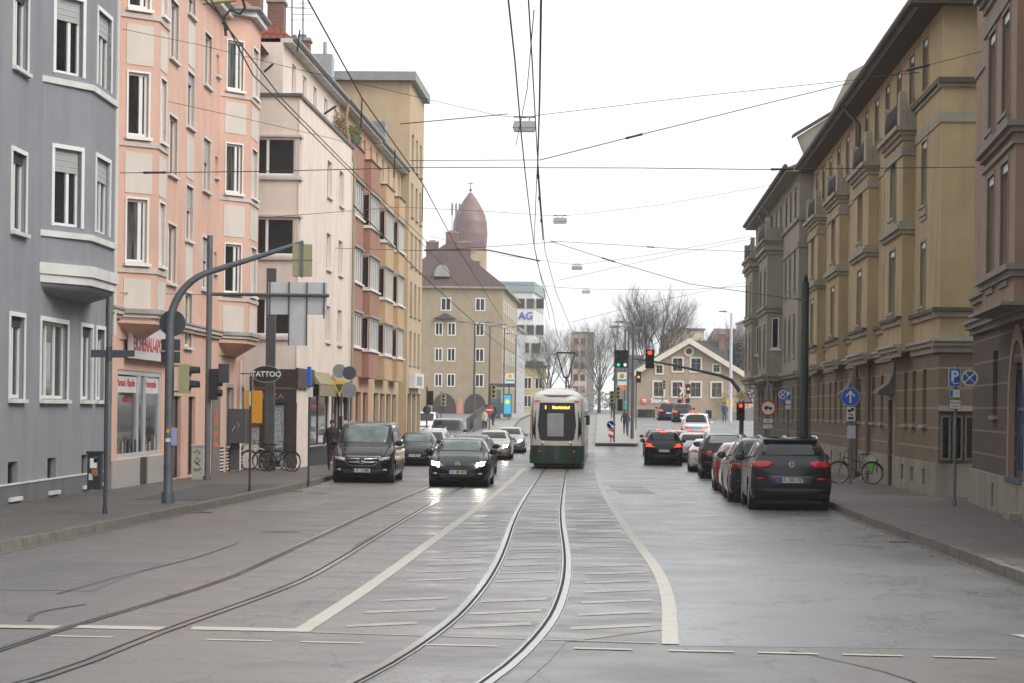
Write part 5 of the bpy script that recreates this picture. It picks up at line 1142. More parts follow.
def stations(L, H, hw, hood, belt, x_cowl, x_rf, x_rr, x_tail, ztail, wt, zb=.19, nose=.62, rear_hw=.86):
    """x measured from the nose"""
    return [(0, hw * .72, zb + .12, nose * .86, nose * .90, hw * .55), (.06, hw * .84, zb + .05, nose * .98, nose * 1.02, hw * .6), (.22, hw * .93, zb, nose + .06, nose + .11, hw * .66), (.6, hw * .99, zb, hood - .09, hood - .02, hw * .70),
            (x_cowl - .15, hw, zb, hood - .03, hood + .03, hw * .74), (x_cowl + .1, hw, zb, belt - .02, hood + .10, hw * .74), ((x_cowl + x_rf) / 2 + .05, hw, zb, belt, (hood + H) / 2 + .06, wt * 1.08), (x_rf, hw, zb, belt + .01, H - .045, wt), ((x_rf + x_rr) / 2, hw, zb, belt + .02, H - .01, wt),
            (x_rr, hw * .995, zb, belt + .03, H - .05, wt * .98), ((x_rr + x_tail) / 2, hw * .98, zb + .02, belt + .03, (H + ztail) / 2 + .02, wt * 1.0), (x_tail, hw * .95, zb + .04, min(belt + .01, ztail - .02), ztail, wt * 1.08), (L - .12, hw * rear_hw * 1.04, zb + .08, min(belt - .04, ztail - .06), ztail - .05, wt * 1.08), (L, hw * rear_hw * .93, zb + .16, ztail - .22, ztail - .17, wt * 1.0)]
def std_car(label, X, Y, end, k, L, W, H, body, kind='hatch', name='parked_car', cat='car', hood=.93, belt=.96, cowl=1.15, rf=1.95, rr=None, tail=None, ztail=1.02, wt=None, r=.32, head=HEAD, tl=TAIL, plate=None, nose=.64, glass=GLASS, grp=None, z=None, wb=None, roofrails=False, rear_hw=.86, zb=.19, mirror_m=None, hz=None, pz=None):
    """(X, Y) is the middle of the visible end; end 'f' faces the camera"""
    hw = W / 2; rr = rr or L - .75; tail = tail or L - .22; wt = wt or hw * .66
    d = Vector((-k, -1, 0)).normalized() if end == 'f' else Vector((k, 1, 0)).normalized()
    c = Vector((X, Y, 0)) - d * (L / 2) * (1 if end == 'f' else -1); rz = atan2(d.y, d.x); wb = wb or L * .61
    fo = (L - wb) / 2 + .0; axles = (L / 2 - .84, L / 2 - .84 - wb)
    car = Car(name, label, cat, (c.x, c.y, g(c.y) if z is None else z), rz, stations(L, H, hw, hood, belt, cowl, rf, rr, tail, ztail, wt, zb, nose, rear_hw), L, body, r, axles, W, grp)
    car.root.rotation_mode = 'XYZ'
    # glass
    car.patch('windscreen', [(-hw * .70, hood + .12), (hw * .70, hood + .12), (wt * .93, H - .09), (-wt * .93, H - .09)], 'f', glass, rings=5)
    zr0 = ztail + (.06 if kind != 'saloon' else .05); car.patch('rear_window', [(-wt * 1.0, zr0), (wt * 1.0, zr0), (wt * .86, H - .10), (-wt * .86, H - .10)], 'b', glass, rings=5)
    xf = L / 2 - cowl; x0 = L / 2 - rf; x1 = L / 2 - rr; xt = L / 2 - tail
    b = belt + .045; tt = H - .115; mid = (x0 + x1) / 2 - .05
    car.patch('side_window', [(xf - .30, b), (mid + .04, b + .02), (mid + .04, tt + .01), (x0 - .02, tt - .01)], 'l', glass, mirror=True, rings=3)
    if kind in ('van', 'suv', 'estate', 'hatch', 'mpv'): car.patch('side_window', [(mid - .03, b + .02), (x1 + .12, b + .05), (x1 + .02, tt - .03), (mid - .03, tt + .01)], 'l', glass, mirror=True, rings=3)
    if kind in ('van', 'suv', 'estate', 'mpv'): car.patch('quarter_window', [(x1 + .06, b + .07), (xt + .25, b + .09), (x1 - .08, tt - .05), (x1 - .0, tt - .04)], 'l', glass, mirror=True, rings=2)
    if kind == 'saloon': car.patch('side_window', [(mid - .03, b + .02), (x1 - .0, b + .05), (x1 + .15, tt - .05), (mid - .03, tt + .01)], 'l', glass, mirror=True, rings=3)
    if end == 'f':
        hz = hz or nose + .03
        for o in car.patch('headlight', [(hw * .52, hz - .05), (hw * .86, hz + .0), (hw * .93, hz + .10), (hw * .56, hz + .05)], 'f', HEAD, off=.009, mirror=True): 
            if head is not HEAD:
                pass
        if head is not HEAD: car.patch('lamp_bulb', [(hw * .60, hz - .04), (hw * .84, hz - .01), (hw * .86, hz + .08), (hw * .62, hz + .05)], 'f', head, off=.016, mirror=True, rings=2)
        car.patch('radiator_grille', [(-hw * .5, hz - .05), (hw * .5, hz - .05), (hw * .53, hz + .045), (-hw * .53, hz + .045)], 'f', BLK, off=.007)
        car.patch('air_intake', [(-hw * .72, zb + .12), (hw * .72, zb + .12), (hw * .62, zb + .23), (-hw * .62, zb + .23)], 'f', BLK, off=.007)
        car.patch('fog_lamp', [(hw * .66, zb + .20), (hw * .80, zb + .20), (hw * .80, zb + .25), (hw * .68, zb + .25)], 'f', HEAD, off=.012, mirror=True, rings=1)
        car.plate('f', pz or zb + .27, plate)
    else:
        tz = min(ztail - .05, .98)
        if tl: car.patch('tail_light', [(hw * .50, tz - .13), (hw * .93, tz - .12), (hw * .93, tz + .02), (hw * .62, tz + .0)], 'b', tl, off=.009, mirror=True)
        car.patch('bumper_trim', [(-hw * .80, zb + .13), (hw * .80, zb + .13), (hw * .82, zb + .28), (-hw * .82, zb + .28)], 'b', BLK, off=.008)
        if tl: car.patch('bumper_reflector', [(hw * .62, zb + .34), (hw * .84, zb + .34), (hw * .84, zb + .375), (hw * .62, zb + .375)], 'b', TAIL, off=.009, mirror=True, rings=1)
        if tl is TAILON: car.patch('high_brake_light', [(-.16, H - .085), (.16, H - .085), (.16, H - .055), (-.16, H - .055)], 'b', TAILON, off=.02, rings=1)
        car.plate('b', (zb + .28 + tz - .13) / 2 + .02, plate)
    car.mirrors(xf - .38, belt + .07, mirror_m or body, hw - .06); car.handles((mid + .22, x1 + .35) if kind != 'coupe' else (mid + .1,), belt - .1)
    if roofrails:
        for sd in (-1, 1): mb = MB(); mb.tube([(x0 - .1, sd * wt * .96, H - .03), (x0 - .25, sd * wt * .96, H + .035), (x1 + .3, sd * wt * .96, H + .035), (x1 + .12, sd * wt * .96, H - .03)], .017, 6); mb.build('roof_rail', CHR, car.root, True)
    for yy in (zb + .02,): pass
    car.hw = hw; return car
BLACKP = mat('black_paint', (.008, .008, .010), .22, 0, 0, spec=.3, coat=.15); DKGREY = mat('anthracite_paint', (.024, .026, .032), .3, .2, 0, spec=.3, coat=.2); SILVER = paint('silver_paint', (.42, .42, .42), .3, .5); WHITEP = paint('white_paint', (.66, .66, .66)); REDP = paint('red_paint', (.30, .02, .015)); NAVY = mat('midnight_paint', (.012, .015, .026), .25, 0, 0, spec=.3, coat=.2); BEIGEP = paint('champagne_paint', (.48, .44, .40), .3, .3); DGREEN = paint('dark_green_grey_paint', (.03, .035, .035))
PC = 'cars parked along the left kerb'; PR_ = 'cars parked along the right kerb'; QU = 'cars queueing at the lights'; ON = 'oncoming cars'
# --- left side, facing the camera
v = std_car('black van with chrome grille parked at the left kerb, nearest vehicle on the left', -4.60, 73.85, 'f', .03, 5.14, 1.93, 1.90, BLACKP, 'van', 'parked_van', 'van', hood=1.12, belt=1.14, cowl=.98, rf=1.82, rr=4.8, tail=5.0, ztail=1.25, wt=.74, r=.35, nose=.84, plate='R · LI 898', grp=PC, glass=GLASSL, zb=.2, wb=3.2, hz=.74, pz=.40)
hw = .96; v.patch('grille_surround', [(-.56, .84), (-.50, .62), (-.34, .53), (.34, .53), (.50, .62), (.56, .84)], 'f', CHR, off=.014, rings=2); v.patch('grille_mesh', [(-.53, .82), (-.47, .635), (-.32, .56), (.32, .56), (.47, .635), (.53, .82)], 'f', BLK, off=.019, rings=2)
for z in (.635, .735):
    v.patch('grille_slat', [(-.49, z), (.49, z), (.50, z + .035), (-.50, z + .035)], 'f', CHR, off=.027, rings=1)
xh = v.bvh.ray_cast(Vector((4, 0, .69)), Vector((-1, 0, 0)), 5)[0].x
mb = MB(); mb.lathe([(.085, -.01), (.105, -.01), (.105, .02), (.085, .02)], (xh + .05, 0, .70), 20, CHR, axis='x'); mb.lathe([(.001, .005), (.085, .005)], (xh + .045, 0, .70), 20, BLK, axis='x')
for k in range(3): a = pi / 2 + 2 * pi * k / 3; mb.tube([(xh + .065, 0, .70), (xh + .065, .09 * cos(a), .70 + .09 * sin(a))], [.016, .006], 5, CHR)
mb.build('grille_emblem', None, v.root, True)
q = std_car('black hatchback driving towards the camera with both headlights lit', -1.57, 70.15, 'f', .045, 4.26, 1.80, 1.45, BLACKP, 'hatch', 'moving_car', 'car', hood=.95, belt=.95, cowl=1.12, rf=1.95, head=HEADON, plate='A · BE 497', grp=ON, ztail=1.05, glass=GLASSL)
xh = q.bvh.ray_cast(Vector((4, 0, .68)), Vector((-1, 0, 0)), 5)[0].x
mb = MB(); mb.lathe([(.062, -.01), (.078, -.01), (.078, .015), (.062, .015)], (xh + .025, 0, .69), 18, CHR, axis='x'); mb.lathe([(.001, .002), (.062, .002)], (xh + .025, 0, .69), 18, HEAD, axis='x')
for a, b in (((-.045, .05), (-.02, -.045)), ((-.02, -.045), (0, .01)), ((0, .01), (.02, -.045)), ((.02, -.045), (.045, .05)), ((-.02, .055), (0, .02)), ((0, .02), (.02, .055))): mb.tube([(xh + .035, a[0], .69 + a[1]), (xh + .035, b[0], .69 + b[1])], .006, 4, CHR)
mb.build('bonnet_emblem', None, q.root, True)
std_car('black estate driving close behind the lit black hatchback', -1.6, 85.5, 'f', .05, 4.5, 1.80, 1.47, BLACKP, 'estate', 'moving_car', 'car', head=HEADDIM, grp=ON, plate=None)
std_car('champagne saloon with lit headlights, third in the oncoming lane', -.98, 118, 'f', .05, 4.6, 1.82, 1.45, BEIGEP, 'saloon', 'moving_car', 'car', head=HEADON, grp=ON, ztail=1.04, rr=3.5, tail=4.2)
std_car('silver car at the far end of the oncoming lane beside the tram', -.2, 135, 'f', .05, 4.4, 1.8, 1.46, SILVER, 'hatch', 'moving_car', 'car', head=HEADDIM, grp=ON)
std_car('small black hatchback parked behind the black van', -4.15, 102.6, 'f', .03, 4.1, 1.76, 1.46, BLACKP, 'hatch', plate='A · TK 21', grp=PC, glass=GLASSL)
std_car('silver hatchback parked between the small black hatchback and the white car', -3.85, 110.5, 'f', .035, 4.1, 1.76, 1.5, SILVER, 'hatch', grp=PC)
std_car('white estate parked in front of the dark green grey van', -4.05, 120, 'f', .035, 4.5, 1.80, 1.5, WHITEP, 'estate', grp=PC, roofrails=True)
std_car('dark green grey van parked furthest along the left kerb', -3.7, 134, 'f', .035, 5.0, 1.95, 1.93, DGREEN, 'van', 'parked_van', 'van', hood=1.12, belt=1.14, cowl=.98, rf=1.82, rr=4.7, tail=4.9, ztail=1.25, wt=.76, r=.35, nose=.84, grp=PC, zb=.22)
std_car('small white van half hidden behind the dark green grey van', -6.0, 162, 'f', .03, 4.4, 1.8, 1.8, WHITEP, 'van', 'parked_van', 'van', hood=1.05, belt=1.1, cowl=.95, rf=1.7, rr=4.1, tail=4.3, ztail=1.2, wt=.7, nose=.78, grp=PC)
# --- right side, seen from behind
h = std_car('dark grey sport utility car with red tail lights, nearest of the cars on the right', 6.32, 54.1, 'b', .04, 4.48, 1.87, 1.65, DKGREY, 'suv', hood=1.05, belt=1.08, cowl=1.1, rf=1.95, rr=3.85, tail=4.3, ztail=1.20, wt=.66, r=.36, plate=None, nose=.75, roofrails=True, grp=PR_, zb=.24, rear_hw=.94, tl=None)
h.patch('tail_light', [(.40, 1.06), (.52, 1.00), (.90, .99), (.90, 1.09), (.60, 1.13), (.42, 1.11)], 'b', mat('bright_tail_lens', (.40, .01, .015), .12, 0, 0, emit=.08), off=.018, mirror=True)
h.patch('plate_recess', [(-.45, .62), (.45, .62), (.52, .80), (-.52, .80)], 'b', mat('satin_grey_trim', (.10, .105, .115), .35, .3, 0), off=.008); h.plate('b', .71, 'A · DU 157')
h.patch('bumper_reflector', [(.58, .72), (.88, .72), (.88, .755), (.58, .755)], 'b', TAILON if False else mat('bright_tail_lens', (.55, .015, .02)), off=.016, mirror=True, rings=1)
h.patch('rear_spoiler', [(-.60, 1.545), (.60, 1.545), (.56, 1.60), (-.56, 1.60)], 'b', DKGREY, off=.07, rings=1)
h.patch('bumper_cladding', [(-.85, .27), (.85, .27), (.88, .50), (-.88, .50)], 'b', BLK, off=.022)
xh = h.bvh.ray_cast(Vector((-4, 0, 1.05)), Vector((1, 0, 0)), 5)[0].x
mb = MB(); mb.lathe([(.050, -.01), (.062, -.01), (.062, .01), (.050, .01)], (xh - .015, 0, 1.06), 18, CHR, axis='x')
for a, b in (((-.03, .035), (-.02, -.035)), ((.02, .035), (.03, -.035)), ((-.025, -.005), (.025, .005))): mb.tube([(xh - .02, a[0], 1.06 + a[1]), (xh - .02, b[0], 1.06 + b[1])], .007, 4, CHR)
mb.build('tailgate_emblem', None, h.root, True)
for v_ in h.root.children:
    pass
mb = MB(); mb.tube([(xh - .0, -.02, 1.26), (xh - .03, .0, 1.28), (xh + .02, -.30, 1.29)], .012, 5); mb.build('rear_wiper', BLK, h.root, True)
mb = MB(); mb.hexa([(-.9, -.02, 1.655), (-.7, -.02, 1.655), (-.7, .02, 1.655), (-.9, .02, 1.655), (-.9, -.01, 1.72), (-.82, -.01, 1.70), (-.82, .01, 1.70), (-.9, .01, 1.72)]); mb.build('roof_aerial', DKGREY, h.root, True)
std_car('black people carrier parked in front of the dark grey sport utility car', 6.28, 59.4, 'b', .05, 4.4, 1.79, 1.62, NAVY, 'mpv', hood=1.02, belt=1.05, cowl=1.0, rf=1.8, rr=3.85, tail=4.2, ztail=1.15, grp=PR_, roofrails=True)
std_car('small silver car parked between the people carrier and the red car', 6.55, 65.0, 'b', .05, 3.7, 1.66, 1.48, SILVER, 'hatch', grp=PR_)
std_car('small red car parked at the far end of the near right row', 6.72, 69.6, 'b', .06, 3.8, 1.68, 1.42, REDP, 'hatch', grp=PR_, ztail=1.05)
e = std_car('black off-road coupe with pale rear window, standing beyond the parked row', 7.66, 85.0, 'b', .05, 4.37, 1.92, 1.63, BLACKP, 'suv', hood=1.08, belt=1.12, cowl=1.1, rf=1.9, rr=3.9, tail=4.2, ztail=1.22, wt=.68, r=.37, nose=.8, grp=QU, zb=.25, rear_hw=.93, plate=None)
for o in e.root.children:
    if o.name.startswith('rear_window'): o.data.materials[0] = mat('pale_rear_glass', (.30, .33, .32), .1, 0, 0, spec=.8)
std_car('white coupe with red tail lights queueing beside the black hatchback', 8.05, 97, 'b', .06, 4.4, 1.8, 1.36, WHITEP, 'saloon', 'moving_car', 'car', belt=.9, hood=.88, rr=3.3, tail=4.1, ztail=.98, grp=QU, tl=TAIL)
std_car('black hatchback with glowing brake lights, left in the right-hand queue', 7.05, 111.2, 'b', .05, 3.9, 1.8, 1.6, BLACKP, 'hatch', 'moving_car', 'car', hood=1.0, belt=1.02, cowl=.95, rf=1.75, rr=3.4, tail=3.7, ztail=1.12, tl=TAILON, grp=QU, rear_hw=.95)
std_car('small white car waiting between the black hatchback and the white coupe', 8.9, 118, 'b', .06, 3.9, 1.7, 1.46, WHITEP, 'hatch', 'moving_car', 'car', grp=QU)
std_car('red estate waiting in front of the small white car', 8.5, 124.8, 'b', .06, 4.4, 1.8, 1.5, REDP, 'estate', 'moving_car', 'car', grp=QU, tl=TAILON)
std_car('dark blue estate waiting in front of the red estate', 8.1, 132, 'b', .06, 4.5, 1.8, 1.48, NAVY, 'estate', 'moving_car', 'car', grp=QU, tl=TAILON)
std_car('white car at the right kerb, only its roof showing behind the dark grey one', 9.05, 89.5, 'b', .06, 4.1, 1.75, 1.5, WHITEP, 'hatch', grp=PR_)
w = std_car('white high-roofed van with a pale blue stripe, waiting in the queue before the gabled house', 12.6, 164, 'b', .1, 4.6, 1.83, 1.86, WHITEP, 'van', 'moving_van', 'van', hood=1.05, belt=1.1, cowl=.95, rf=1.7, rr=4.3, tail=4.5, ztail=1.16, wt=.74, nose=.78, tl=TAILON, grp=QU, rear_hw=.97)
w.patch('stripe', [(-.7, .82), (.7, .82), (.7, .95), (-.7, .95)], 'b', mat('pale_blue_stripe', (.22, .42, .55), .4, 0, 0), off=.012, rings=1)
for sx in (-1, 1): w.patch('chevron', [(sx * .2, .55), (sx * .5, .55), (sx * .62, .68), (sx * .32, .68)], 'b', TAILON, off=.014, rings=1)
std_car('white saloon ahead of the white high-roofed van', 13.4, 178, 'b', .12, 4.5, 1.8, 1.46, WHITEP, 'saloon', 'moving_car', 'car', rr=3.4, tail=4.1, grp=QU)
std_car('dark sport utility car with brake lights lit, on the crest before the gabled house', 14.75, 207, 'b', .05, 4.5, 1.86, 1.66, DKGREY, 'suv', 'moving_car', 'car', hood=1.05, belt=1.08, rr=3.9, tail=4.25, ztail=1.18, tl=TAILON, grp=QU, roofrails=True)
std_car('dark car furthest up the hill, partly hidden left of the dark sport utility car', 14.4, 221, 'b', .02, 4.4, 1.86, 1.66, NAVY, 'suv', 'moving_car', 'car', hood=1.05, belt=1.08, rr=3.9, tail=4.2, ztail=1.18, tl=TAILON, grp=QU)

# ---------------------------------------------------------------- tram (seen from behind)
T_CREAM = mat('tram_cream', (.60, .585, .54), .3, 0, .03, 2, coat=.4); T_GREEN = mat('tram_green', (.018, .045, .03), .3, 0, .05, 2, coat=.4); T_ROOF = mat('tram_roof_white', (.66, .66, .64), .45, 0, .06, 2)
root = thing('tram', 'cream and green articulated tram with raised pantograph running down the middle of the street', 'tram', (2.0, 100, g(100)))
def tram_sec(y, hw, z0, z1, top):   # half section
    return [(0, z0), (hw * .9, z0), (hw, z0 + .1), (hw, z0 + .76), (hw * .99, z0 + 1.7), (hw * .955, z1), (hw * .90, z1 + .22), (hw * .72, z1 + .40), (hw * .36, top - .03), (0, top)]
cx_ = lambda Y: CR(Y)
def tram_body(Y0, Y1, name, nose):
    ys = [Y0 + (Y1 - Y0) * i / 24 for i in range(25)]
    if nose: ys = [Y0 + q for q in (0, .02, .06, .14, .3, .55, .9)] + [y for y in ys if y > Y0 + 1.2]
    rows = []
    for y in ys:
        q = min(1, (y - Y0) / .9) if nose else 1; e = 1 - (1 - q) ** 2.6
        hw = 1.15 * (.86 + .14 * e); z0 = .22 - .0 * e; top = 3.36 - (1 - e) * .34; z1 = 2.82 - (1 - e) * .12
        sec = catmull([list(p) for p in tram_sec(y, hw, z0, z1, top)], 3); rows.append((y, sec))
    k = len(rows[0][1]); Ymid = (Y0 + Y1) / 2; sl = (cx_(Y1) - cx_(Y0)) / (Y1 - Y0)
    vs = []; fs = []
    def lean(z): return (.30 * max(0, (z - 1.2) / 2) ** 1.3) if nose else 0
    for sgn in (1, -1):
        for (y, sec) in rows:
            for a, b in sec: yy = y + (lean(b) * (1 - min(1, (y - Y0) / 1.6))); vs.append((cx_(Y0) + sl * (yy - Y0) + a * sgn, yy, b + g(yy)))
    n = len(rows)
    for h in range(2):
        o = h * n * k
        for i in range(n - 1):
            for j in range(k - 1): q = (o + i * k + j, o + (i + 1) * k + j, o + (i + 1) * k + j + 1, o + i * k + j + 1); fs.append(q if not h else q[::-1])
        for e in (0, n - 1):
            if h == 0:
                for j in range(k - 1): fs.append((e * k + j, e * k + j + 1, n * k + e * k + j + 1, n * k + e * k + j))
    bm = bmesh.new(); bv = [bm.verts.new(v) for v in vs]
    for f in fs:
        try: bm.faces.new([bv[i] for i in f])
        except Exception: pass
    bmesh.ops.remove_doubles(bm, verts=bm.verts, dist=.003); bmesh.ops.recalc_face_normals(bm, faces=bm.faces); bm.normal_update(); bvh = BVHTree.FromBMesh(bm)
    me = bpy.data.meshes.new(name); bm.to_mesh(me); bm.free()
    me.materials.append(T_CREAM); me.materials.append(T_GREEN); me.materials.append(T_ROOF)
    for p in me.polygons:
        p.use_smooth = True; zz_ = p.center.z - g(p.center.y); p.material_index = 1 if zz_ < .98 else (2 if zz_ > 2.98 else 0)
    M = rootmat(root).inverted(); me.transform(M); o = bpy.data.objects.new(name, me); COL.objects.link(o); o.parent = root
    return bvh, sl
def tpatch(bvh, name, out, axis, m, off=.01, parent=None, X0=0, rings=4, seg=.12):
    P = []
    for i in range(len(out)):
        a, b = out[i], out[(i + 1) % len(out)]; k = max(1, int(hypot(b[0] - a[0], b[1] - a[1]) / seg))
        for j in range(k): P.append((a[0] + (b[0] - a[0]) * j / k, a[1] + (b[1] - a[1]) * j / k))
    def ray(a, b):
        if axis == 'n': o, d = Vector((a, 80, b)), Vector((0, 1, 0))
        else: o, d = Vector((X0 + (6 if axis == 'r' else -6), a, b)), Vector((-1 if axis == 'r' else 1, 0, 0))
        h = bvh.ray_cast(o, d, 60)
        if h[0] is None: h = bvh.find_nearest(o + d * (20 if axis == 'n' else 5))
        nn = h[1] if h[1].dot(d) < 0 else -h[1]; return h[0] + nn * off
    cx0, cy0 = sum(p[0] for p in P) / len(P), sum(p[1] for p in P) / len(P); vs = []; fs = []; n = len(P)
    for rr in range(rings, 0, -1): vs += [ray(cx0 + (a - cx0) * rr / rings, cy0 + (b - cy0) * rr / rings) for a, b in P]
    vs.append(ray(cx0, cy0))
    for rr in range(rings - 1):
        for k in range(n): fs.append((rr * n + k, rr * n + (k + 1) % n, (rr + 1) * n + (k + 1) % n, (rr + 1) * n + k))
    for k in range(n): fs.append(((rings - 1) * n + k, (rings - 1) * n + (k + 1) % n, rings * n))
    mb = MB(); mb.raw(vs, fs, None, True); return mb.build(name, m, parent or root)
secs = [(100.0, 108.2), (108.7, 115.7), (116.2, 123.2), (123.7, 130.7), (131.2, 139.0)]
TG = mat('tram_glass', (.006, .008, .009), .08, 0, 0, spec=.25); 
for i, (a, b) in enumerate(secs):
    bvh, sl = tram_body(a, b, 'body', i == 0)
    for side in 'rl':
        y = a + (1.25 if i == 0 else .5)
        while y + 1.3 < b: tpatch(bvh, 'side_window', [(y, g(y) + 1.12), (y + 1.25, g(y) + 1.12), (y + 1.25, g(y) + 2.45), (y, g(y) + 2.45)], side, TG, .012, None, cx_(y), 2, .4); y += 1.45
    if i:
        mb = MB(); ym = a - .25; mb.box(cx_(ym) - 1.02, cx_(ym) + 1.02, a - .55, a + .05, g(ym) + .3, g(ym) + 3.1); mb.build('gangway_bellows', RUB, root)
    if i == 0:
        gz = g(100); c = cx_(100)
        back = tpatch(bvh, 'rear_windscreen', [(c - .72, gz + 1.26), (c - .62, gz + 1.18), (c + .62, gz + 1.18), (c + .72, gz + 1.26), (c + .80, gz + 1.8), (c + .72, gz + 2.76), (c - .72, gz + 2.76), (c - .80, gz + 1.8)], 'n', TG, .012, None, 0, 5, .12)
        tpatch(bvh, 'cab_interior', [(c - .40, gz + 1.36), (c + .28, gz + 1.36), (c + .28, gz + 2.32), (c - .40, gz + 2.32)], 'n', mat('grey_interior_panel', (.26, .27, .28), .3, 0, .15, 3), .018, back, 0, 2, .3)
        tpatch(bvh, 'destination_display', [(c - .62, gz + 2.44), (c + .62, gz + 2.44), (c + .62, gz + 2.68), (c - .62, gz + 2.68)], 'n', BLK, .022, back, 0, 2, .3)
        for sx in (-1, 1):
            tpatch(bvh, 'corner_window', [(c + sx * .88, gz + 1.2), (c + sx * 1.02, gz + 1.2), (c + sx * 1.02, gz + 2.45), (c + sx * .89, gz + 2.45)], 'n', TG, .012, None, 0, 2, .2)
            tpatch(bvh, 'roof_tail_light', [(c + sx * .72, gz + 2.80), (c + sx * .92, gz + 2.78), (c + sx * .92, gz + 2.84), (c + sx * .72, gz + 2.86)], 'n', mat('tram_red_lamp', (.40, .015, .01), .2, 0, 0, emit=.25), .03, None, 0, 1, .3)
            tpatch(bvh, 'rear_light', [(c + sx * .68, gz + .71), (c + sx * .76, gz + .71), (c + sx * .76, gz + .77), (c + sx * .68, gz + .77)], 'n', mat('tram_red_lamp', (.55, .02, .01)), .02, None, 0, 1, .3)
            tpatch(bvh, 'indicator', [(c + sx * .52, gz + 1.09), (c + sx * .60, gz + 1.09), (c + sx * .60, gz + 1.17), (c + sx * .52, gz + 1.17)], 'n', mat('amber_lens', (.7, .25, .03), .2, 0, 0, emit=.6), .02, None, 0, 1, .3)
            tpatch(bvh, 'lamp_socket', [(c + sx * .56, gz + 1.0), (c + sx * .64, gz + 1.0), (c + sx * .64, gz + 1.06), (c + sx * .56, gz + 1.06)], 'n', BLK, .02, None, 0, 1, .3)
        M_LED = glow('led_amber', (1, .42, .04), 3.5); yd = bvh.ray_cast(Vector((c, 80, gz + 2.56)), Vector((0, 1, 0)), 60)[0].y - .055
        fdp = Fr((c - 1, yd), (c + 1, yd)); text_on('1', fdp, .52, 0, gz + 2.56, .2, M_LED, back, .9, .004); text_on('Betriebshof', fdp, 1.16, 0, gz + 2.56, .16, M_LED, back, .95, .003)
        mb = MB(); mb.tube([(c + 1.02, 100.6, gz + 2.2), (c + 1.28, 100.5, gz + 2.2)], .02, 5); mb.box(c + 1.22, c + 1.38, 100.4, 100.5, gz + 1.85, gz + 2.25); mb.build('wing_mirror', BLK, root)
        mb = MB(); mb.tube([(c - .9, 100.55, gz + .22), (c - .9, 100.2, gz + .16), (c + .9, 100.2, gz + .16), (c + .9, 100.55, gz + .22)], .07, 8); mb.build('coupler_skirt', BLK, root)
    gy = g(a); mb = MB()
    for yy in ((a + 1.6, a + 3.2) if i % 2 == 0 else ()):
        for sx in (-1, 1): mb.cyl((cx_(yy) + sx * .5, yy, g(yy) + .3), .3, .12, 18, None, 'x')
    if mb.v: mb.build('wheel_set', BLK, root)
    mb = MB(); mb.box(cx_(a) - .8, cx_(a) + .8, a + .6, b - .3, g((a + b) / 2) + .12, g((a + b) / 2) + .3); mb.build('underframe', BLK, root)
    if i == 1: mb = MB(); mb.box(cx_(a) - .7, cx_(a) + .7, a + 1, b - 1, gy + 3.3, gy + 3.5); mb.build('roof_equipment', T_ROOF, root)
c = cx_(127.5); gz = g(127.5) + .12; mb = MB()
for sx in (-1, 1):
    mb.tube([(c + sx * .12, 104.6, gz + 4.1), (c + sx * .48, 105.6, gz + 5.4)], .045, 6); mb.tube([(c + sx * .48, 105.6, gz + 5.4), (c + sx * .68, 105.6, gz + 5.3)], .03, 6)
mb.tube([(c, 104.6, gz + 3.2), (c, 104.6, gz + 4.1)], .05, 6)
mb.tube([(c - .12, 104.6, gz + 4.1), (c + .12, 104.6, gz + 4.1)], .06, 6); mb.tube([(c - .52, 105.6, gz + 5.42), (c + .52, 105.6, gz + 5.42)], .045, 6); mb.tube([(c - .45, 105.75, gz + 5.46), (c + .45, 105.75, gz + 5.46)], .03, 6)
mb.v = [(a, b + 23, c_) for a, b, c_ in mb.v]
mb.build('pantograph', BLK, root)
# ================================================================ STREET FURNITURE
POLE = mat('galvanised_pole', (.15, .165, .18), .5, .5, .2, 3); POLED = mat('dark_mast', (.075, .078, .08), .55, .2, .15, 2); POLEG = mat('dark_green_mast', (.022, .045, .042), .5, .1, .15, 2)
SIGBK = mat('sign_back', (.055, .065, .075), .5, .3, .1, 3); SIGBKL = mat('sign_back_light', (.52, .54, .56), .5, .3, .08, 2); SYEL = mat('signal_housing_olive', (.34, .32, .17), .5, 0, .08, 3); SBLK = mat('signal_housing_black', (.012, .014, .014), .5, 0, 0)
S_BLUE = mat('sign_blue', (.015, .10, .50), .35, 0, 0); S_WHITE = mat('sign_face_white', (.66, .66, .62), .35, 0, 0); S_RED = mat('sign_red', (.50, .02, .02), .35, 0, 0); S_YEL = mat('sign_yellow', (.70, .36, .02), .35, 0, 0)
GRL = glow('signal_green', (.03, .6, .3), .6); RDL = glow('signal_red', (1, .05, .01), 1.2); ORL = glow('signal_amber', (1, .35, .03), .9); LENS = mat('dark_lens', (.03, .03, .03), .2, 0, 0)
def P3(x, y, h): return (x, y, g(y) + h)
def pole_thing(name, label, cat, x, y, h, r=.045, m=None, pz=.14, group=None, taper=1.0):
    t_ = thing(name, label, cat, (x, y, g(y) + pz), 0, group); mb = MB(); mb.tube([(x, y, g(y) + pz - .05), (x, y, g(y) + pz + h)], [r, r * taper], 12); mb.cyl((x, y, g(y) + pz + .06), r * 1.35, .12, 12); mb.build('pole', m or POLE, t_); return t_
def disc(root, name, x, y, z, r, m, back=None, rim=None, th=.02):
    mb = MB(); mb.lathe([(.001, -th), (r, -th), (r, th / 2), (.001, th / 2)], (x, y, z), 28, back or SIGBK, 'y'); 
    a = len(mb.f); mb.lathe([(.001, -th - .003), (r * .97, -th - .003), (r * .97, -th)], (x, y, z), 28, rim or m, 'y')
    if rim: mb.lathe([(.001, -th - .006), (r * .76, -th - .006), (r * .76, -th - .003)], (x, y, z), 28, m, 'y')
    return mb.build(name, None, root)
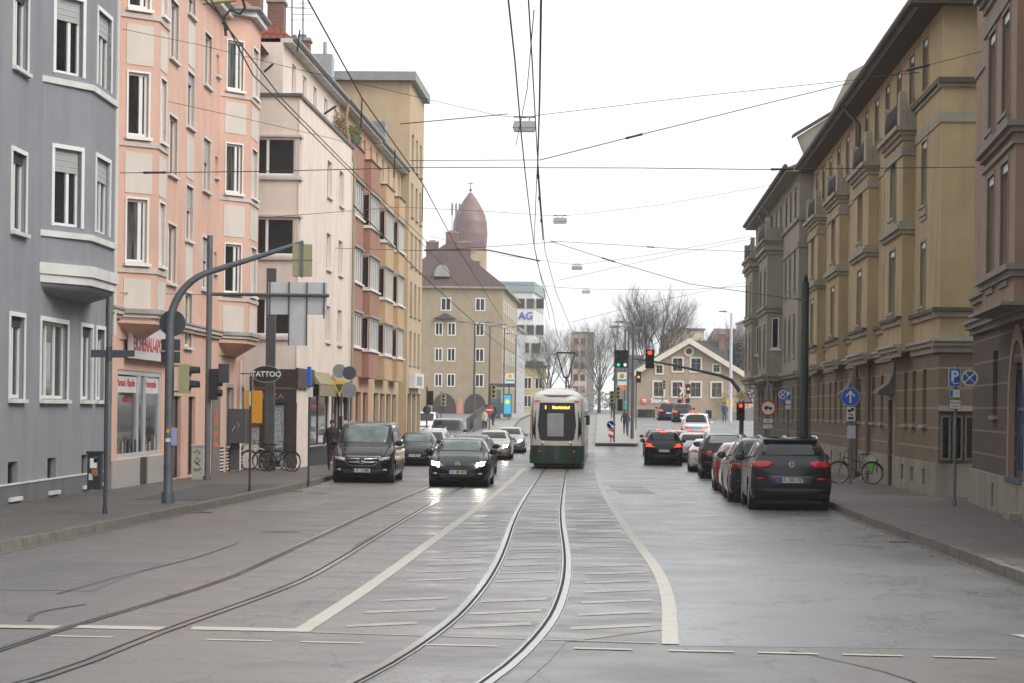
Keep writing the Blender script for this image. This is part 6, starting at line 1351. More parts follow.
def plate_sign(root, name, x, y, z, w, h, m, border=None):
    mb = MB(); mb.box(x - w / 2, x + w / 2, y - .02, y + .005, z - h / 2, z + h / 2, SIGBK if border is None else border); mb.box(x - w / 2 + .012, x + w / 2 - .012, y - .024, y - .0201, z - h / 2 + .012, z + h / 2 - .012, m); return mb.build(name, None, root)
def signal_head(root, x, y, z, n=3, lit=None, face=-1, m=SBLK, size=.2, gapz=.3, name='signal_head', ang=None):
    """housing with lenses and visors; lit: {index: material}; face -1 = towards camera, +1 away"""
    H = n * gapz; mb = MB(); w = size * .85; mb.box(x - w, x + w, y - .09, y + .09, z - H / 2, z + H / 2); mb.box(x - w * .8, x + w * .8, y - .11 if face > 0 else y + .09, y - .09 if face > 0 else y + .11, z - H / 2 + .05, z + H / 2 - .05); o = mb.build(name, m, root)
    for i in range(n):
        zc = z + H / 2 - gapz * (i + .5); mm = (lit or {}).get(i, LENS); mb = MB(); yf = y + face * .092; mb.lathe([(.001, 0), (size * .38, 0), (size * .40, -face * .01)], (x, yf + face * .012, zc), 16, axis='y'); mb.build('lens', mm, o)
        mb = MB(); K = 10
        for j in range(K):
            a0, a1 = pi * j / K, pi * (j + 1) / K; r = size * .58; f0 = (x + r * cos(a0), yf, zc + r * sin(a0)); f1 = (x + r * cos(a1), yf, zc + r * sin(a1)); mb.face([f0, f1, (f1[0], yf + face * .2, f1[2]), (f0[0], yf + face * .2, f0[2])], None, True)
        mb.build('visor', SBLK, o)
    return o
def side_head(root, x, y, z, m, n=2, dirx=1):
    H = .3 * n; mb = MB(); mb.box(x - .11, x + .11, y - .15, y + .15, z - H / 2, z + H / 2); o = mb.build('signal_head', m, root)
    for i in range(n):
        zc = z + H / 2 - .3 * (i + .5); mb = MB(); K = 10; r = .12; xf = x + dirx * .11
        for j in range(K):
            a0, a1 = pi * j / K - .3, pi * (j + 1) / K + .0; mb.face([(xf, y + r * cos(a0), zc + r * sin(a0)), (xf, y + r * cos(a1), zc + r * sin(a1)), (xf + dirx * .2, y + r * cos(a1), zc + r * sin(a1) * .9), (xf + dirx * .2, y + r * cos(a0), zc + r * sin(a0) * .9)], None, True)
        mb.cyl((xf + dirx * .01, y, zc), .1, .02, 14, None, 'x'); mb.build('visor', SBLK, o)
    return o
# 1 arched signal mast, left foreground
x, y = -7.2, 50.4; gz = g(y) + .14
r = thing('signal_mast', 'grey signal mast with curved arm reaching over the road, front left', 'traffic light', (x, y, gz))
arc = [(x, y, gz), (x, y, 3.3)] 
for i in range(9): a = i / 8 * radians(68); arc.append((x + 1.15 * (1 - cos(a)), y, 3.55 + 1.15 * sin(a) * 1.05))
arc += [(-5.4, y, 5.02), (-4.42, y, 5.35)]
mb = MB(); mb.tube(arc, [.10, .095] + [.09 - .003 * i for i in range(9)] + [.055, .045], 14); mb.cyl((x, y, gz + .12), .135, .24, 14); mb.cyl((x, y, gz + .75), .11, .02, 14); mb.build('pole', POLE, r)
xs = -4.44; mb = MB(); mb.box(xs - .20, xs + .20, y - .10, y + .10, 4.63, 5.30); mb.box(xs - .03, xs + .03, y - .13, y - .1, 4.6, 5.36, POLE); mb.box(xs - .205, xs + .205, y - .105, y + .105, 4.955, 4.975, POLE); o = mb.build('signal_head', SYEL, r)
mb = MB()
for zc in (4.8, 5.14): mb.lathe([(.1, 0), (.115, .2)], (xs, y + .1, zc), 14, axis='y')
mb.build('visor', SBLK, o)
mb = MB(); mb.lathe([(.001, -.02), (.275, -.02), (.275, .02), (.001, .02)], (x + .03, y + .14, 3.62), 30, axis='y'); mb.build('round_sign_back', SIGBK, r)
mb = MB(); mb.box(x - .2, x + .2, y + .11, y + .14, 2.78, 3.02); mb.box(x - .2, x + .2, y + .11, y + .14, 3.04, 3.28); mb.box(x - .06, x + .06, y + .1, y + .112, 2.8, 3.26, POLE); mb.build('sign_back', SIGBK, r)
o = side_head(r, x + .32, y, 2.45, SYEL, 2, 1); mb = MB(); mb.tube([(x, y, 2.72), (x + .3, y, 2.72)], .02, 6); mb.tube([(x, y, 2.18), (x + .3, y, 2.18)], .02, 6); mb.build('bracket', POLE, r)
mb = MB(); mb.box(x + .06, x + .16, y - .1, y + .1, 1.05, 1.42); mb.build('push_button_box', mat('pale_blue_box', (.30, .31, .50), .5, 0, .1), r)
mb = MB(); mb.cyl((x, y - .095, 1.35), .045, .012, 12, S_YEL, 'y'); mb.box(x - .05, x + .05, y - .104, y - .09, 1.12, 1.2, S_WHITE); mb.build('sticker', None, r)
# 2 street-name post with waste bin
r = pole_thing('street_sign_post', 'slim post with street name plates turned edge-on and a stickered waste bin, far left', 'street sign', -7.49, 44.3, 3.02, .035, SIGBK)
mb = MB(); mb.box(-7.78, -7.1, 44.26, 44.29, 2.76, 2.9); mb.box(-7.3, -6.98, 44.3, 44.33, 2.78, 2.9); mb.cyl((-7.45, 44.3, 2.83), .06, .26, 10); mb.build('name_plate', SIGBK, r)
t2 = thing('waste_bin', 'small dark waste bin covered in stickers hanging on the street name post', 'bin', (-7.64, 44.3, 0.35)); mb = MB(); mb.box(-7.80, -7.56, 44.15, 44.42, .33, .98); mb.box(-7.82, -7.54, 44.13, 44.44, .981, 1.03); mb.build('bin_body', SBLK, t2)
mb = MB()
for (a, b, c_, d, m_) in ((-7.75, -7.62, .72, .9, S_WHITE), (-7.72, -7.60, .58, .70, mat('brown_sticker', (.25, .12, .06), .5, 0, .3, 20)), (-7.77, -7.70, .5, .62, SIGBKL), (-7.68, -7.62, .82, .93, S_BLUE)): mb.box(a, b, 44.143, 44.149, c_, d, m_)
mb.build('sticker', None, t2)
# 3 tall thin pole with gantry arm and sign backs
x, y = -8.83, 69.7
r = pole_thing('sign_gantry', 'tall thin pole with a long horizontal arm carrying pale grey sign backs', 'sign', x, y, 7.1, .085, POLE)
mb = MB(); mb.tube([(x, y, 5.12), (-5.35, y, 5.12)], .05, 8); mb.build('arm', POLED, r)
mb = MB(); mb.box(-7.13, -5.42, y + .09, y + .13, 4.56, 5.5); mb.build('sign_panel', SIGBKL, r); mb = MB(); mb.box(-6.54, -5.98, y + .09, y + .13, 3.66, 4.555); mb.build('sign_panel', SIGBKL, r)
mb = MB()
for xx in (-7.08, -6.52, -6.0, -5.5): mb.box(xx - .018, xx + .018, y + .05, y + .089, 4.45 if xx < -6.6 or xx > -5.6 else 3.66, 5.5)
mb.build('panel_stiffener', POLED, r)
side = thing('signal_mast', 'black signal heads on the gantry pole by the salmon house', 'traffic light', (x, y, 2.2)); mb = MB(); mb.box(x + .05, x + .28, y - .16, y + .1, 2.05, 2.95); mb.box(x + .3, x + .6, y - .1, y + .12, 2.55, 3.1, SIGBK); mb.build('signal_head', SBLK, side)
mb = MB()
for zc in (2.25, 2.55): mb.cyl((x + .32, y - .03, zc), .1, .2, 12, None, 'x')
mb.build('visor', SBLK, side)
# 4,5 slim posts
r = pole_thing('sign_post', 'thin post carrying a small sign edge-on, in front of the bicycles', 'sign', -6.48, 59.5, 2.85, .032, SIGBK); mb = MB(); mb.box(-6.5, -6.47, 59.3, 59.48, 1.9, 2.25); mb.build('sign_plate', SIGBKL, r)
r = pole_thing('sign_post', 'thin post with a no-parking sign turned edge-on, before the tattoo studio awning', 'sign', -5.55, 65.7, 2.85, .03, SIGBK)
mb = MB(); mb.lathe([(.001, -.08), (.11, -.08), (.24, 0), (.11, .01)], (-5.55, 65.68, 2.68), 6, S_BLUE, 'x') if False else mb.box(-5.60, -5.50, 65.45, 65.68, 2.45, 2.98, S_BLUE); mb.box(-5.63, -5.45, 65.62, 65.66, 2.15, 2.42, S_WHITE); mb.build('sign_plate', None, r)
# 6 dark mast behind the tattoo sign
x, y = -8.88 + 1.2, 84.0
r = thing('catenary_mast', 'wide dark steel mast rising behind the oval tattoo sign', 'mast', (x - .75, y, g(y) + .14)); xx = (270 - 512) / 2400 * y; mb = MB(); mb.box(xx - .16, xx + .16, y - .16, y + .16, g(y) + .1, 6.7); mb.box(xx - .22, xx + .22, y - .22, y + .22, g(y) + .1, g(y) + .45); mb.build('pole', POLED, r)
# oval tattoo sign, bracketed to the shop
yy = 83.0; xo = (266.5 - 512) / 2400 * yy - .02; zo = 1.92 + (411 - 380) / 2400 * yy
r = thing('shop_sign', 'black oval hanging sign reading TATTOO in white letters', 'sign', (xo, yy, zo)); mb = MB(); n = 32
F_ = [(xo + .50 * cos(2 * pi * i / n), yy, zo + .29 * sin(2 * pi * i / n)) for i in range(n)]; B_ = [(a, b + .1, c_) for a, b, c_ in F_]; mb.face(F_); mb.face(B_[::-1])
for i in range(n): mb.face([F_[(i + 1) % n], F_[i], B_[i], B_[(i + 1) % n]], None, True)
mb.build('oval_panel', SBLK, r)
mb = MB()
for i in range(n):
    a0, a1 = 2 * pi * i / n, 2 * pi * (i + 1) / n; q = [(xo + R_ * cos(a), yy - .004, zo + R2 * sin(a)) for a, R_, R2 in ((a0, .50, .29), (a1, .50, .29), (a1, .485, .275), (a0, .485, .275))]; mb.face(q)
mb.build('rim', SIGBKL, r); text_on('TATTOO', Fr((xo - 1, yy), (xo + 1, yy)), 1.0, .006, zo - .01, .255, S_WHITE, r, .98, .008)
mb = MB(); mb.tube([(xo - .52, yy + .05, zo), (-9.4, yy + .05, zo), (-9.42, yy + .05, zo)], .02, 6); mb.build('bracket', SBLK, r)
# disc sign cluster before terracotta house
y = 95.0
def cl(px, py, Y): return ((px - 512) / 2400 * Y - (408 - py) * .0122 / 2400 * Y, 1.92 + (408 - py + (px - 512) * .0122) / 2400 * Y)
x, _ = cl(350, 450, y); r = pole_thing('sign_post', 'post with round and rectangular sign backs before the terracotta oriels', 'sign', x, y, 3.35, .035, SIGBK)
X_, Z_ = cl(349, 390, y); mb = MB(); mb.lathe([(.001, -.02), (.31, -.02), (.31, .01), (.001, .01)], (X_, y - .06, Z_), 26, mat('dull_sign_back', (.22, .23, .235), .5, .2, .1, 3), 'y'); mb.build('round_sign', None, r)
X_, Z_ = cl(349.5, 373, y); mb = MB(); mb.lathe([(.001, -.02), (.27, -.02), (.27, .01), (.001, .01)], (X_, y - .05, Z_), 26, SIGBK, 'y'); mb.build('round_sign', None, r)
y = 98.0; x, _ = cl(341, 450, y); r = pole_thing('sign_post', 'post with yellow triangular sign back and pale round sign beside it', 'sign', x, y, 3.3, .035, SIGBK)
X_, Z_ = cl(339.5, 371, y); mb = MB(); mb.lathe([(.001, -.02), (.28, -.02), (.28, .01), (.001, .01)], (X_, y - .06, Z_), 26, mat('dull_sign_back', (.22, .23, .235)), 'y'); mb.build('round_sign', None, r)
X_, Z_ = cl(339.5, 388, y); mb = MB(); T_ = [(X_ - .3, Z_ + .28), (X_ + .3, Z_ + .28), (X_, Z_ - .35)]
mb.face([(a, y - .06, b) for a, b in T_][::-1]); mb.face([(a, y - .04, b) for a, b in T_]); I_ = [(X_ + (a - X_) * .55, Z_ + (b - Z_) * .55) for a, b in T_]; mb.face([(a, y - .065, b) for a, b in I_][::-1], SIGBK); mb.ms = [S_YEL, SIGBK]; mb.m = [0, 0, 1]; mb.build('triangular_sign', None, r)
mb = MB(); mb.box(x - .14, x + .05, y - .1, y + .1, .95, 1.5); mb.build('signal_box', SBLK, r)
# graffiti cabinet, wall box
x, y = -9.15, 70.2
r = thing('utility_cabinet', 'narrow white utility cabinet with green and black graffiti by the salmon wall', 'cabinet', (x, y, g(y) + .14)); z0 = g(y) + .12
mb = MB(); mb.box(x - .17, x + .17, y - .2, y + .2, z0, z0 + .98); mb.box(x - .19, x + .19, y - .22, y + .22, z0 + .981, z0 + 1.04); mb.build('cabinet_body', mat('dirty_white_cabinet', (.50, .52, .48), .5, 0, .12, 5), r)
mb = MB(); gm = mat('green_spray', (.06, .42, .06), .5, 0, 0)
mb.tube([(x - .12, y - .205, z0 + .82), (x - .02, y - .205, z0 + .88), (x + .08, y - .205, z0 + .82), (x + .02, y - .205, z0 + .76)], .02, 4, gm); mb.tube([(x - .1, y - .205, z0 + .34), (x + .0, y - .205, z0 + .3), (x + .1, y - .205, z0 + .36)], .025, 4, gm)
mb.tube([(x - .05, y - .205, z0 + .48), (x + .08, y - .205, z0 + .58), (x - .02, y - .205, z0 + .68), (x - .1, y - .205, z0 + .56), (x + .06, y - .205, z0 + .44)], .012, 4, SBLK); mb.build('graffiti', None, r)
fw = FL; y0 = 81.4
r = thing('electric_box', 'dark grey electrical box with a maroon side and scribbled tag on the salmon wall', 'box', (*FL.xy(t(y0), .3), .95)); mb = MB(); FL.box(mb, t(81.0), t(82.2), .02, .62, .62, 1.78, POLED); FL.box(mb, t(81.6), t(82.18), .621, .64, .62, 1.78, mat('maroon_side', (.14, .02, .03), .5, 0, .1)); mb.build('box_body', None, r)
mb = MB(); q = FL.p(t(81.0), .3, 1.0); mb.tube([(q[0] - .12, q[1] - .012, 1.02), (q[0] - .02, q[1] - .012, 1.2), (q[0] + .02, q[1] - .012, 1.05), (q[0] + .12, q[1] - .012, 1.22), (q[0] + .05, q[1] - .012, 1.3)], .01, 4); mb.build('graffiti', SIGBKL, r)
mb = MB(); FL.box(mb, t(81.3), t(81.7), .1, .35, -.3, .61); mb.build('cable_duct', POLED, r)
# right side signs
x, y = 10.1, 54.65
r = pole_thing('parking_sign_post', 'post with blue P sign and round no-stopping sign, nearest post on the right', 'sign', x, y, 3.2, .036, POLE)
X_, Z_ = cl(954, 378, y); plate_sign(r, 'parking_sign', X_, y - .05, Z_ + .02, .27, .42, S_BLUE, S_WHITE); text_on('P', Fr((X_ - 1, y - .05), (X_ + 1, y - .05)), 1.0, .03, Z_ + .03, .34, S_WHITE, r, 1, .012)
mb = MB(); mb.box(X_ - .02, X_ + .1, y - .082, y - .076, Z_ - .13, Z_ - .11, S_WHITE); mb.face([(X_ - .05, y - .08, Z_ - .12), (X_ - .01, y - .08, Z_ - .09), (X_ - .01, y - .08, Z_ - .15)], S_WHITE); mb.build('arrow', None, r)
Xn, Zn = cl(969, 378, y); mb = MB(); disc(r, 'no_stopping_sign', Xn, y - .05, Zn, .2, S_BLUE, None, mat('pale_yellow_rim', (.62, .58, .36), .4, 0, 0))
for s_a in (1, -1): mb.tube([(Xn - .11, y - .078, Zn + s_a * .11), (Xn + .11, y - .078, Zn - s_a * .11)], .018, 4)
mb.build('sign_cross', mat('pale_yellow_rim', (.62, .58, .36)), r)
mb = MB(); mb.tube([(X_, y, Zn + .12), (Xn, y, Zn + .12)], .016, 6); mb.build('bracket', POLE, r)
X_, Z_ = cl(954, 393.5, y); plate_sign(r, 'supplementary_plate', X_, y - .05, Z_, .26, .2, S_WHITE); mb = MB(); mb.box(X_ - .11, X_ - .04, y - .08, y - .076, Z_ - .07, Z_ + .07, S_BLUE); mb.lathe([(.001, -.003), (.03, -.003), (.03, 0)], (X_ + .05, y - .076, Z_ - .0), 10, SIGBKL, 'y'); mb.build('pictogram', None, r)
X_, Z_ = cl(954.5, 404.5, y); plate_sign(r, 'supplementary_plate', X_, y - .05, Z_, .27, .21, S_WHITE); text_on('Mo-Fr 8-18h', Fr((X_ - 1, y - .05), (X_ + 1, y - .05)), 1.0, .03, Z_ + .04, .05, SBLK, r); text_on('Sa 8-14h', Fr((X_ - 1, y - .05), (X_ + 1, y - .05)), 1.0, .03, Z_ - .04, .05, SBLK, r)
x, y = 10.5, 74.35
r = pole_thing('arrow_sign_post', 'post with round blue sign showing a white upward arrow, above the bicycle', 'sign', x, y, 2.85, .036, POLE)
X_, Z_ = cl(850, 397, y); disc(r, 'arrow_sign', X_, y - .05, Z_, .30, S_BLUE, None, S_WHITE); disc(r, 'arrow_sign_field', X_, y - .052, Z_, .285, S_BLUE)
mb = MB(); mb.box(X_ - .028, X_ + .028, y - .082, y - .077, Z_ - .19, Z_ + .12); 
for s_a in (-1, 1): mb.face([(X_, y - .08, Z_ + .21), (X_ + s_a * .14, y - .08, Z_ + .05), (X_ + s_a * .14, y - .08, Z_ - .01), (X_, y - .08, Z_ + .13)])
mb.build('arrow', S_WHITE, r)
X_, Z_ = cl(850.5, 414, y); plate_sign(r, 'supplementary_plate', X_, y - .05, Z_, .30, .46, S_WHITE); mb = MB(); mb.box(X_ - .1, X_ + .02, y - .08, y - .076, Z_ + .06, Z_ + .14); mb.box(X_ + .0, X_ + .1, y - .08, y - .076, Z_ + .1, Z_ + .19); mb.build('pictogram', SBLK, r); text_on('frei', Fr((X_ - 1, y - .05), (X_ + 1, y - .05)), 1.0, .03, Z_ - .02, .1, SBLK, r, 1, .003); 
mb = MB(); mb.box(X_ - .09, X_ + .09, y - .08, y - .076, Z_ - .17, Z_ - .09); mb.build('pictogram', SIGBK, r)
X_, Z_ = cl(851, 432, y); mb = MB(); mb.box(X_ - .13, X_ + .13, y - .07, y - .06, Z_ - .2, Z_ + .2); mb.build('paper_notice', mat('lilac_paper', (.52, .47, .60), .6, 0, .12, 12), r)
mb = MB(); mb.tube([(x - .02, y, 1.9), (x, y, 1.9)], .04, 6); mb.build('clamp', POLE, r)
# no-lorry sign, second parking post, green mast
x, y = 11.75, 104; X_, Z_ = cl(768, 408, y); r = pole_thing('lorry_ban_post', 'post with red-ringed round lorry ban sign beside the taupe building', 'sign', X_, y, 3.9, .04, POLE)
disc(r, 'lorry_ban_sign', X_, y - .05, Z_, .36, S_WHITE, None, S_RED); mb = MB(); mb.box(X_ - .17, X_ + .03, y - .09, y - .08, Z_ - .05, Z_ + .08); mb.box(X_ + .04, X_ + .17, y - .09, y - .08, Z_ - .05, Z_ + .04); mb.cyl((X_ - .1, y - .085, Z_ - .07), .035, .01, 10, None, 'y'); mb.cyl((X_ + .1, y - .085, Z_ - .07), .035, .01, 10, None, 'y'); mb.build('lorry_pictogram', SBLK, r)
for dz, h_ in ((-.56, .2), (-.80, .2)): plate_sign(r, 'supplementary_plate', X_, y - .05, Z_ + dz, .42, h_, S_WHITE, SIGBK); text_on('frei' if dz > -.7 else '7,5t', Fr((X_ - 1, y - .05), (X_ + 1, y - .05)), 1.0, .03, Z_ + dz, .13, SBLK, r)
y = 100; X_, Z_ = cl(788, 394.5, y); r = pole_thing('parking_sign_post', 'post with small blue P sign and no-stopping disc beside the dark green mast', 'sign', X_, y, 3.2, .036, POLE)
plate_sign(r, 'parking_sign', X_, y - .05, Z_, .26, .38, S_BLUE, S_WHITE); text_on('P', Fr((X_ - 1, y - .05), (X_ + 1, y - .05)), 1.0, .03, Z_, .3, S_WHITE, r, 1, .012); disc(r, 'no_stopping_sign', X_ - .23, y - .05, Z_, .19, S_BLUE, None, S_WHITE)
mb = MB(); [mb.tube([(X_ - .34, y - .078, Z_ + s_a * .11), (X_ - .12, y - .078, Z_ - s_a * .11)], .02, 4) for s_a in (1, -1)]; mb.build('sign_cross', S_WHITE, r)
plate_sign(r, 'supplementary_plate', X_, y - .05, Z_ - .32, .24, .17, S_WHITE); plate_sign(r, 'supplementary_plate', X_, y - .05, Z_ - .53, .26, .2, SIGBKL)
mb = MB(); mb.box(X_ - .32, X_ - .1, y - .08, y - .076, Z_ - .36, Z_ - .28); mb.build('pictogram', S_BLUE, r)
x = (804 - 512) / 2400 * 92; r = pole_thing('catenary_mast', 'tall dark green tram wire mast in front of the ochre house', 'mast', x, 92, 7.3, .17, POLEG, .14, None, .85); mb = MB(); mb.cyl((x, 92, 6.2), .16, .08, 12); mb.tube([(x, 92, 6.2), (x - .4, 92, 6.25)], .03, 6); mb.build('wire_clamp', POLED, r)
# traffic signal with long arm, right mid-distance
y = 122; gz = g(y) + .14; x0, z0 = cl(741, 440, y); r = thing('signal_mast', 'signal mast with long curved arm stretching left over the queue', 'traffic light', (x0, y, gz))
pts = [(741, 445), (741.5, 420), (741, 398), (738, 389), (731, 380), (720, 375.5), (700, 371), (675, 365.5), (650, 361), (634, 358.5)]
mb = MB(); arcp = []
for i, (a, b) in enumerate(pts): X_, Z_ = cl(a, b, y); arcp.append((X_, y, gz if i == 0 else Z_))
mb.tube(arcp, [.12, .12, .11, .1, .09, .08, .07, .06, .05, .045], 10); mb.build('pole', POLED, r)
X_, Z_ = cl(649.5, 360, y); signal_head(r, X_, y - .12, Z_ + .05, 3, {0: RDL}, -1, SBLK, .26, .32)
X_, Z_ = cl(740.5, 411.5, y); signal_head(r, X_ - .02, y - .2, Z_, 3, {0: RDL}, -1, SBLK, .24, .3)
X_, Z_ = cl(741, 396, y); mb = MB(); d_ = .33
mb.face([(X_ - d_, y - .16, Z_), (X_, y - .16, Z_ - d_), (X_ + d_, y - .16, Z_), (X_, y - .16, Z_ + d_)], S_WHITE); d_ = .2; mb.face([(X_ - d_, y - .165, Z_), (X_, y - .165, Z_ - d_), (X_ + d_, y - .165, Z_), (X_, y - .165, Z_ + d_)], S_YEL); d_ = .34; mb.face([(X_ - d_, y - .155, Z_), (X_, y - .155, Z_ + d_), (X_ + d_, y - .155, Z_), (X_, y - .155, Z_ - d_)], SIGBK); mb.build('priority_road_sign', None, r)
mb = MB(); T_ = [(X_ + .0, Z_ - .38), (X_ + .62, Z_ - .38), (X_ + .31, Z_ + .2)]; C_ = (X_ + .31, Z_ - .17); mb.face([(a, y - .12, b) for a, b in T_], S_RED); mb.face([(C_[0] + (a - C_[0]) * .6, y - .125, C_[1] + (b - C_[1]) * .6) for a, b in T_], S_WHITE); mb.face([(a, y - .1, b) for a, b in T_][::-1], SIGBK); mb.build('warning_triangle', None, r)
# ---------------------------------------------------------------- right platform group
y = 156; X_, Z_ = cl(611, 425, y)
r = thing('keep_right_post', 'white-banded island post with round blue arrow sign and red white beacon plate', 'sign', (X_, y, g(y) + .2)); mb = MB(); mb.tube([(X_, y, g(y) + .18), (X_, y, Z_ + .2)], .04, 8); mb.build('pole', POLED, r)
disc(r, 'arrow_sign', X_, y - .05, Z_, .30, S_BLUE, None, S_WHITE); disc(r, 'arrow_sign_field', X_, y - .053, Z_, .275, S_BLUE); mb = MB(); mb.hexa([(X_ - .16, y - .09, Z_ + .12), (X_ - .12, y - .09, Z_ + .16), (X_ + .13, y - .09, Z_ - .08), (X_ + .09, y - .09, Z_ - .12), (X_ - .16, y - .08, Z_ + .12), (X_ - .12, y - .08, Z_ + .16), (X_ + .13, y - .08, Z_ - .08), (X_ + .09, y - .08, Z_ - .12)]); mb.face([(X_ + .17, y - .085, Z_ - .17), (X_ - .03, y - .085, Z_ - .13), (X_ + .15, y - .085, Z_ + .04)]); mb.build('arrow', S_WHITE, r)
mb = MB(); zb_ = g(y) + .45; w_ = .16
for i in range(4):
    a, b = zb_ + i * .2, zb_ + i * .2 + .2; mb.hexa([(X_ - w_, y - .07, a + .12), (X_ + w_, y - .07, a - .0), (X_ + w_, y - .05, a - .0), (X_ - w_, y - .05, a + .12), (X_ - w_, y - .07, b + .12), (X_ + w_, y - .07, b), (X_ + w_, y - .05, b), (X_ - w_, y - .05, b + .12)], (S_RED, S_WHITE)[i % 2])
mb.build('beacon_plate', None, r)
# island nose kerb
mb = MB(); mb.box(5.4, 8.0, 154.6, 155.0, g(155), g(155) + .15); struct(mb.build('kerb', SBLK))
y = 157; X_, Z_ = cl(614.5, 400, y)
r = thing('signal_mast', 'cluster of small olive and black signal heads on a dark pole at the island tip', 'traffic light', (X_, y, g(y) + .2)); mb = MB(); mb.tube([(X_, y, g(y) + .2), (X_, y, cl(615, 345, y)[1])], .06, 8); mb.build('pole', POLED, r)
for (px, py, m_, lit) in ((612, 397, SYEL, {}), (618, 393, SYEL, {}), (620, 405, SBLK, {})): a, b = cl(px, py, y); signal_head(r, a, y - .1, b, 3, lit, -1, m_, .2, .26)
for (px, lit) in ((618.3, {2: GRL}), (625, {2: glow('tram_signal_white', (.9, .95, 1), .35)})): a, b = cl(px, 359, y); signal_head(r, a, y - .1, b, 3, lit, -1, SBLK, .27, .38)
a, b = cl(621.5, 382, y)
mb = MB(); mb.tube([(cl(614, 352, y)[0], y, cl(614, 352, y)[1]), (cl(628, 352, y)[0], y, cl(628, 352, y)[1])], .03, 6); mb.build('bracket', POLED, r)
y = 166; a, b = cl(622, 381, y); r = thing('tram_stop_sign', 'tram stop flag with green H disc, turquoise band and orange board', 'sign', (a, y, g(y) + .2)); mb = MB(); mb.tube([(a + .45, y, g(y) + .2), (a + .45, y, b + .9)], .05, 8); mb.build('pole', POLED, r)
mb = MB(); mb.box(a - .32, a + .32, y - .05, y, b - .3, b + .6, S_WHITE); mb.lathe([(.001, -.06), (.17, -.06), (.17, -.05)], (a, y, b + .35), 18, S_YEL, 'y'); mb.lathe([(.001, -.065), (.13, -.065), (.13, -.06)], (a, y, b + .35), 18, mat('stop_green', (.05, .25, .12), .4, 0, 0), 'y'); mb.box(a - .3, a + .3, y - .056, y - .0501, b - .02, b + .12, mat('turquoise_band', (.02, .30, .32), .4, 0, 0)); mb.box(a - .3, a + .3, y - .05, y, b - .62, b - .36, mat('orange_board', (.75, .20, .04), .4, 0, .1)); mb.build('flag_panel', None, r)
text_on('H', Fr((a - 1, y - .07), (a + 1, y - .07)), 1.0, 0, b + .35, .2, S_YEL, r, 1, .01)
def lamp_post(name, label, px, Y, ytop, arms, r_=.09, group=None, m=POLED, base=.14):
    X_, Z_ = cl(px, ytop, Y); t_ = thing(name, label, 'street lamp', (X_, Y, g(Y) + base), 0, group); mb = MB(); mb.tube([(X_, Y, g(Y) + base), (X_, Y, Z_)], [r_, r_ * .6], 8); mb.build('pole', m, t_)
    for dx in arms:
        mb = MB(); mb.tube([(X_, Y, Z_ - .1), (X_ + dx * .5, Y, Z_ + .12), (X_ + dx, Y, Z_ + .12)], .03, 6); mb.build('arm', m, t_); mb = MB(); s_x = 1 if dx > 0 else -1; mb.hexa([(X_ + dx - .1 * s_x, Y - .12, Z_ + .05), (X_ + dx + .55 * s_x, Y - .1, Z_ + .09), (X_ + dx + .55 * s_x, Y + .1, Z_ + .09), (X_ + dx - .1 * s_x, Y + .12, Z_ + .05), (X_ + dx - .1 * s_x, Y - .12, Z_ + .2), (X_ + dx + .55 * s_x, Y - .08, Z_ + .16), (X_ + dx + .55 * s_x, Y + .08, Z_ + .16), (X_ + dx - .1 * s_x, Y + .12, Z_ + .2)]); mb.build('lamp_head', POLE, t_)
    return t_
LG = 'double-armed lamps along the left tram platform'
lamp_post('street_lamp', 'double-armed street lamp, foremost on the left platform', 475, 178, 324, (-.9, .9), .1, LG)
lamp_post('street_lamp', 'double-armed street lamp, second along the left platform', 490, 205, 326, (-.9, .9), .09, LG)
lamp_post('street_lamp', 'double-armed street lamp, third along the left platform', 504.5, 235, 328, (-.9, .9), .09, LG)
lamp_post('street_lamp', 'double-armed street lamp, rearmost on the left platform', 516, 265, 335, (-.8, .8), .09, LG)
RG = 'lamp posts along the right tram platform'
lamp_post('street_lamp', 'dark lamp post nearest the tram stop flag on the right platform', 633.5, 162, 324, (-.8,), .13, RG)
lamp_post('street_lamp', 'lamp post standing just behind the tram stop signal heads', 629, 185, 328, (-.9,), .1, RG)
lamp_post('street_lamp', 'third lamp post along the right platform, against the bare tree', 625.5, 215, 329, (-.9, .9), .1, RG)
lamp_post('street_lamp', 'tall grey lamp post rising through the roofs right of the gabled house', 731.5, 205, 313, (-.55,), .17, None, SIGBKL)
for (px, Y, yt, lab) in ((427, 150, 398, 'small black signal heads behind the beige block corner'), (441, 190, 400, 'pair of olive signal heads before the left archway')):
    X_, Z_ = cl(px, yt, Y); r = thing('signal_mast', lab, 'traffic light', (X_, Y, g(Y) + .14)); mb = MB(); mb.tube([(X_, Y, g(Y)), (X_, Y, Z_ + .7)], .05, 8); mb.build('pole', POLED, r); signal_head(r, X_ + .2, Y - .1, Z_, 3, {}, -1, SBLK if px == 427 else SYEL, .24, .3)
    mb = MB(); mb.lathe([(.001, -.02), (.26, -.02), (.26, .01), (.001, .01)], (X_, Y, Z_ - .75), 18, axis='y'); mb.build('round_sign_back', SIGBK, r)
X_, Z_ = cl(489.5, 410, 172); r = thing('no_entry_sign', 'red no-entry disc with white bar on the left tram platform tip', 'sign', (X_, 172, g(172) + .2)); mb = MB(); mb.tube([(X_, 172, g(172)), (X_, 172, Z_ + 1.9)], .05, 8); mb.build('pole', POLED, r); disc(r, 'sign_disc', X_, 171.93, Z_, .31, S_RED, None, S_WHITE); disc(r, 'sign_field', X_, 171.925, Z_, .29, S_RED); mb = MB(); mb.box(X_ - .21, X_ + .21, 171.87, 171.9, Z_ - .05, Z_ + .05); mb.build('white_bar', S_WHITE, r)
signal_head(r, X_ + .28, 171.9, Z_ + 1.3, 3, {}, -1, SYEL, .24, .3)
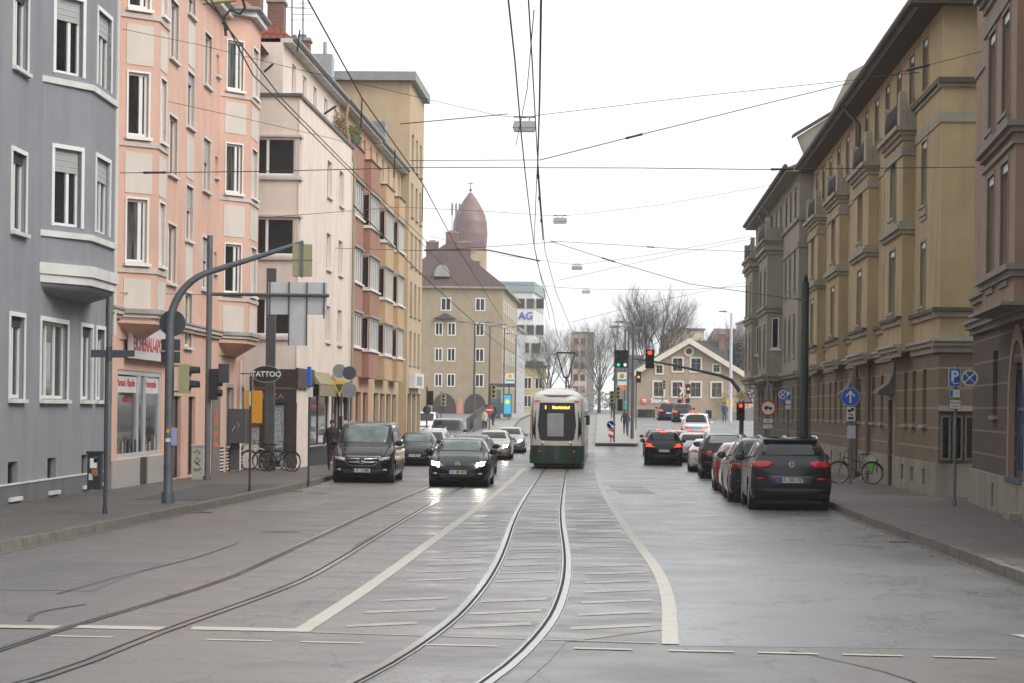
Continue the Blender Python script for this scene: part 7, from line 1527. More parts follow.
# fence along left platform
r = thing('platform_fence', 'grey mesh fence along the left tram platform', 'fence', (-2.7, 176, g(176) + .2)); mb = MB(); fx = spline([(-3.1, 166), (-.2, 292)]); M_MESH = mat('grey_fence_mesh', (.11, .12, .13), .6, .2, .1)
ribs = 42
for i in range(ribs): y = 166 + i * 3; mb.box(fx(y) - .03, fx(y) + .03, y - .03, y + .03, g(y) + .2, g(y) + 1.35)
mb.build('fence_post', POLED, r)
mb = MB()
for i in range(ribs - 1):
    a, b = 166 + i * 3, 169 + i * 3
    for q in [j * .14 for j in range(21)]:
        y = a + q; mb.box(fx(y) - .012, fx(y) + .012, y - .03, y + .03, g(y) + .3, g(y) + 1.3)
    mb.hexa([(fx(a) - .02, a, g(a) + 1.28), (fx(a) + .02, a, g(a) + 1.28), (fx(b) + .02, b, g(b) + 1.28), (fx(b) - .02, b, g(b) + 1.28), (fx(a) - .02, a, g(a) + 1.34), (fx(a) + .02, a, g(a) + 1.34), (fx(b) + .02, b, g(b) + 1.34), (fx(b) - .02, b, g(b) + 1.34)])
mb.build('fence_bar', M_MESH, r)
X_, Z_ = cl(480, 425, 172.5); mb = MB(); mb.hexa([(cl(473, 430, 170)[0], 170, g(170) + .1), (cl(486, 420, 176)[0], 182, g(182) + .1), (cl(486, 420, 176)[0] + .05, 182, g(182) + .1), (cl(473, 430, 170)[0] + .05, 170, g(170) + .1), (cl(473, 430, 170)[0], 170, g(170) + 1.15), (cl(486, 420, 176)[0], 182, g(182) + 1.15), (cl(486, 420, 176)[0] + .05, 182, g(182) + 1.15), (cl(473, 430, 170)[0] + .05, 170, g(170) + 1.15)]); mb.build('fence_panel', mat('dark_grey_panel', (.06, .065, .07), .6, 0, .1), r)
# shelter
y = 200; r = thing('tram_shelter', 'glazed tram shelter with flat dark roof on the left platform', 'shelter', (-1.2, y, g(y) + .2)); xa, za = cl(489, 386, y); xb, _ = cl(515, 386, y)
mb = MB(); mb.box(xa, xb, y, y + 9, za, za + .22); mb.build('roof', POLED, r); mb = MB()
for xx in (xa + .15, xb - .5):
    for yy in (y + .2, y + 4.5, y + 8.8): mb.box(xx - .05, xx + .05, yy - .05, yy + .05, g(yy) + .2, za)
mb.build('post', POLED, r); mb = MB(); mb.box(xa + .12, xa + .16, y + .3, y + 8.7, g(y) + .5, za - .3); mb.box(xa + .2, xa + 1.0, y + .18, y + .22, g(y) + .3, za - .3); mb.build('glass_wall', mat('shelter_glass', (.10, .14, .14), .1, 0, .1), r)
mb = MB(); mb.box(xa + 1.2, xa + 1.9, y - .4, y - .25, g(y) + .4, g(y) + 2.35, POLED); mb.box(xa + 1.27, xa + 1.83, y - .42, y - .401, g(y) + .7, g(y) + 2.25, glow('blue_backlit_poster', (.03, .35, .55), .18)); mb.lathe([(.001, -.002), (.2, -.002), (.2, 0)], (xa + 1.55, y - .425, g(y) + 1.7), 14, glow('yellow_backlit_spot', (.6, .6, .05), .2), 'y'); o = mb.build('poster_case', None, r)
a, b = cl(510, 380, y); mb = MB(); mb.box(a - .35, a + .35, y - .1, y, b - .25, b + .55, S_WHITE); mb.lathe([(.001, -.02), (.17, -.02), (.17, 0)], (a, y - .1, b + .32), 14, S_YEL, 'y'); mb.box(a - .33, a + .33, y - .11, y - .101, b - .08, b + .05, mat('turquoise_band', (.02, .30, .32))); mb.build('stop_flag', None, r)
# railway crossing crosses + signals at right junction
for (px, py, Y, lab) in ((682.5, 391, 236, 'red and white diagonal warning cross in front of the gabled house windows'), (730.5, 392, 238, 'smaller diagonal warning cross beside the grey lamp post')):
    X_, Z_ = cl(px, py, Y); r = thing('crossing_sign', lab, 'sign', (X_, Y, g(Y))); mb = MB(); mb.tube([(X_, Y, g(Y) - .1), (X_, Y, Z_)], .05, 6); mb.build('pole', POLED, r); mb = MB(); s_ = .62 if px < 700 else .45
    for d_ in (1, -1):
        for (q0, q1, m_) in ((-1, -.62, S_RED), (-.62, .62, S_WHITE), (.62, 1, S_RED)):
            p = lambda q, e: (X_ + s_ * (q * .62 + e * .12 * 1), Y - .06 - .004 * d_, Z_ + d_ * s_ * (q - e * .08 * 1)); mb.face([p(q0, -1), p(q1, -1), p(q1, 1), p(q0, 1)], m_)
    mb.build('cross_board', None, r)
    if px < 700:
        mb = MB(); signal_head(r, X_ + .55, Y - .2, Z_ + .2, 3, {1: ORL}, -1, SBLK, .26, .32); signal_head(r, X_ - .3, Y - .3, Z_ - 1.3, 3, {1: ORL}, -1, SBLK, .24, .3); signal_head(r, X_ + .5, Y - .3, Z_ - 1.2, 3, {}, -1, SBLK, .24, .3)
for (px, py, Y, lit, lab) in ((664, 385, 226, {}, 'olive signal heads on a thin pole left of the white cross'), (638.5, 377, 180, {1: ORL}, 'small black signal beside the platform lamp post with amber light')):
    X_, Z_ = cl(px, py, Y); r = thing('signal_mast', lab, 'traffic light', (X_, Y, g(Y))); mb = MB(); mb.tube([(X_ - .15, Y, g(Y)), (X_ - .15, Y, Z_ + .5)], .045, 6); mb.build('pole', POLED, r); signal_head(r, X_, Y - .1, Z_, 3, lit, -1, SYEL if px > 650 else SBLK, .22, .28)
# planted box under right cross (yellow sign)
X_, Z_ = cl(730, 403, 230); r = thing('direction_sign', 'small yellow direction board right of the gabled house', 'sign', (X_, 230, g(230))); mb = MB(); mb.box(X_ - .35, X_ + .35, 229.9, 230, Z_ - .4, Z_ + .4); mb.build('sign_board', S_YEL, r); mb = MB(); mb.tube([(X_, 230.05, g(230)), (X_, 230.05, Z_)], .04, 6); mb.build('pole', POLED, r)
# drooping yellow-green shrub on the house wall
shrub('climbing_plant', 'thin yellow green climber on the gabled house wall', (22.0, 249.7, 2.7), (1.1, .25, 1.3), 380, mat('pale_climber', (.22, .20, .06), .8, 0, .3, 5), 9)
# ---------------------------------------------------------------- bicycles
def bicycle(label, x, y, rz, frame_m, extra=None, lean=0.0, basket=False, group=None):
    t_ = thing('bicycle', label, 'bicycle', (x, y, g(y) + .14), rz, group); R = .33
    def L(px, pz, dy=0): return (px, dy + lean * pz, pz)
    for xc, nm in ((.52, 'front'), (-.52, 'rear')):
        mb = MB(); n = 28; pts = [L(xc + R * cos(2 * pi * i / n), R + R * sin(2 * pi * i / n)) for i in range(n + 1)]; mb.tube(pts, .019, 6, RUB, False); pts = [L(xc + .305 * cos(2 * pi * i / n), R + .305 * sin(2 * pi * i / n)) for i in range(n + 1)]; mb.tube(pts, .012, 5, RIM, False)
        for i in range(16): a = 2 * pi * i / 16; mb.tube([L(xc, R, .02 * (-1) ** i), L(xc + .3 * cos(a), R + .3 * sin(a))], .0025, 3, RIM, False)
        mb.tube([L(xc, R, -.04), L(xc, R, .04)], .025, 8, BLK); mb.build('wheel', None, t_, True)
    mb = MB(); bb = (-.08, .29); seat = (-.22, .78); head = (.36, .82); hd = (.38, .72)
    for a, b, r_ in ((bb, seat, .016), (bb, hd, .018), ((-.2, .66), head, .016), (bb, (-.52, R), .011), ((-.2, .68), (-.52, R), .009)): mb.tube([L(*a), L(*b)], r_, 7, frame_m)
    for dy in (-.05, .05): mb.tube([L(.39, .70, 0), L(.42, .62, dy), L(.52, R, dy)], .011, 6, frame_m)
    mb.tube([L(.355, .86), L(.385, .70)], .018, 7, frame_m); mb.build('frame', None, t_, True)
    mb = MB(); mb.tube([L(.34, .86), L(.31, 1.0)], .013, 6); mb.tube([L(.2, 1.03, -.29), L(.30, 1.02, -.2), L(.33, 1.0, 0), L(.30, 1.02, .2), L(.2, 1.03, .29)], .013, 6); mb.build('handlebar', BLK, t_, True)
    mb = MB(); mb.tube([L(-.22, .78), L(-.25, .9)], .013, 6); mb.hexa([L(-.38, .89, -.08), L(-.38, .89, .08), L(-.12, .9, .025), L(-.12, .9, -.025), L(-.38, .95, -.08), L(-.38, .95, .08), L(-.12, .93, .02), L(-.12, .93, -.02)]); mb.build('saddle', BLK, t_, True)
    mb = MB(); mb.lathe([(.02, -.01), (.09, -.004), (.09, .004), (.02, .01)], (bb[0], lean * .29 - .05, bb[1]), 16, axis='y'); mb.tube([L(bb[0], bb[1], -.1), L(bb[0] + .12, bb[1] - .12, -.1)], .01, 5); mb.tube([L(bb[0], bb[1], .1), L(bb[0] - .12, bb[1] + .12, .1)], .01, 5); mb.box(bb[0] + .08, bb[0] + .17, -.18, -.1, bb[1] - .14, bb[1] - .11); mb.build('crankset', BLK, t_, True)
    mb = MB(); mb.tube([L(-.52 + .36 * cos(a), R + .36 * sin(a)) for a in [radians(20 + 14 * i) for i in range(12)]], .018, 5); mb.tube([L(.52 + .36 * cos(a), R + .36 * sin(a)) for a in [radians(30 + 12 * i) for i in range(10)]], .018, 5); mb.build('mudguard', BLK, t_, True)
    mb = MB()
    for dy in (-.06, .06): mb.tube([L(-.25, .70, dy), L(-.72, .70, dy)], .008, 5); mb.tube([L(-.6, .70, dy), L(-.52, R, dy)], .006, 5)
    mb.build('rack', BLK, t_, True)
    if basket:
        mb = MB(); mb.lathe([(.001, -.015), (.15, -.02), (.16, 0)], (-.45, -.16, .72), 18, mat('bike_bag_white', (.6, .6, .62), .5, 0, .1), 'y'); mb.lathe([(.16, -.01), (.19, -.015), (.19, 0)], (-.45, -.15, .72), 18, mat('lime_green', (.28, .75, .15), .5, 0, 0), 'y'); mb.box(-.62, -.3, -.2, -.1, .42, .62, mat('lime_green', (.28, .75, .15))); mb.build('pannier', None, t_, True)
    return t_
bicycle('dark bicycle with white and lime green pannier locked to the arrow sign post', 10.75, 75.0, radians(180 - 12), DKGREY, basket=True, lean=.05)
BG = 'bicycles before the tattoo studio'
bicycle('silver bicycle parked closest to the amber sign', -8.75, 84.6, radians(-155), SILVER, lean=-.05, group=BG)
bicycle('black bicycle parked in the middle of the group before the tattoo studio', -8.25, 83.6, radians(-20), BLACKP, lean=.04, group=BG)
bicycle('dark bicycle with green bag parked right in the group before the tattoo studio', -7.95, 82.4, radians(-30), DKGREY, lean=.05, basket=False, group=BG)
# ---------------------------------------------------------------- people
SKIN = mat('skin', (.42, .24, .17), .6, 0, 0)
def person(label, x, y, z, rz, h=1.75, top=(.02, .025, .05), legs=(.02, .025, .05), hair=(.05, .035, .02), stride=.0, arm=.12, tops=None):
    t_ = thing('person', label, 'person', (x, y, z), rz); s = h / 1.75
    J = {}; E_ = []
    def j(n, x_, y_, z_, r_): J[n] = (Vector((x_, y_, z_)) * s, r_ * s)
    st = stride
    j('pel', 0, 0, .95, .135); j('sp', .01, 0, 1.12, .125); j('ch', .0, 0, 1.32, .15); j('nk', .0, 0, 1.48, .065); j('h0', .02, 0, 1.58, .085); j('h1', .02, 0, 1.68, .085)
    for sd, q in ((1, 1), (-1, -1)):
        k = 'r' if sd > 0 else 'l'
        j('hip' + k, 0, sd * .09, .88, .10); j('kn' + k, st * q * .55 + .03, sd * .10, .49, .065); j('an' + k, st * q - (.04 if q < 0 else 0), sd * .10, .09, .045); j('to' + k, st * q + .16, sd * .11, .035, .038)
        j('sh' + k, 0, sd * .17, 1.41, .07); j('el' + k, -st * q * .35 - .02, sd * (.22 + arm * .3), 1.13, .05); j('wr' + k, -st * q * .5 + .06, sd * (.22 + arm * .4), .90, .038); j('ha' + k, -st * q * .5 + .08, sd * (.22 + arm * .4), .81, .042)
    E_ = [('pel', 'sp'), ('sp', 'ch'), ('ch', 'nk'), ('nk', 'h0'), ('h0', 'h1')]
    for k in 'rl': E_ += [('pel', 'hip' + k), ('hip' + k, 'kn' + k), ('kn' + k, 'an' + k), ('an' + k, 'to' + k), ('ch', 'sh' + k), ('sh' + k, 'el' + k), ('el' + k, 'wr' + k), ('wr' + k, 'ha' + k)]
    names = list(J); me = bpy.data.meshes.new('tmp'); me.from_pydata([J[n][0] for n in names], [(names.index(a), names.index(b)) for a, b in E_], []); me.update()
    o = bpy.data.objects.new('tmp', me); COL.objects.link(o); md = o.modifiers.new('s', 'SKIN'); sub = o.modifiers.new('u', 'SUBSURF'); sub.levels = 1
    for i, n in enumerate(names): me.skin_vertices[0].data[i].radius = (J[n][1], J[n][1])
    me.skin_vertices[0].data[0].use_root = True
    dg = bpy.context.evaluated_depsgraph_get(); m2 = bpy.data.meshes.new_from_object(o.evaluated_get(dg)); bpy.data.objects.remove(o); m2.name = 'body'
    key = label[:18]; mt = mat('jacket ' + key, top, .8, 0, .15, 8); ml = mat('trousers ' + key, legs, .8, 0, .15, 8); ms_ = mat('shoes', (.03, .03, .03), .6, 0, 0); mh = mat('hair ' + key, hair, .8, 0, .1)
    for m_ in (mt, ml, SKIN, ms_, mh): m2.materials.append(m_)
    for p in m2.polygons:
        c = p.center / s; p.use_smooth = True
        hand = abs(c.y) > .2 and c.z < .90
        p.material_index = 2 if (c.z > 1.50 or (hand and c.z > .6)) else (3 if c.z < .09 else (0 if (c.z > .84 or abs(c.y) > .21) else 1))
    b = bpy.data.objects.new('body', m2); COL.objects.link(b); b.parent = t_
    mb = MB(); mb.lathe([(.085 * s, -.03 * s), (.098 * s, .03 * s), (.085 * s, .09 * s), (.04 * s, .125 * s), (.001, .13 * s)], (0.0, 0, 1.63 * s), 14); mb.build('hair', mh, t_, True)
    mb = MB()
    for sd in (-1, 1):
        for k in range(4): mb.tube([Vector((.06 + .022 * k, 0, 0)) * s + J['ha' + ('r' if sd > 0 else 'l')][0] - Vector((.05, 0, 0)) * s, Vector((.06 + .022 * k, 0, -.075)) * s + J['ha' + ('r' if sd > 0 else 'l')][0] - Vector((.05, 0, 0)) * s], [.010 * s, .007 * s], 5)
        a = J['ha' + ('r' if sd > 0 else 'l')][0]; mb.tube([a + Vector((.03, 0, .02)) * s, a + Vector((.075, -sd * .01, -.03)) * s], [.011 * s, .008 * s], 5)
    mb.build('fingers', SKIN, t_, True)
    mb = MB()    # jacket hem and body volume
    mb.lathe([(.16 * s, .80 * s), (.172 * s, .92 * s), (.165 * s, 1.15 * s), (.185 * s, 1.32 * s), (.13 * s, 1.45 * s), (.075 * s, 1.50 * s)], (0, 0, 0), 16)
    for i, v_ in enumerate(mb.v): mb.v[i] = (v_[0] * .78, v_[1] * 1.12, v_[2])
    mb.build('jacket', mt, t_, True)
    mb = MB(); fx_ = .098 * s; mb.lathe([(.001, .02 * s), (.016 * s, .0), (.02 * s, -.03 * s)], (.10 * s, 0, 1.60 * s), 8); 
    for sd in (-1, 1): mb.cyl((.09 * s, sd * .032 * s, 1.635 * s), .010 * s, .006, 8, SBLK, 'x')
    mb.box(.088 * s, .100 * s, -.025 * s, .025 * s, 1.555 * s, 1.563 * s, S_RED); mb.ms = [SKIN] + mb.ms; mb.m = [0 if i < 16 else m_ + 1 for i, m_ in enumerate(mb.m)]; mb.build('face', None, t_, True)
    return t_
person('person in a dark navy jacket and trousers walking away up the right platform', 8.05, 170, g(170) + .2, radians(85), 1.76, (.02, .025, .05), (.02, .025, .05), (.12, .09, .07), .2, .2)
person('person in a black jacket standing further up the right platform by the tram', 9.0, 215, g(215) + .2, radians(80), 1.75, (.015, .017, .022), (.05, .05, .06), (.04, .03, .02), .06)
person('person in a bright teal jacket on the right platform', 10.1, 214, g(214) + .2, radians(70), 1.78, (.04, .26, .28), (.03, .03, .04), (.15, .1, .05), .08, .4)
person('person in a beige coat waiting at the tip of the left platform', -2.0, 177, g(177) + .0, radians(-60), 1.68, (.42, .35, .27), (.02, .02, .025), (.10, .06, .03), .04)
person('person in a black jacket and light blue jeans on the left platform', -1.45, 184, g(184) + .2, radians(60), 1.78, (.02, .02, .025), (.13, .24, .42), (.04, .03, .02), .1)
person('person in dark blue clothes on the walkway right of the gabled house', 18.95, 214, g(214), radians(-90), 1.75, (.03, .06, .13), (.03, .04, .06), (.05, .04, .03), .12)
pp = person('person in black standing behind the black van by the terracotta house', -6.35, 85, g(85) + .14, radians(-80), 1.8, (.014, .014, .016), (.02, .02, .024), (.03, .02, .015), .05, .2)
X_, Z_ = cl(348.5, 425, 86); r = thing('sign_board', 'pair of white notices on a post beside the black van', 'sign', (X_, 86, g(86) + .14)); mb = MB(); mb.box(X_ - .17, X_ - .02, 86, 86.02, Z_ - .2, Z_ + .16); mb.box(X_ + .02, X_ + .17, 86, 86.02, Z_ - .2, Z_ + .16); mb.build('notice', mat('pale_violet_paper', (.56, .52, .66), .6, 0, .05), r); mb = MB(); mb.tube([(X_, 86.05, g(86) + .1), (X_, 86.05, Z_ + .2)], .03, 6); mb.build('pole', SIGBK, r)
# ---------------------------------------------------------------- trees
BARK = mat('bark', (.075, .062, .052), .9, 0, .25, 4); TWIG = mat('bare_twigs', (.085, .072, .062), .9, 0, .2, 3); TWIG2 = mat('haze_paled_twigs', (.13, .125, .10), .9, 0, .3, 3)  # second twig colour is paler, distance haze painted into the far trees
def bare_tree_meshes(seed, H, spread, n0=5, dens=1.0, r0=.22):
    q = random.Random(seed); trunk = MB(); crown = MB(); th = H * .28
    trunk.tube([(0, 0, -.3), (.02, .02, th * .5), (.05, 0, th)], [r0 * 1.25, r0, r0 * .85], 9)
    def br(p, d, L, r_, lv):
        k = 4; pts = [p]; dd = d.copy()
        for i in range(k): dd = (dd + Vector((q.gauss(0, .12), q.gauss(0, .12), q.gauss(.05, .08)))).normalized(); pts.append(pts[-1] + dd * L / k)
        rs = [r_ * (1 - .6 * i / k) for i in range(k + 1)]
        (trunk if lv == 0 else crown).tube(pts, rs, 5 if lv < 2 else 3, None, False)
        if lv >= 4: return
        nb = int((3, 4, 4, 4)[lv] * dens + q.random())
        for i in range(nb):
            t_ = q.uniform(.3, 1); idx = min(int(t_ * k), k - 1); pp_ = pts[idx].lerp(pts[idx + 1], t_ * k - idx); ax = Vector((q.gauss(0, 1), q.gauss(0, 1), q.gauss(0, .6))).normalized()
            nd = (dd * .75 + ax * .62 + Vector((0, 0, .18))).normalized(); br(pp_, nd, L * q.uniform(.5, .72), r_ * .48, lv + 1)
        br(pts[-1], (dd + Vector((q.gauss(0, .2), q.gauss(0, .2), .1))).normalized(), L * .62, r_ * .45, lv + 1)
    for i in range(n0):
        a = 2 * pi * (i + q.random() * .6) / n0; tilt = q.uniform(.25, .75) * spread; d = Vector((cos(a) * tilt, sin(a) * tilt, 1)).normalized(); br(Vector((.05, 0, th * q.uniform(.75, 1))), d, H * .33, r0 * .55, 0)
    return trunk, crown
tk, cr = bare_tree_meshes(11, 16.5, 1.25, 8, 1.25)
def make_tree(label, x, y, z, tk, cr, m, group=None, s=1, rz=0):
    t_ = thing('bare_tree', label, 'tree', (x, y, z), rz, group); a = tk.build('trunk', BARK, t_, True); b = cr.build('crown', m, t_, True); t_.scale = (s, s, s); return t_
T1 = make_tree('large bare winter tree rising behind the left end of the gabled house', 16.4, 281, 1.1, tk, cr, TWIG)
def dup_tree(src, label, x, y, s, rz, group=None):
    c_ = copy_tree(src); c_.location = (x, y, g(y)); c_.rotation_euler = (0, 0, rz); c_.scale = (s, s, s); c_['label'] = label
    if group: c_['group'] = group
    return c_
tk2, cr2 = bare_tree_meshes(23, 13, .8, 6, 1.0, .15)
GA = 'bare trees lining the far street'
T2 = make_tree('bare tree beside the white office block, left of the tram wires', 5.0, 318, 1.1, tk2, cr2, TWIG2, GA)
dup_tree(T2, 'broad bare tree directly behind the tram, left of the pantograph', 4.6, 330, .85, 1.3, GA)
dup_tree(T2, 'bare tree left of the tram stop flag at the end of the right platform', 12.6, 345, 1.15, 3.5, GA)
dup_tree(T2, 'tallest hazy bare tree behind the right platform', 18.2, 400, 1.45, 5.2, GA)
dup_tree(T2, 'hazy bare tree between the residential tower and the platform', 15.5, 430, 1.3, .5, GA)
dup_tree(T2, 'hazy bare tree at the foot of the residential tower', 10.5, 440, 1.25, 2.9, GA)
dup_tree(T1, 'bare tree behind the dark roofs right of the gabled house', 28.5, 300, .8, 2.0)
tv, _c = tk2, None
iv_t = thing('ivy_tree', 'dark ivy covered tree between the grey lamp post and the taupe building', 'tree', (26.2, 278, 1.1)); mb = MB(); mb.tube([(26.2, 278, 1), (26.2, 278, 8)], [.3, .15], 8); mb.build('trunk', BARK, iv_t)
q = random.Random(5); mb = MB()
for i in range(5200):
    cl_ = q.choice(((26.4, 278, 5.5, 1.9, 3.6), (27.6, 279, 6.0, 1.6, 3.0), (25.2, 277, 5, 1.0, 2.6), (26.0, 278, 8.6, 1.1, 1.6))); d = Vector((q.gauss(0, 1), q.gauss(0, 1), q.gauss(0, 1))).normalized() * (q.random() ** .35); p = Vector((cl_[0] + d.x * cl_[3], cl_[1] + d.y * cl_[3], cl_[2] + d.z * cl_[4])); s_z = q.uniform(.08, .2); a = Vector((q.gauss(0, 1), q.gauss(0, 1), q.gauss(0, 1))).normalized(); b = a.orthogonal().normalized(); mb.face([p - a * s_z, p + b * s_z * .6, p + a * s_z, p - b * s_z * .6])
mb.build('crown', mat('dark_ivy', (.045, .05, .035), .8, 0, .35, 2), iv_t)
struct_far = MB(); q = random.Random(8)   # far-off wood line closing the street
mb = MB()
for i in range(9000):
    a = q.uniform(-60, 120); y = q.uniform(560, 640); h_ = (3.2 + 1.6 * sin(a * .13) + 1.2 * sin(a * .41)) * q.random() ** .6 + 1; s_z = q.uniform(.25, .6); p = Vector((a, y, 1.1 + h_)); u_ = Vector((q.gauss(0, 1), q.gauss(0, 1), q.gauss(0, 1))).normalized(); b = u_.orthogonal().normalized(); mb.face([p - u_ * s_z, p + b * s_z * .5, p + u_ * s_z, p - b * s_z * .5])
struct(mb.build('far_woods', TWIG2), 'stuff')
# ---------------------------------------------------------------- overhead wires and hanging lamps
WIRE = mat('wire', (.03, .032, .036), .5, .3, 0)
def W3(px, py, Y): X_, Z_ = cl(px, py, Y); return Vector((X_, Y, Z_))
def wire(label, pts, r_=.012, sag=0, group='overhead wires', ins=()):
    r_ *= 1.0
    P = [Vector(p) for p in pts]
    if len(P) == 2 and sag: P = [P[0].lerp(P[1], i / 14) - Vector((0, 0, sag * 4 * (i / 14) * (1 - i / 14))) for i in range(15)]
    mb = MB(); mb.tube(P, r_, 5, None, False)
    for t_ in ins:
        i = min(int(t_ * (len(P) - 1)), len(P) - 2); f_ = t_ * (len(P) - 1) - i; a = P[i].lerp(P[i + 1], f_); d = (P[i + 1] - P[i]).normalized(); mb.tube([a - d * .3, a - d * .26, a - d * .1, a + d * .1, a + d * .26, a + d * .3], [.012, .035, .03, .03, .035, .012], 6)
    o = mb.build('overhead_wire', WIRE); return tag(o, label, 'wire', group)
def along(c, z, Y0, Y1, step=6, f=lambda y: 0, dx=0): 
    n = int((Y1 - Y0) / step); return [Vector((c(Y0 + (Y1 - Y0) * i / n) + dx, Y0 + (Y1 - Y0) * i / n, z + g(Y0 + (Y1 - Y0) * i / n) + f(Y0 + (Y1 - Y0) * i / n))) for i in range(n + 1)]
cw = spline([(-.3, 12), (-.1, 19), (.15, 35), (.55, 55), (1.2, 75), (1.85, 99), (2.95, 130), (3.9, 155), (5.5, 200), (7.3, 250), (9.8, 320)])
wire('contact wire over the right-hand tram track, running to the pantograph', along(cw, 5.55, 12, 320), .009)
mz = lambda y: 1.15 - .8 * sin(pi * ((y % 40) / 40)) 
wire('sagging carrier wire above the right-hand contact wire', [W3(528, -6, 27), W3(532, 60, 31), W3(537, 150, 44), W3(541, 205, 54), W3(545, 251, 71), W3(556, 292, 86), W3(575, 338, 112), W3(583, 352, 150)], .010)
wire('feeder cable with black insulators hanging above the right-hand track', [W3(541, -6, 26), W3(539.5, 100, 36), W3(537.5, 168, 48), W3(540, 205, 56), W3(543, 240, 68)], .015, ins=(.55, .7, .85))
wire('thin carrier wire slanting from the lamp nearest the camera to the contact wire', [W3(534, 10, 30), W3(527, 90, 40), W3(516, 145, 52)], .008)
wire('hanger wire beside the insulators above the right-hand track', [W3(537, 170, 50), W3(534, 245, 66), W3(550, 320, 100)], .010)
wl = lambda *a, **k: wire(*a, **k)
wire('contact wire over the left-hand tram track', along(CL, 5.5, 40, 320), .012)
wire('upper of two parallel wires crossing in front of the salmon house', [W3(190, -14, 30), W3(222, 16, 33), W3(253, 75, 40), W3(312, 134, 50), W3(384, 206, 68), W3(440, 262, 95), W3(470, 300, 130)], .012, ins=())
wire('lower of two parallel wires crossing in front of the salmon house', [W3(205, -10, 29), W3(228, 28, 33), W3(283, 100, 42), W3(345, 163, 55), W3(430, 245, 85)], .011)
wire('carrier wire running steeply from the top left to the far platform', [W3(303, -10, 28), W3(308, 0, 29), W3(362, 98, 38), W3(423, 184, 52), W3(455, 244, 72), W3(490, 300, 110), W3(515, 340, 160)], .011)
for i, (a, b) in enumerate((((300, 30), (297, 52)), ((362, 98), (361, 128)), ((395, 150), (394, 178)), ((423, 184), (422, 222)))):
    wire('short dropper below the steep left carrier wire, number %d from the top' % (i + 1) if False else ('short dropper wire just below the top of the steep carrier', 'short dropper wire before the roof of the beige block', 'short dropper wire at the middle of the beige block wall', 'short dropper wire by the corner of the beige block')[i], [W3(*a, 38 + 5 * i), W3(*b, 38 + 5 * i)], .012)
for i, (x0, x1) in enumerate(((205, 226), (255, 262), (318, 322))): wire(('looped jumper between the two wires over the salmon eaves', 'short clip between the two parallel wires', 'short clip joining the parallel wires before the rose house')[i], [W3(x0 + 18, 22 + 42 * i, 34 + 4 * i), W3(x1 + 2, 30 + 42 * i, 34 + 4 * i)], .02)
wire('curly black jumper cable before the salmon roof', [W3(242, -4, 33), W3(245, 8, 33), W3(240, 14, 33), W3(230, 10, 33), W3(224, 18, 33), W3(226, 36, 33)], .02)
mb = MB(); a, b = W3(203, 3, 33), W3(236, 0, 33); mb.tube([a, b], .03, 6); tag(mb.build('bracket_arm', mat('brass_arm', (.35, .30, .15), .5, .3, .1)), 'short pale metal spacer bar between the wires at the top left', 'bracket')
# cross spans
wire('level span wire from the grey house to the ochre house end wall', [W3(120, 173, 60), W3(259, 171.5, 60), W3(424, 167.5, 60), W3(640, 168, 60), W3(760, 169.5, 60), W3(981, 167, 60)], .011, ins=(.05, .82))
wire('short span wire meeting the feeder insulators from the left', [W3(410, 160.5, 56), W3(540, 160, 56)], .009)
wire('span wire rising from the feeder insulators to the ochre roof', [W3(540, 160, 56), W3(635, 136, 58), W3(760, 105, 62), W3(850, 83, 66)], .012, ins=(.33,))
wire('span wire from the grey house to the nearest hanging lamp', [W3(122, 29, 60), W3(200, 45, 60), W3(300, 70, 60), W3(400, 93, 60), W3(500, 116, 60), W3(526, 118, 60)], .007)
wire('span wire from the nearest hanging lamp to the reddish brown house', [W3(524, 118, 60), W3(540, 115, 60), W3(700, 96, 58), W3(882, 77, 57), W3(983, 51, 56)], .008, ins=(.84,))
wire('dark span stub left of the nearest hanging lamp', [W3(400, 124, 60), W3(455, 119, 60), W3(508, 114, 60)], .013)
wire('slanting span wire from the salmon house across the rose house', [W3(120, 91, 61), W3(220, 113, 70), W3(330, 138, 82), W3(400, 160, 95)], .009)
wire('long level wire above the terracotta oriels', [W3(259, 218, 80), W3(400, 207, 92), W3(480, 211, 100), W3(556, 216, 110)], .010)
wire('span wire right of the second hanging lamp', [W3(564, 216, 110), W3(660, 205, 106), W3(800, 180, 100)], .009)
wire('level wire running left from the taupe building', [W3(550, 241, 96), W3(620, 245, 100), W3(680, 249, 104), W3(755, 252, 112)], .011, ins=(.5,))
wire('level wire above the tan house roof', [W3(330, 248, 100), W3(430, 251, 100), W3(500, 246, 98), W3(556, 242, 96)], .011)
wire('span wire falling right to the green mast', [W3(550, 241, 96), W3(615, 262, 96), W3(690, 284, 94), W3(801, 300, 92)], .013, ins=(.3,))
wire('steady arm span over the tan house', [W3(424, 250, 104), W3(488, 250, 104), W3(540, 261, 104)], .03)
wire('span wire to the third hanging lamp', [W3(430, 236, 130), W3(500, 255, 140), W3(577, 265, 150), W3(650, 255, 146), W3(752, 236, 142)], .012)
wire('span wire to the fourth hanging lamp', [W3(505, 284, 170), W3(586, 289, 180), W3(680, 290, 170), W3(752, 286, 146)], .014)
wire('level wire across the left facades at first floor height', [W3(259, 295.5, 75), W3(120, 293, 60)], .010)
wire('thin wire from the right lamp posts to the taupe building', [W3(572, 322, 150), W3(640, 305, 150), W3(752, 281, 146)], .010)
wire('thin wire sloping up towards the taupe building roof', [W3(560, 280, 120), W3(640, 262, 120), W3(756, 238, 130)], .010)
wire('dark short pole end projecting from the ochre eaves', [W3(862, 78, 66), W3(919, 72.5, 66)], .012)
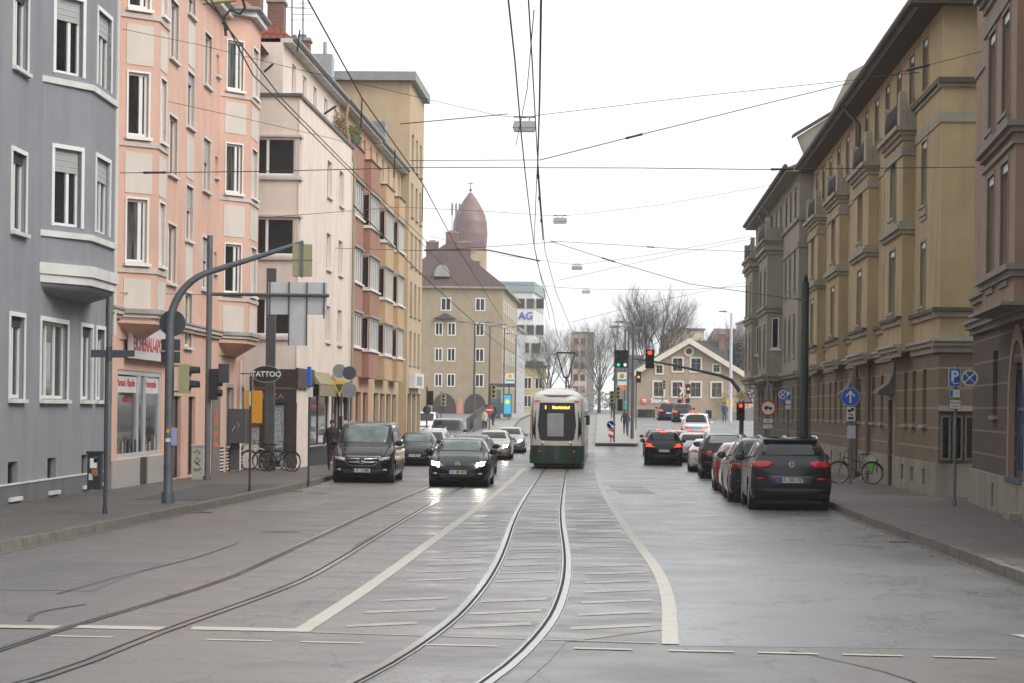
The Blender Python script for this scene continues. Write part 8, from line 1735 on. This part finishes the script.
def span_lamp(label, px, py, Y, s):
    X_, Z_ = cl(px, py, Y); t_ = thing('hanging_lamp', label, 'street lamp', (X_, Y, Z_), 0, 'lamps hung from the span wires'); mb = MB(); w = .30 * s
    mb.hexa([(X_ - w, Y - .15, Z_ - .02), (X_ + w, Y - .15, Z_ - .02), (X_ + w, Y + .15, Z_ - .02), (X_ - w, Y + .15, Z_ - .02), (X_ - w * .85, Y - .1, Z_ + .14), (X_ + w * .85, Y - .1, Z_ + .14), (X_ + w * .85, Y + .1, Z_ + .14), (X_ - w * .85, Y + .1, Z_ + .14)]); mb.build('housing', mat('lamp_housing', (.30, .30, .28), .5, .1, .1, 5), t_)
    mb = MB(); mb.hexa([(X_ - w * .85, Y - .11, Z_ - .12), (X_ + w * .85, Y - .11, Z_ - .12), (X_ + w * .85, Y + .11, Z_ - .12), (X_ - w * .85, Y + .11, Z_ - .12), (X_ - w * .97, Y - .14, Z_ - .021), (X_ + w * .97, Y - .14, Z_ - .021), (X_ + w * .97, Y + .14, Z_ - .021), (X_ - w * .97, Y + .14, Z_ - .021)]); mb.build('diffuser', mat('lamp_diffuser', (.55, .55, .5), .4, 0, .1), t_)
    mb = MB(); mb.tube([(X_ - .12, Y, Z_ + .14), (X_ - .12, Y, Z_ + .24)], .012, 5); mb.tube([(X_ + .12, Y, Z_ + .14), (X_ + .12, Y, Z_ + .24)], .012, 5); mb.tube([(X_ - .28, Y, Z_ + .25), (X_ + .28, Y, Z_ + .25)], .02, 6); mb.build('hanger', SBLK, t_)
span_lamp('hanging street lamp nearest the camera, largest of the four', 524.5, 127, 60, 1.0)
span_lamp('second hanging street lamp, above the tram', 560, 221, 105, 1.05)
span_lamp('third hanging street lamp down the street', 577, 268, 150, 1.2)
span_lamp('smallest and farthest hanging street lamp', 586, 292, 185, 1.15)
# TV aerials on the left roofs
for (px, py0, py1, Y, lab) in ((292, -30, 45, 92, 'tall television aerial mast above the brick chimneys'), (303, 0, 40, 96, 'thin television aerial behind the third chimney')):
    a, b = W3(px, py1, Y), W3(px, py0, Y); r = thing('roof_aerial', lab, 'aerial', a); mb = MB(); mb.tube([a, b], .03, 6)
    for k in range(4): z = a.z + (b.z - a.z) * (.5 + .14 * k); mb.tube([(a.x - .5 + .08 * k, Y, z), (a.x + .5 - .08 * k, Y, z)], .012, 4)
    mb.build('mast', SIGBK, r)
# ================================================================ SKY, LIGHT, AIR, CAMERA
w = bpy.data.worlds.new('World'); SC.world = w; w.use_nodes = True; nt = w.node_tree; bg = nt.nodes['Background']
sky = nt.nodes.new('ShaderNodeTexSky'); sky.sky_type = 'NISHITA'; sky.sun_disc = False; sky.sun_elevation = radians(42); sky.sun_rotation = radians(122); sky.air_density = 1.0; sky.dust_density = 6.0; sky.ozone_density = 1.0
hs = nt.nodes.new('ShaderNodeHueSaturation'); hs.inputs['Saturation'].default_value = .12; nt.links.new(sky.outputs[0], hs.inputs['Color'])
mx = nt.nodes.new('ShaderNodeMix'); mx.data_type = 'RGBA'; mx.inputs['Factor'].default_value = SKYMIX; tcw = nt.nodes.new('ShaderNodeTexCoord'); cn = nt.nodes.new('ShaderNodeTexNoise'); cn.inputs['Scale'].default_value = 3.5; cn.inputs['Detail'].default_value = 5
mpw = nt.nodes.new('ShaderNodeMapping'); mpw.inputs['Scale'].default_value = (1, 1, 2.5); nt.links.new(tcw.outputs['Generated'], mpw.inputs[0]); nt.links.new(mpw.outputs[0], cn.inputs['Vector'])
cr_ = nt.nodes.new('ShaderNodeMix'); cr_.data_type = 'RGBA'; cr_.inputs['A'].default_value = (SKYW * .91, SKYW * .93, SKYW * .955, 1); cr_.inputs['B'].default_value = (SKYW, SKYW * 1.005, SKYW * 1.01, 1); nt.links.new(cn.outputs['Fac'], cr_.inputs['Factor']); nt.links.new(cr_.outputs['Result'], mx.inputs['B']); nt.links.new(hs.outputs[0], mx.inputs['A']); nt.links.new(mx.outputs['Result'], bg.inputs['Color']); bg.inputs['Strength'].default_value = .1
sl = bpy.data.lights.new('sun', 'SUN'); sl.energy = .6; sl.angle = radians(30); sl.color = (1, .97, .93); so = bpy.data.objects.new('sun', sl); COL.objects.link(so)
az = radians(122); el = radians(42); sd = Vector((sin(az) * cos(el), cos(az) * cos(el), sin(el))); so.rotation_euler = sd.to_track_quat('Z', 'Y').to_euler(); so.location = sd * 100
mb = MB(); mb.box(-180, 180, -12, 720, -2.2, 48); hz = mb.build('haze'); hm = bpy.data.materials.new('haze_air'); hm.use_nodes = True; N = hm.node_tree.nodes; N.remove(N['Principled BSDF']); pv = N.new('ShaderNodeVolumePrincipled'); pv.inputs['Color'].default_value = (.93, .95, .97, 1); pv.inputs['Density'].default_value = HAZE; pv.inputs['Anisotropy'].default_value = .0
hm.node_tree.links.new(pv.outputs[0], N['Material Output'].inputs['Volume']); hz.data.materials.clear(); hz.data.materials.append(hm); struct(hz, 'stuff')
cam = bpy.data.cameras.new('camera'); cam.sensor_width = 36; cam.lens = 2400 / 1024 * 36; cam.shift_y = (408 - 341.5) / 1024; cam.clip_end = 6000; cam.clip_start = .1
co = bpy.data.objects.new('camera', cam); COL.objects.link(co); co.location = (0, 0, 1.92)
rl = radians(.7); right = Vector((cos(rl), 0, sin(rl))); up = Vector((-sin(rl), 0, cos(rl))); back = right.cross(up)
co.matrix_world = Matrix(((right.x, up.x, back.x, 0), (right.y, up.y, back.y, 0), (right.z, up.z, back.z, 1.92), (0, 0, 0, 1)))
SC.camera = co
SC.view_settings.view_transform = 'Standard'; SC.view_settings.look = 'None'; SC.view_settings.exposure = EXPO; SC.view_settings.gamma = 1; SC.view_settings.use_curve_mapping = False
SC.cycles.max_bounces = 6; SC.cycles.diffuse_bounces = 3; SC.cycles.glossy_bounces = 3; SC.cycles.volume_bounces = 1; SC.cycles.transparent_max_bounces = 8
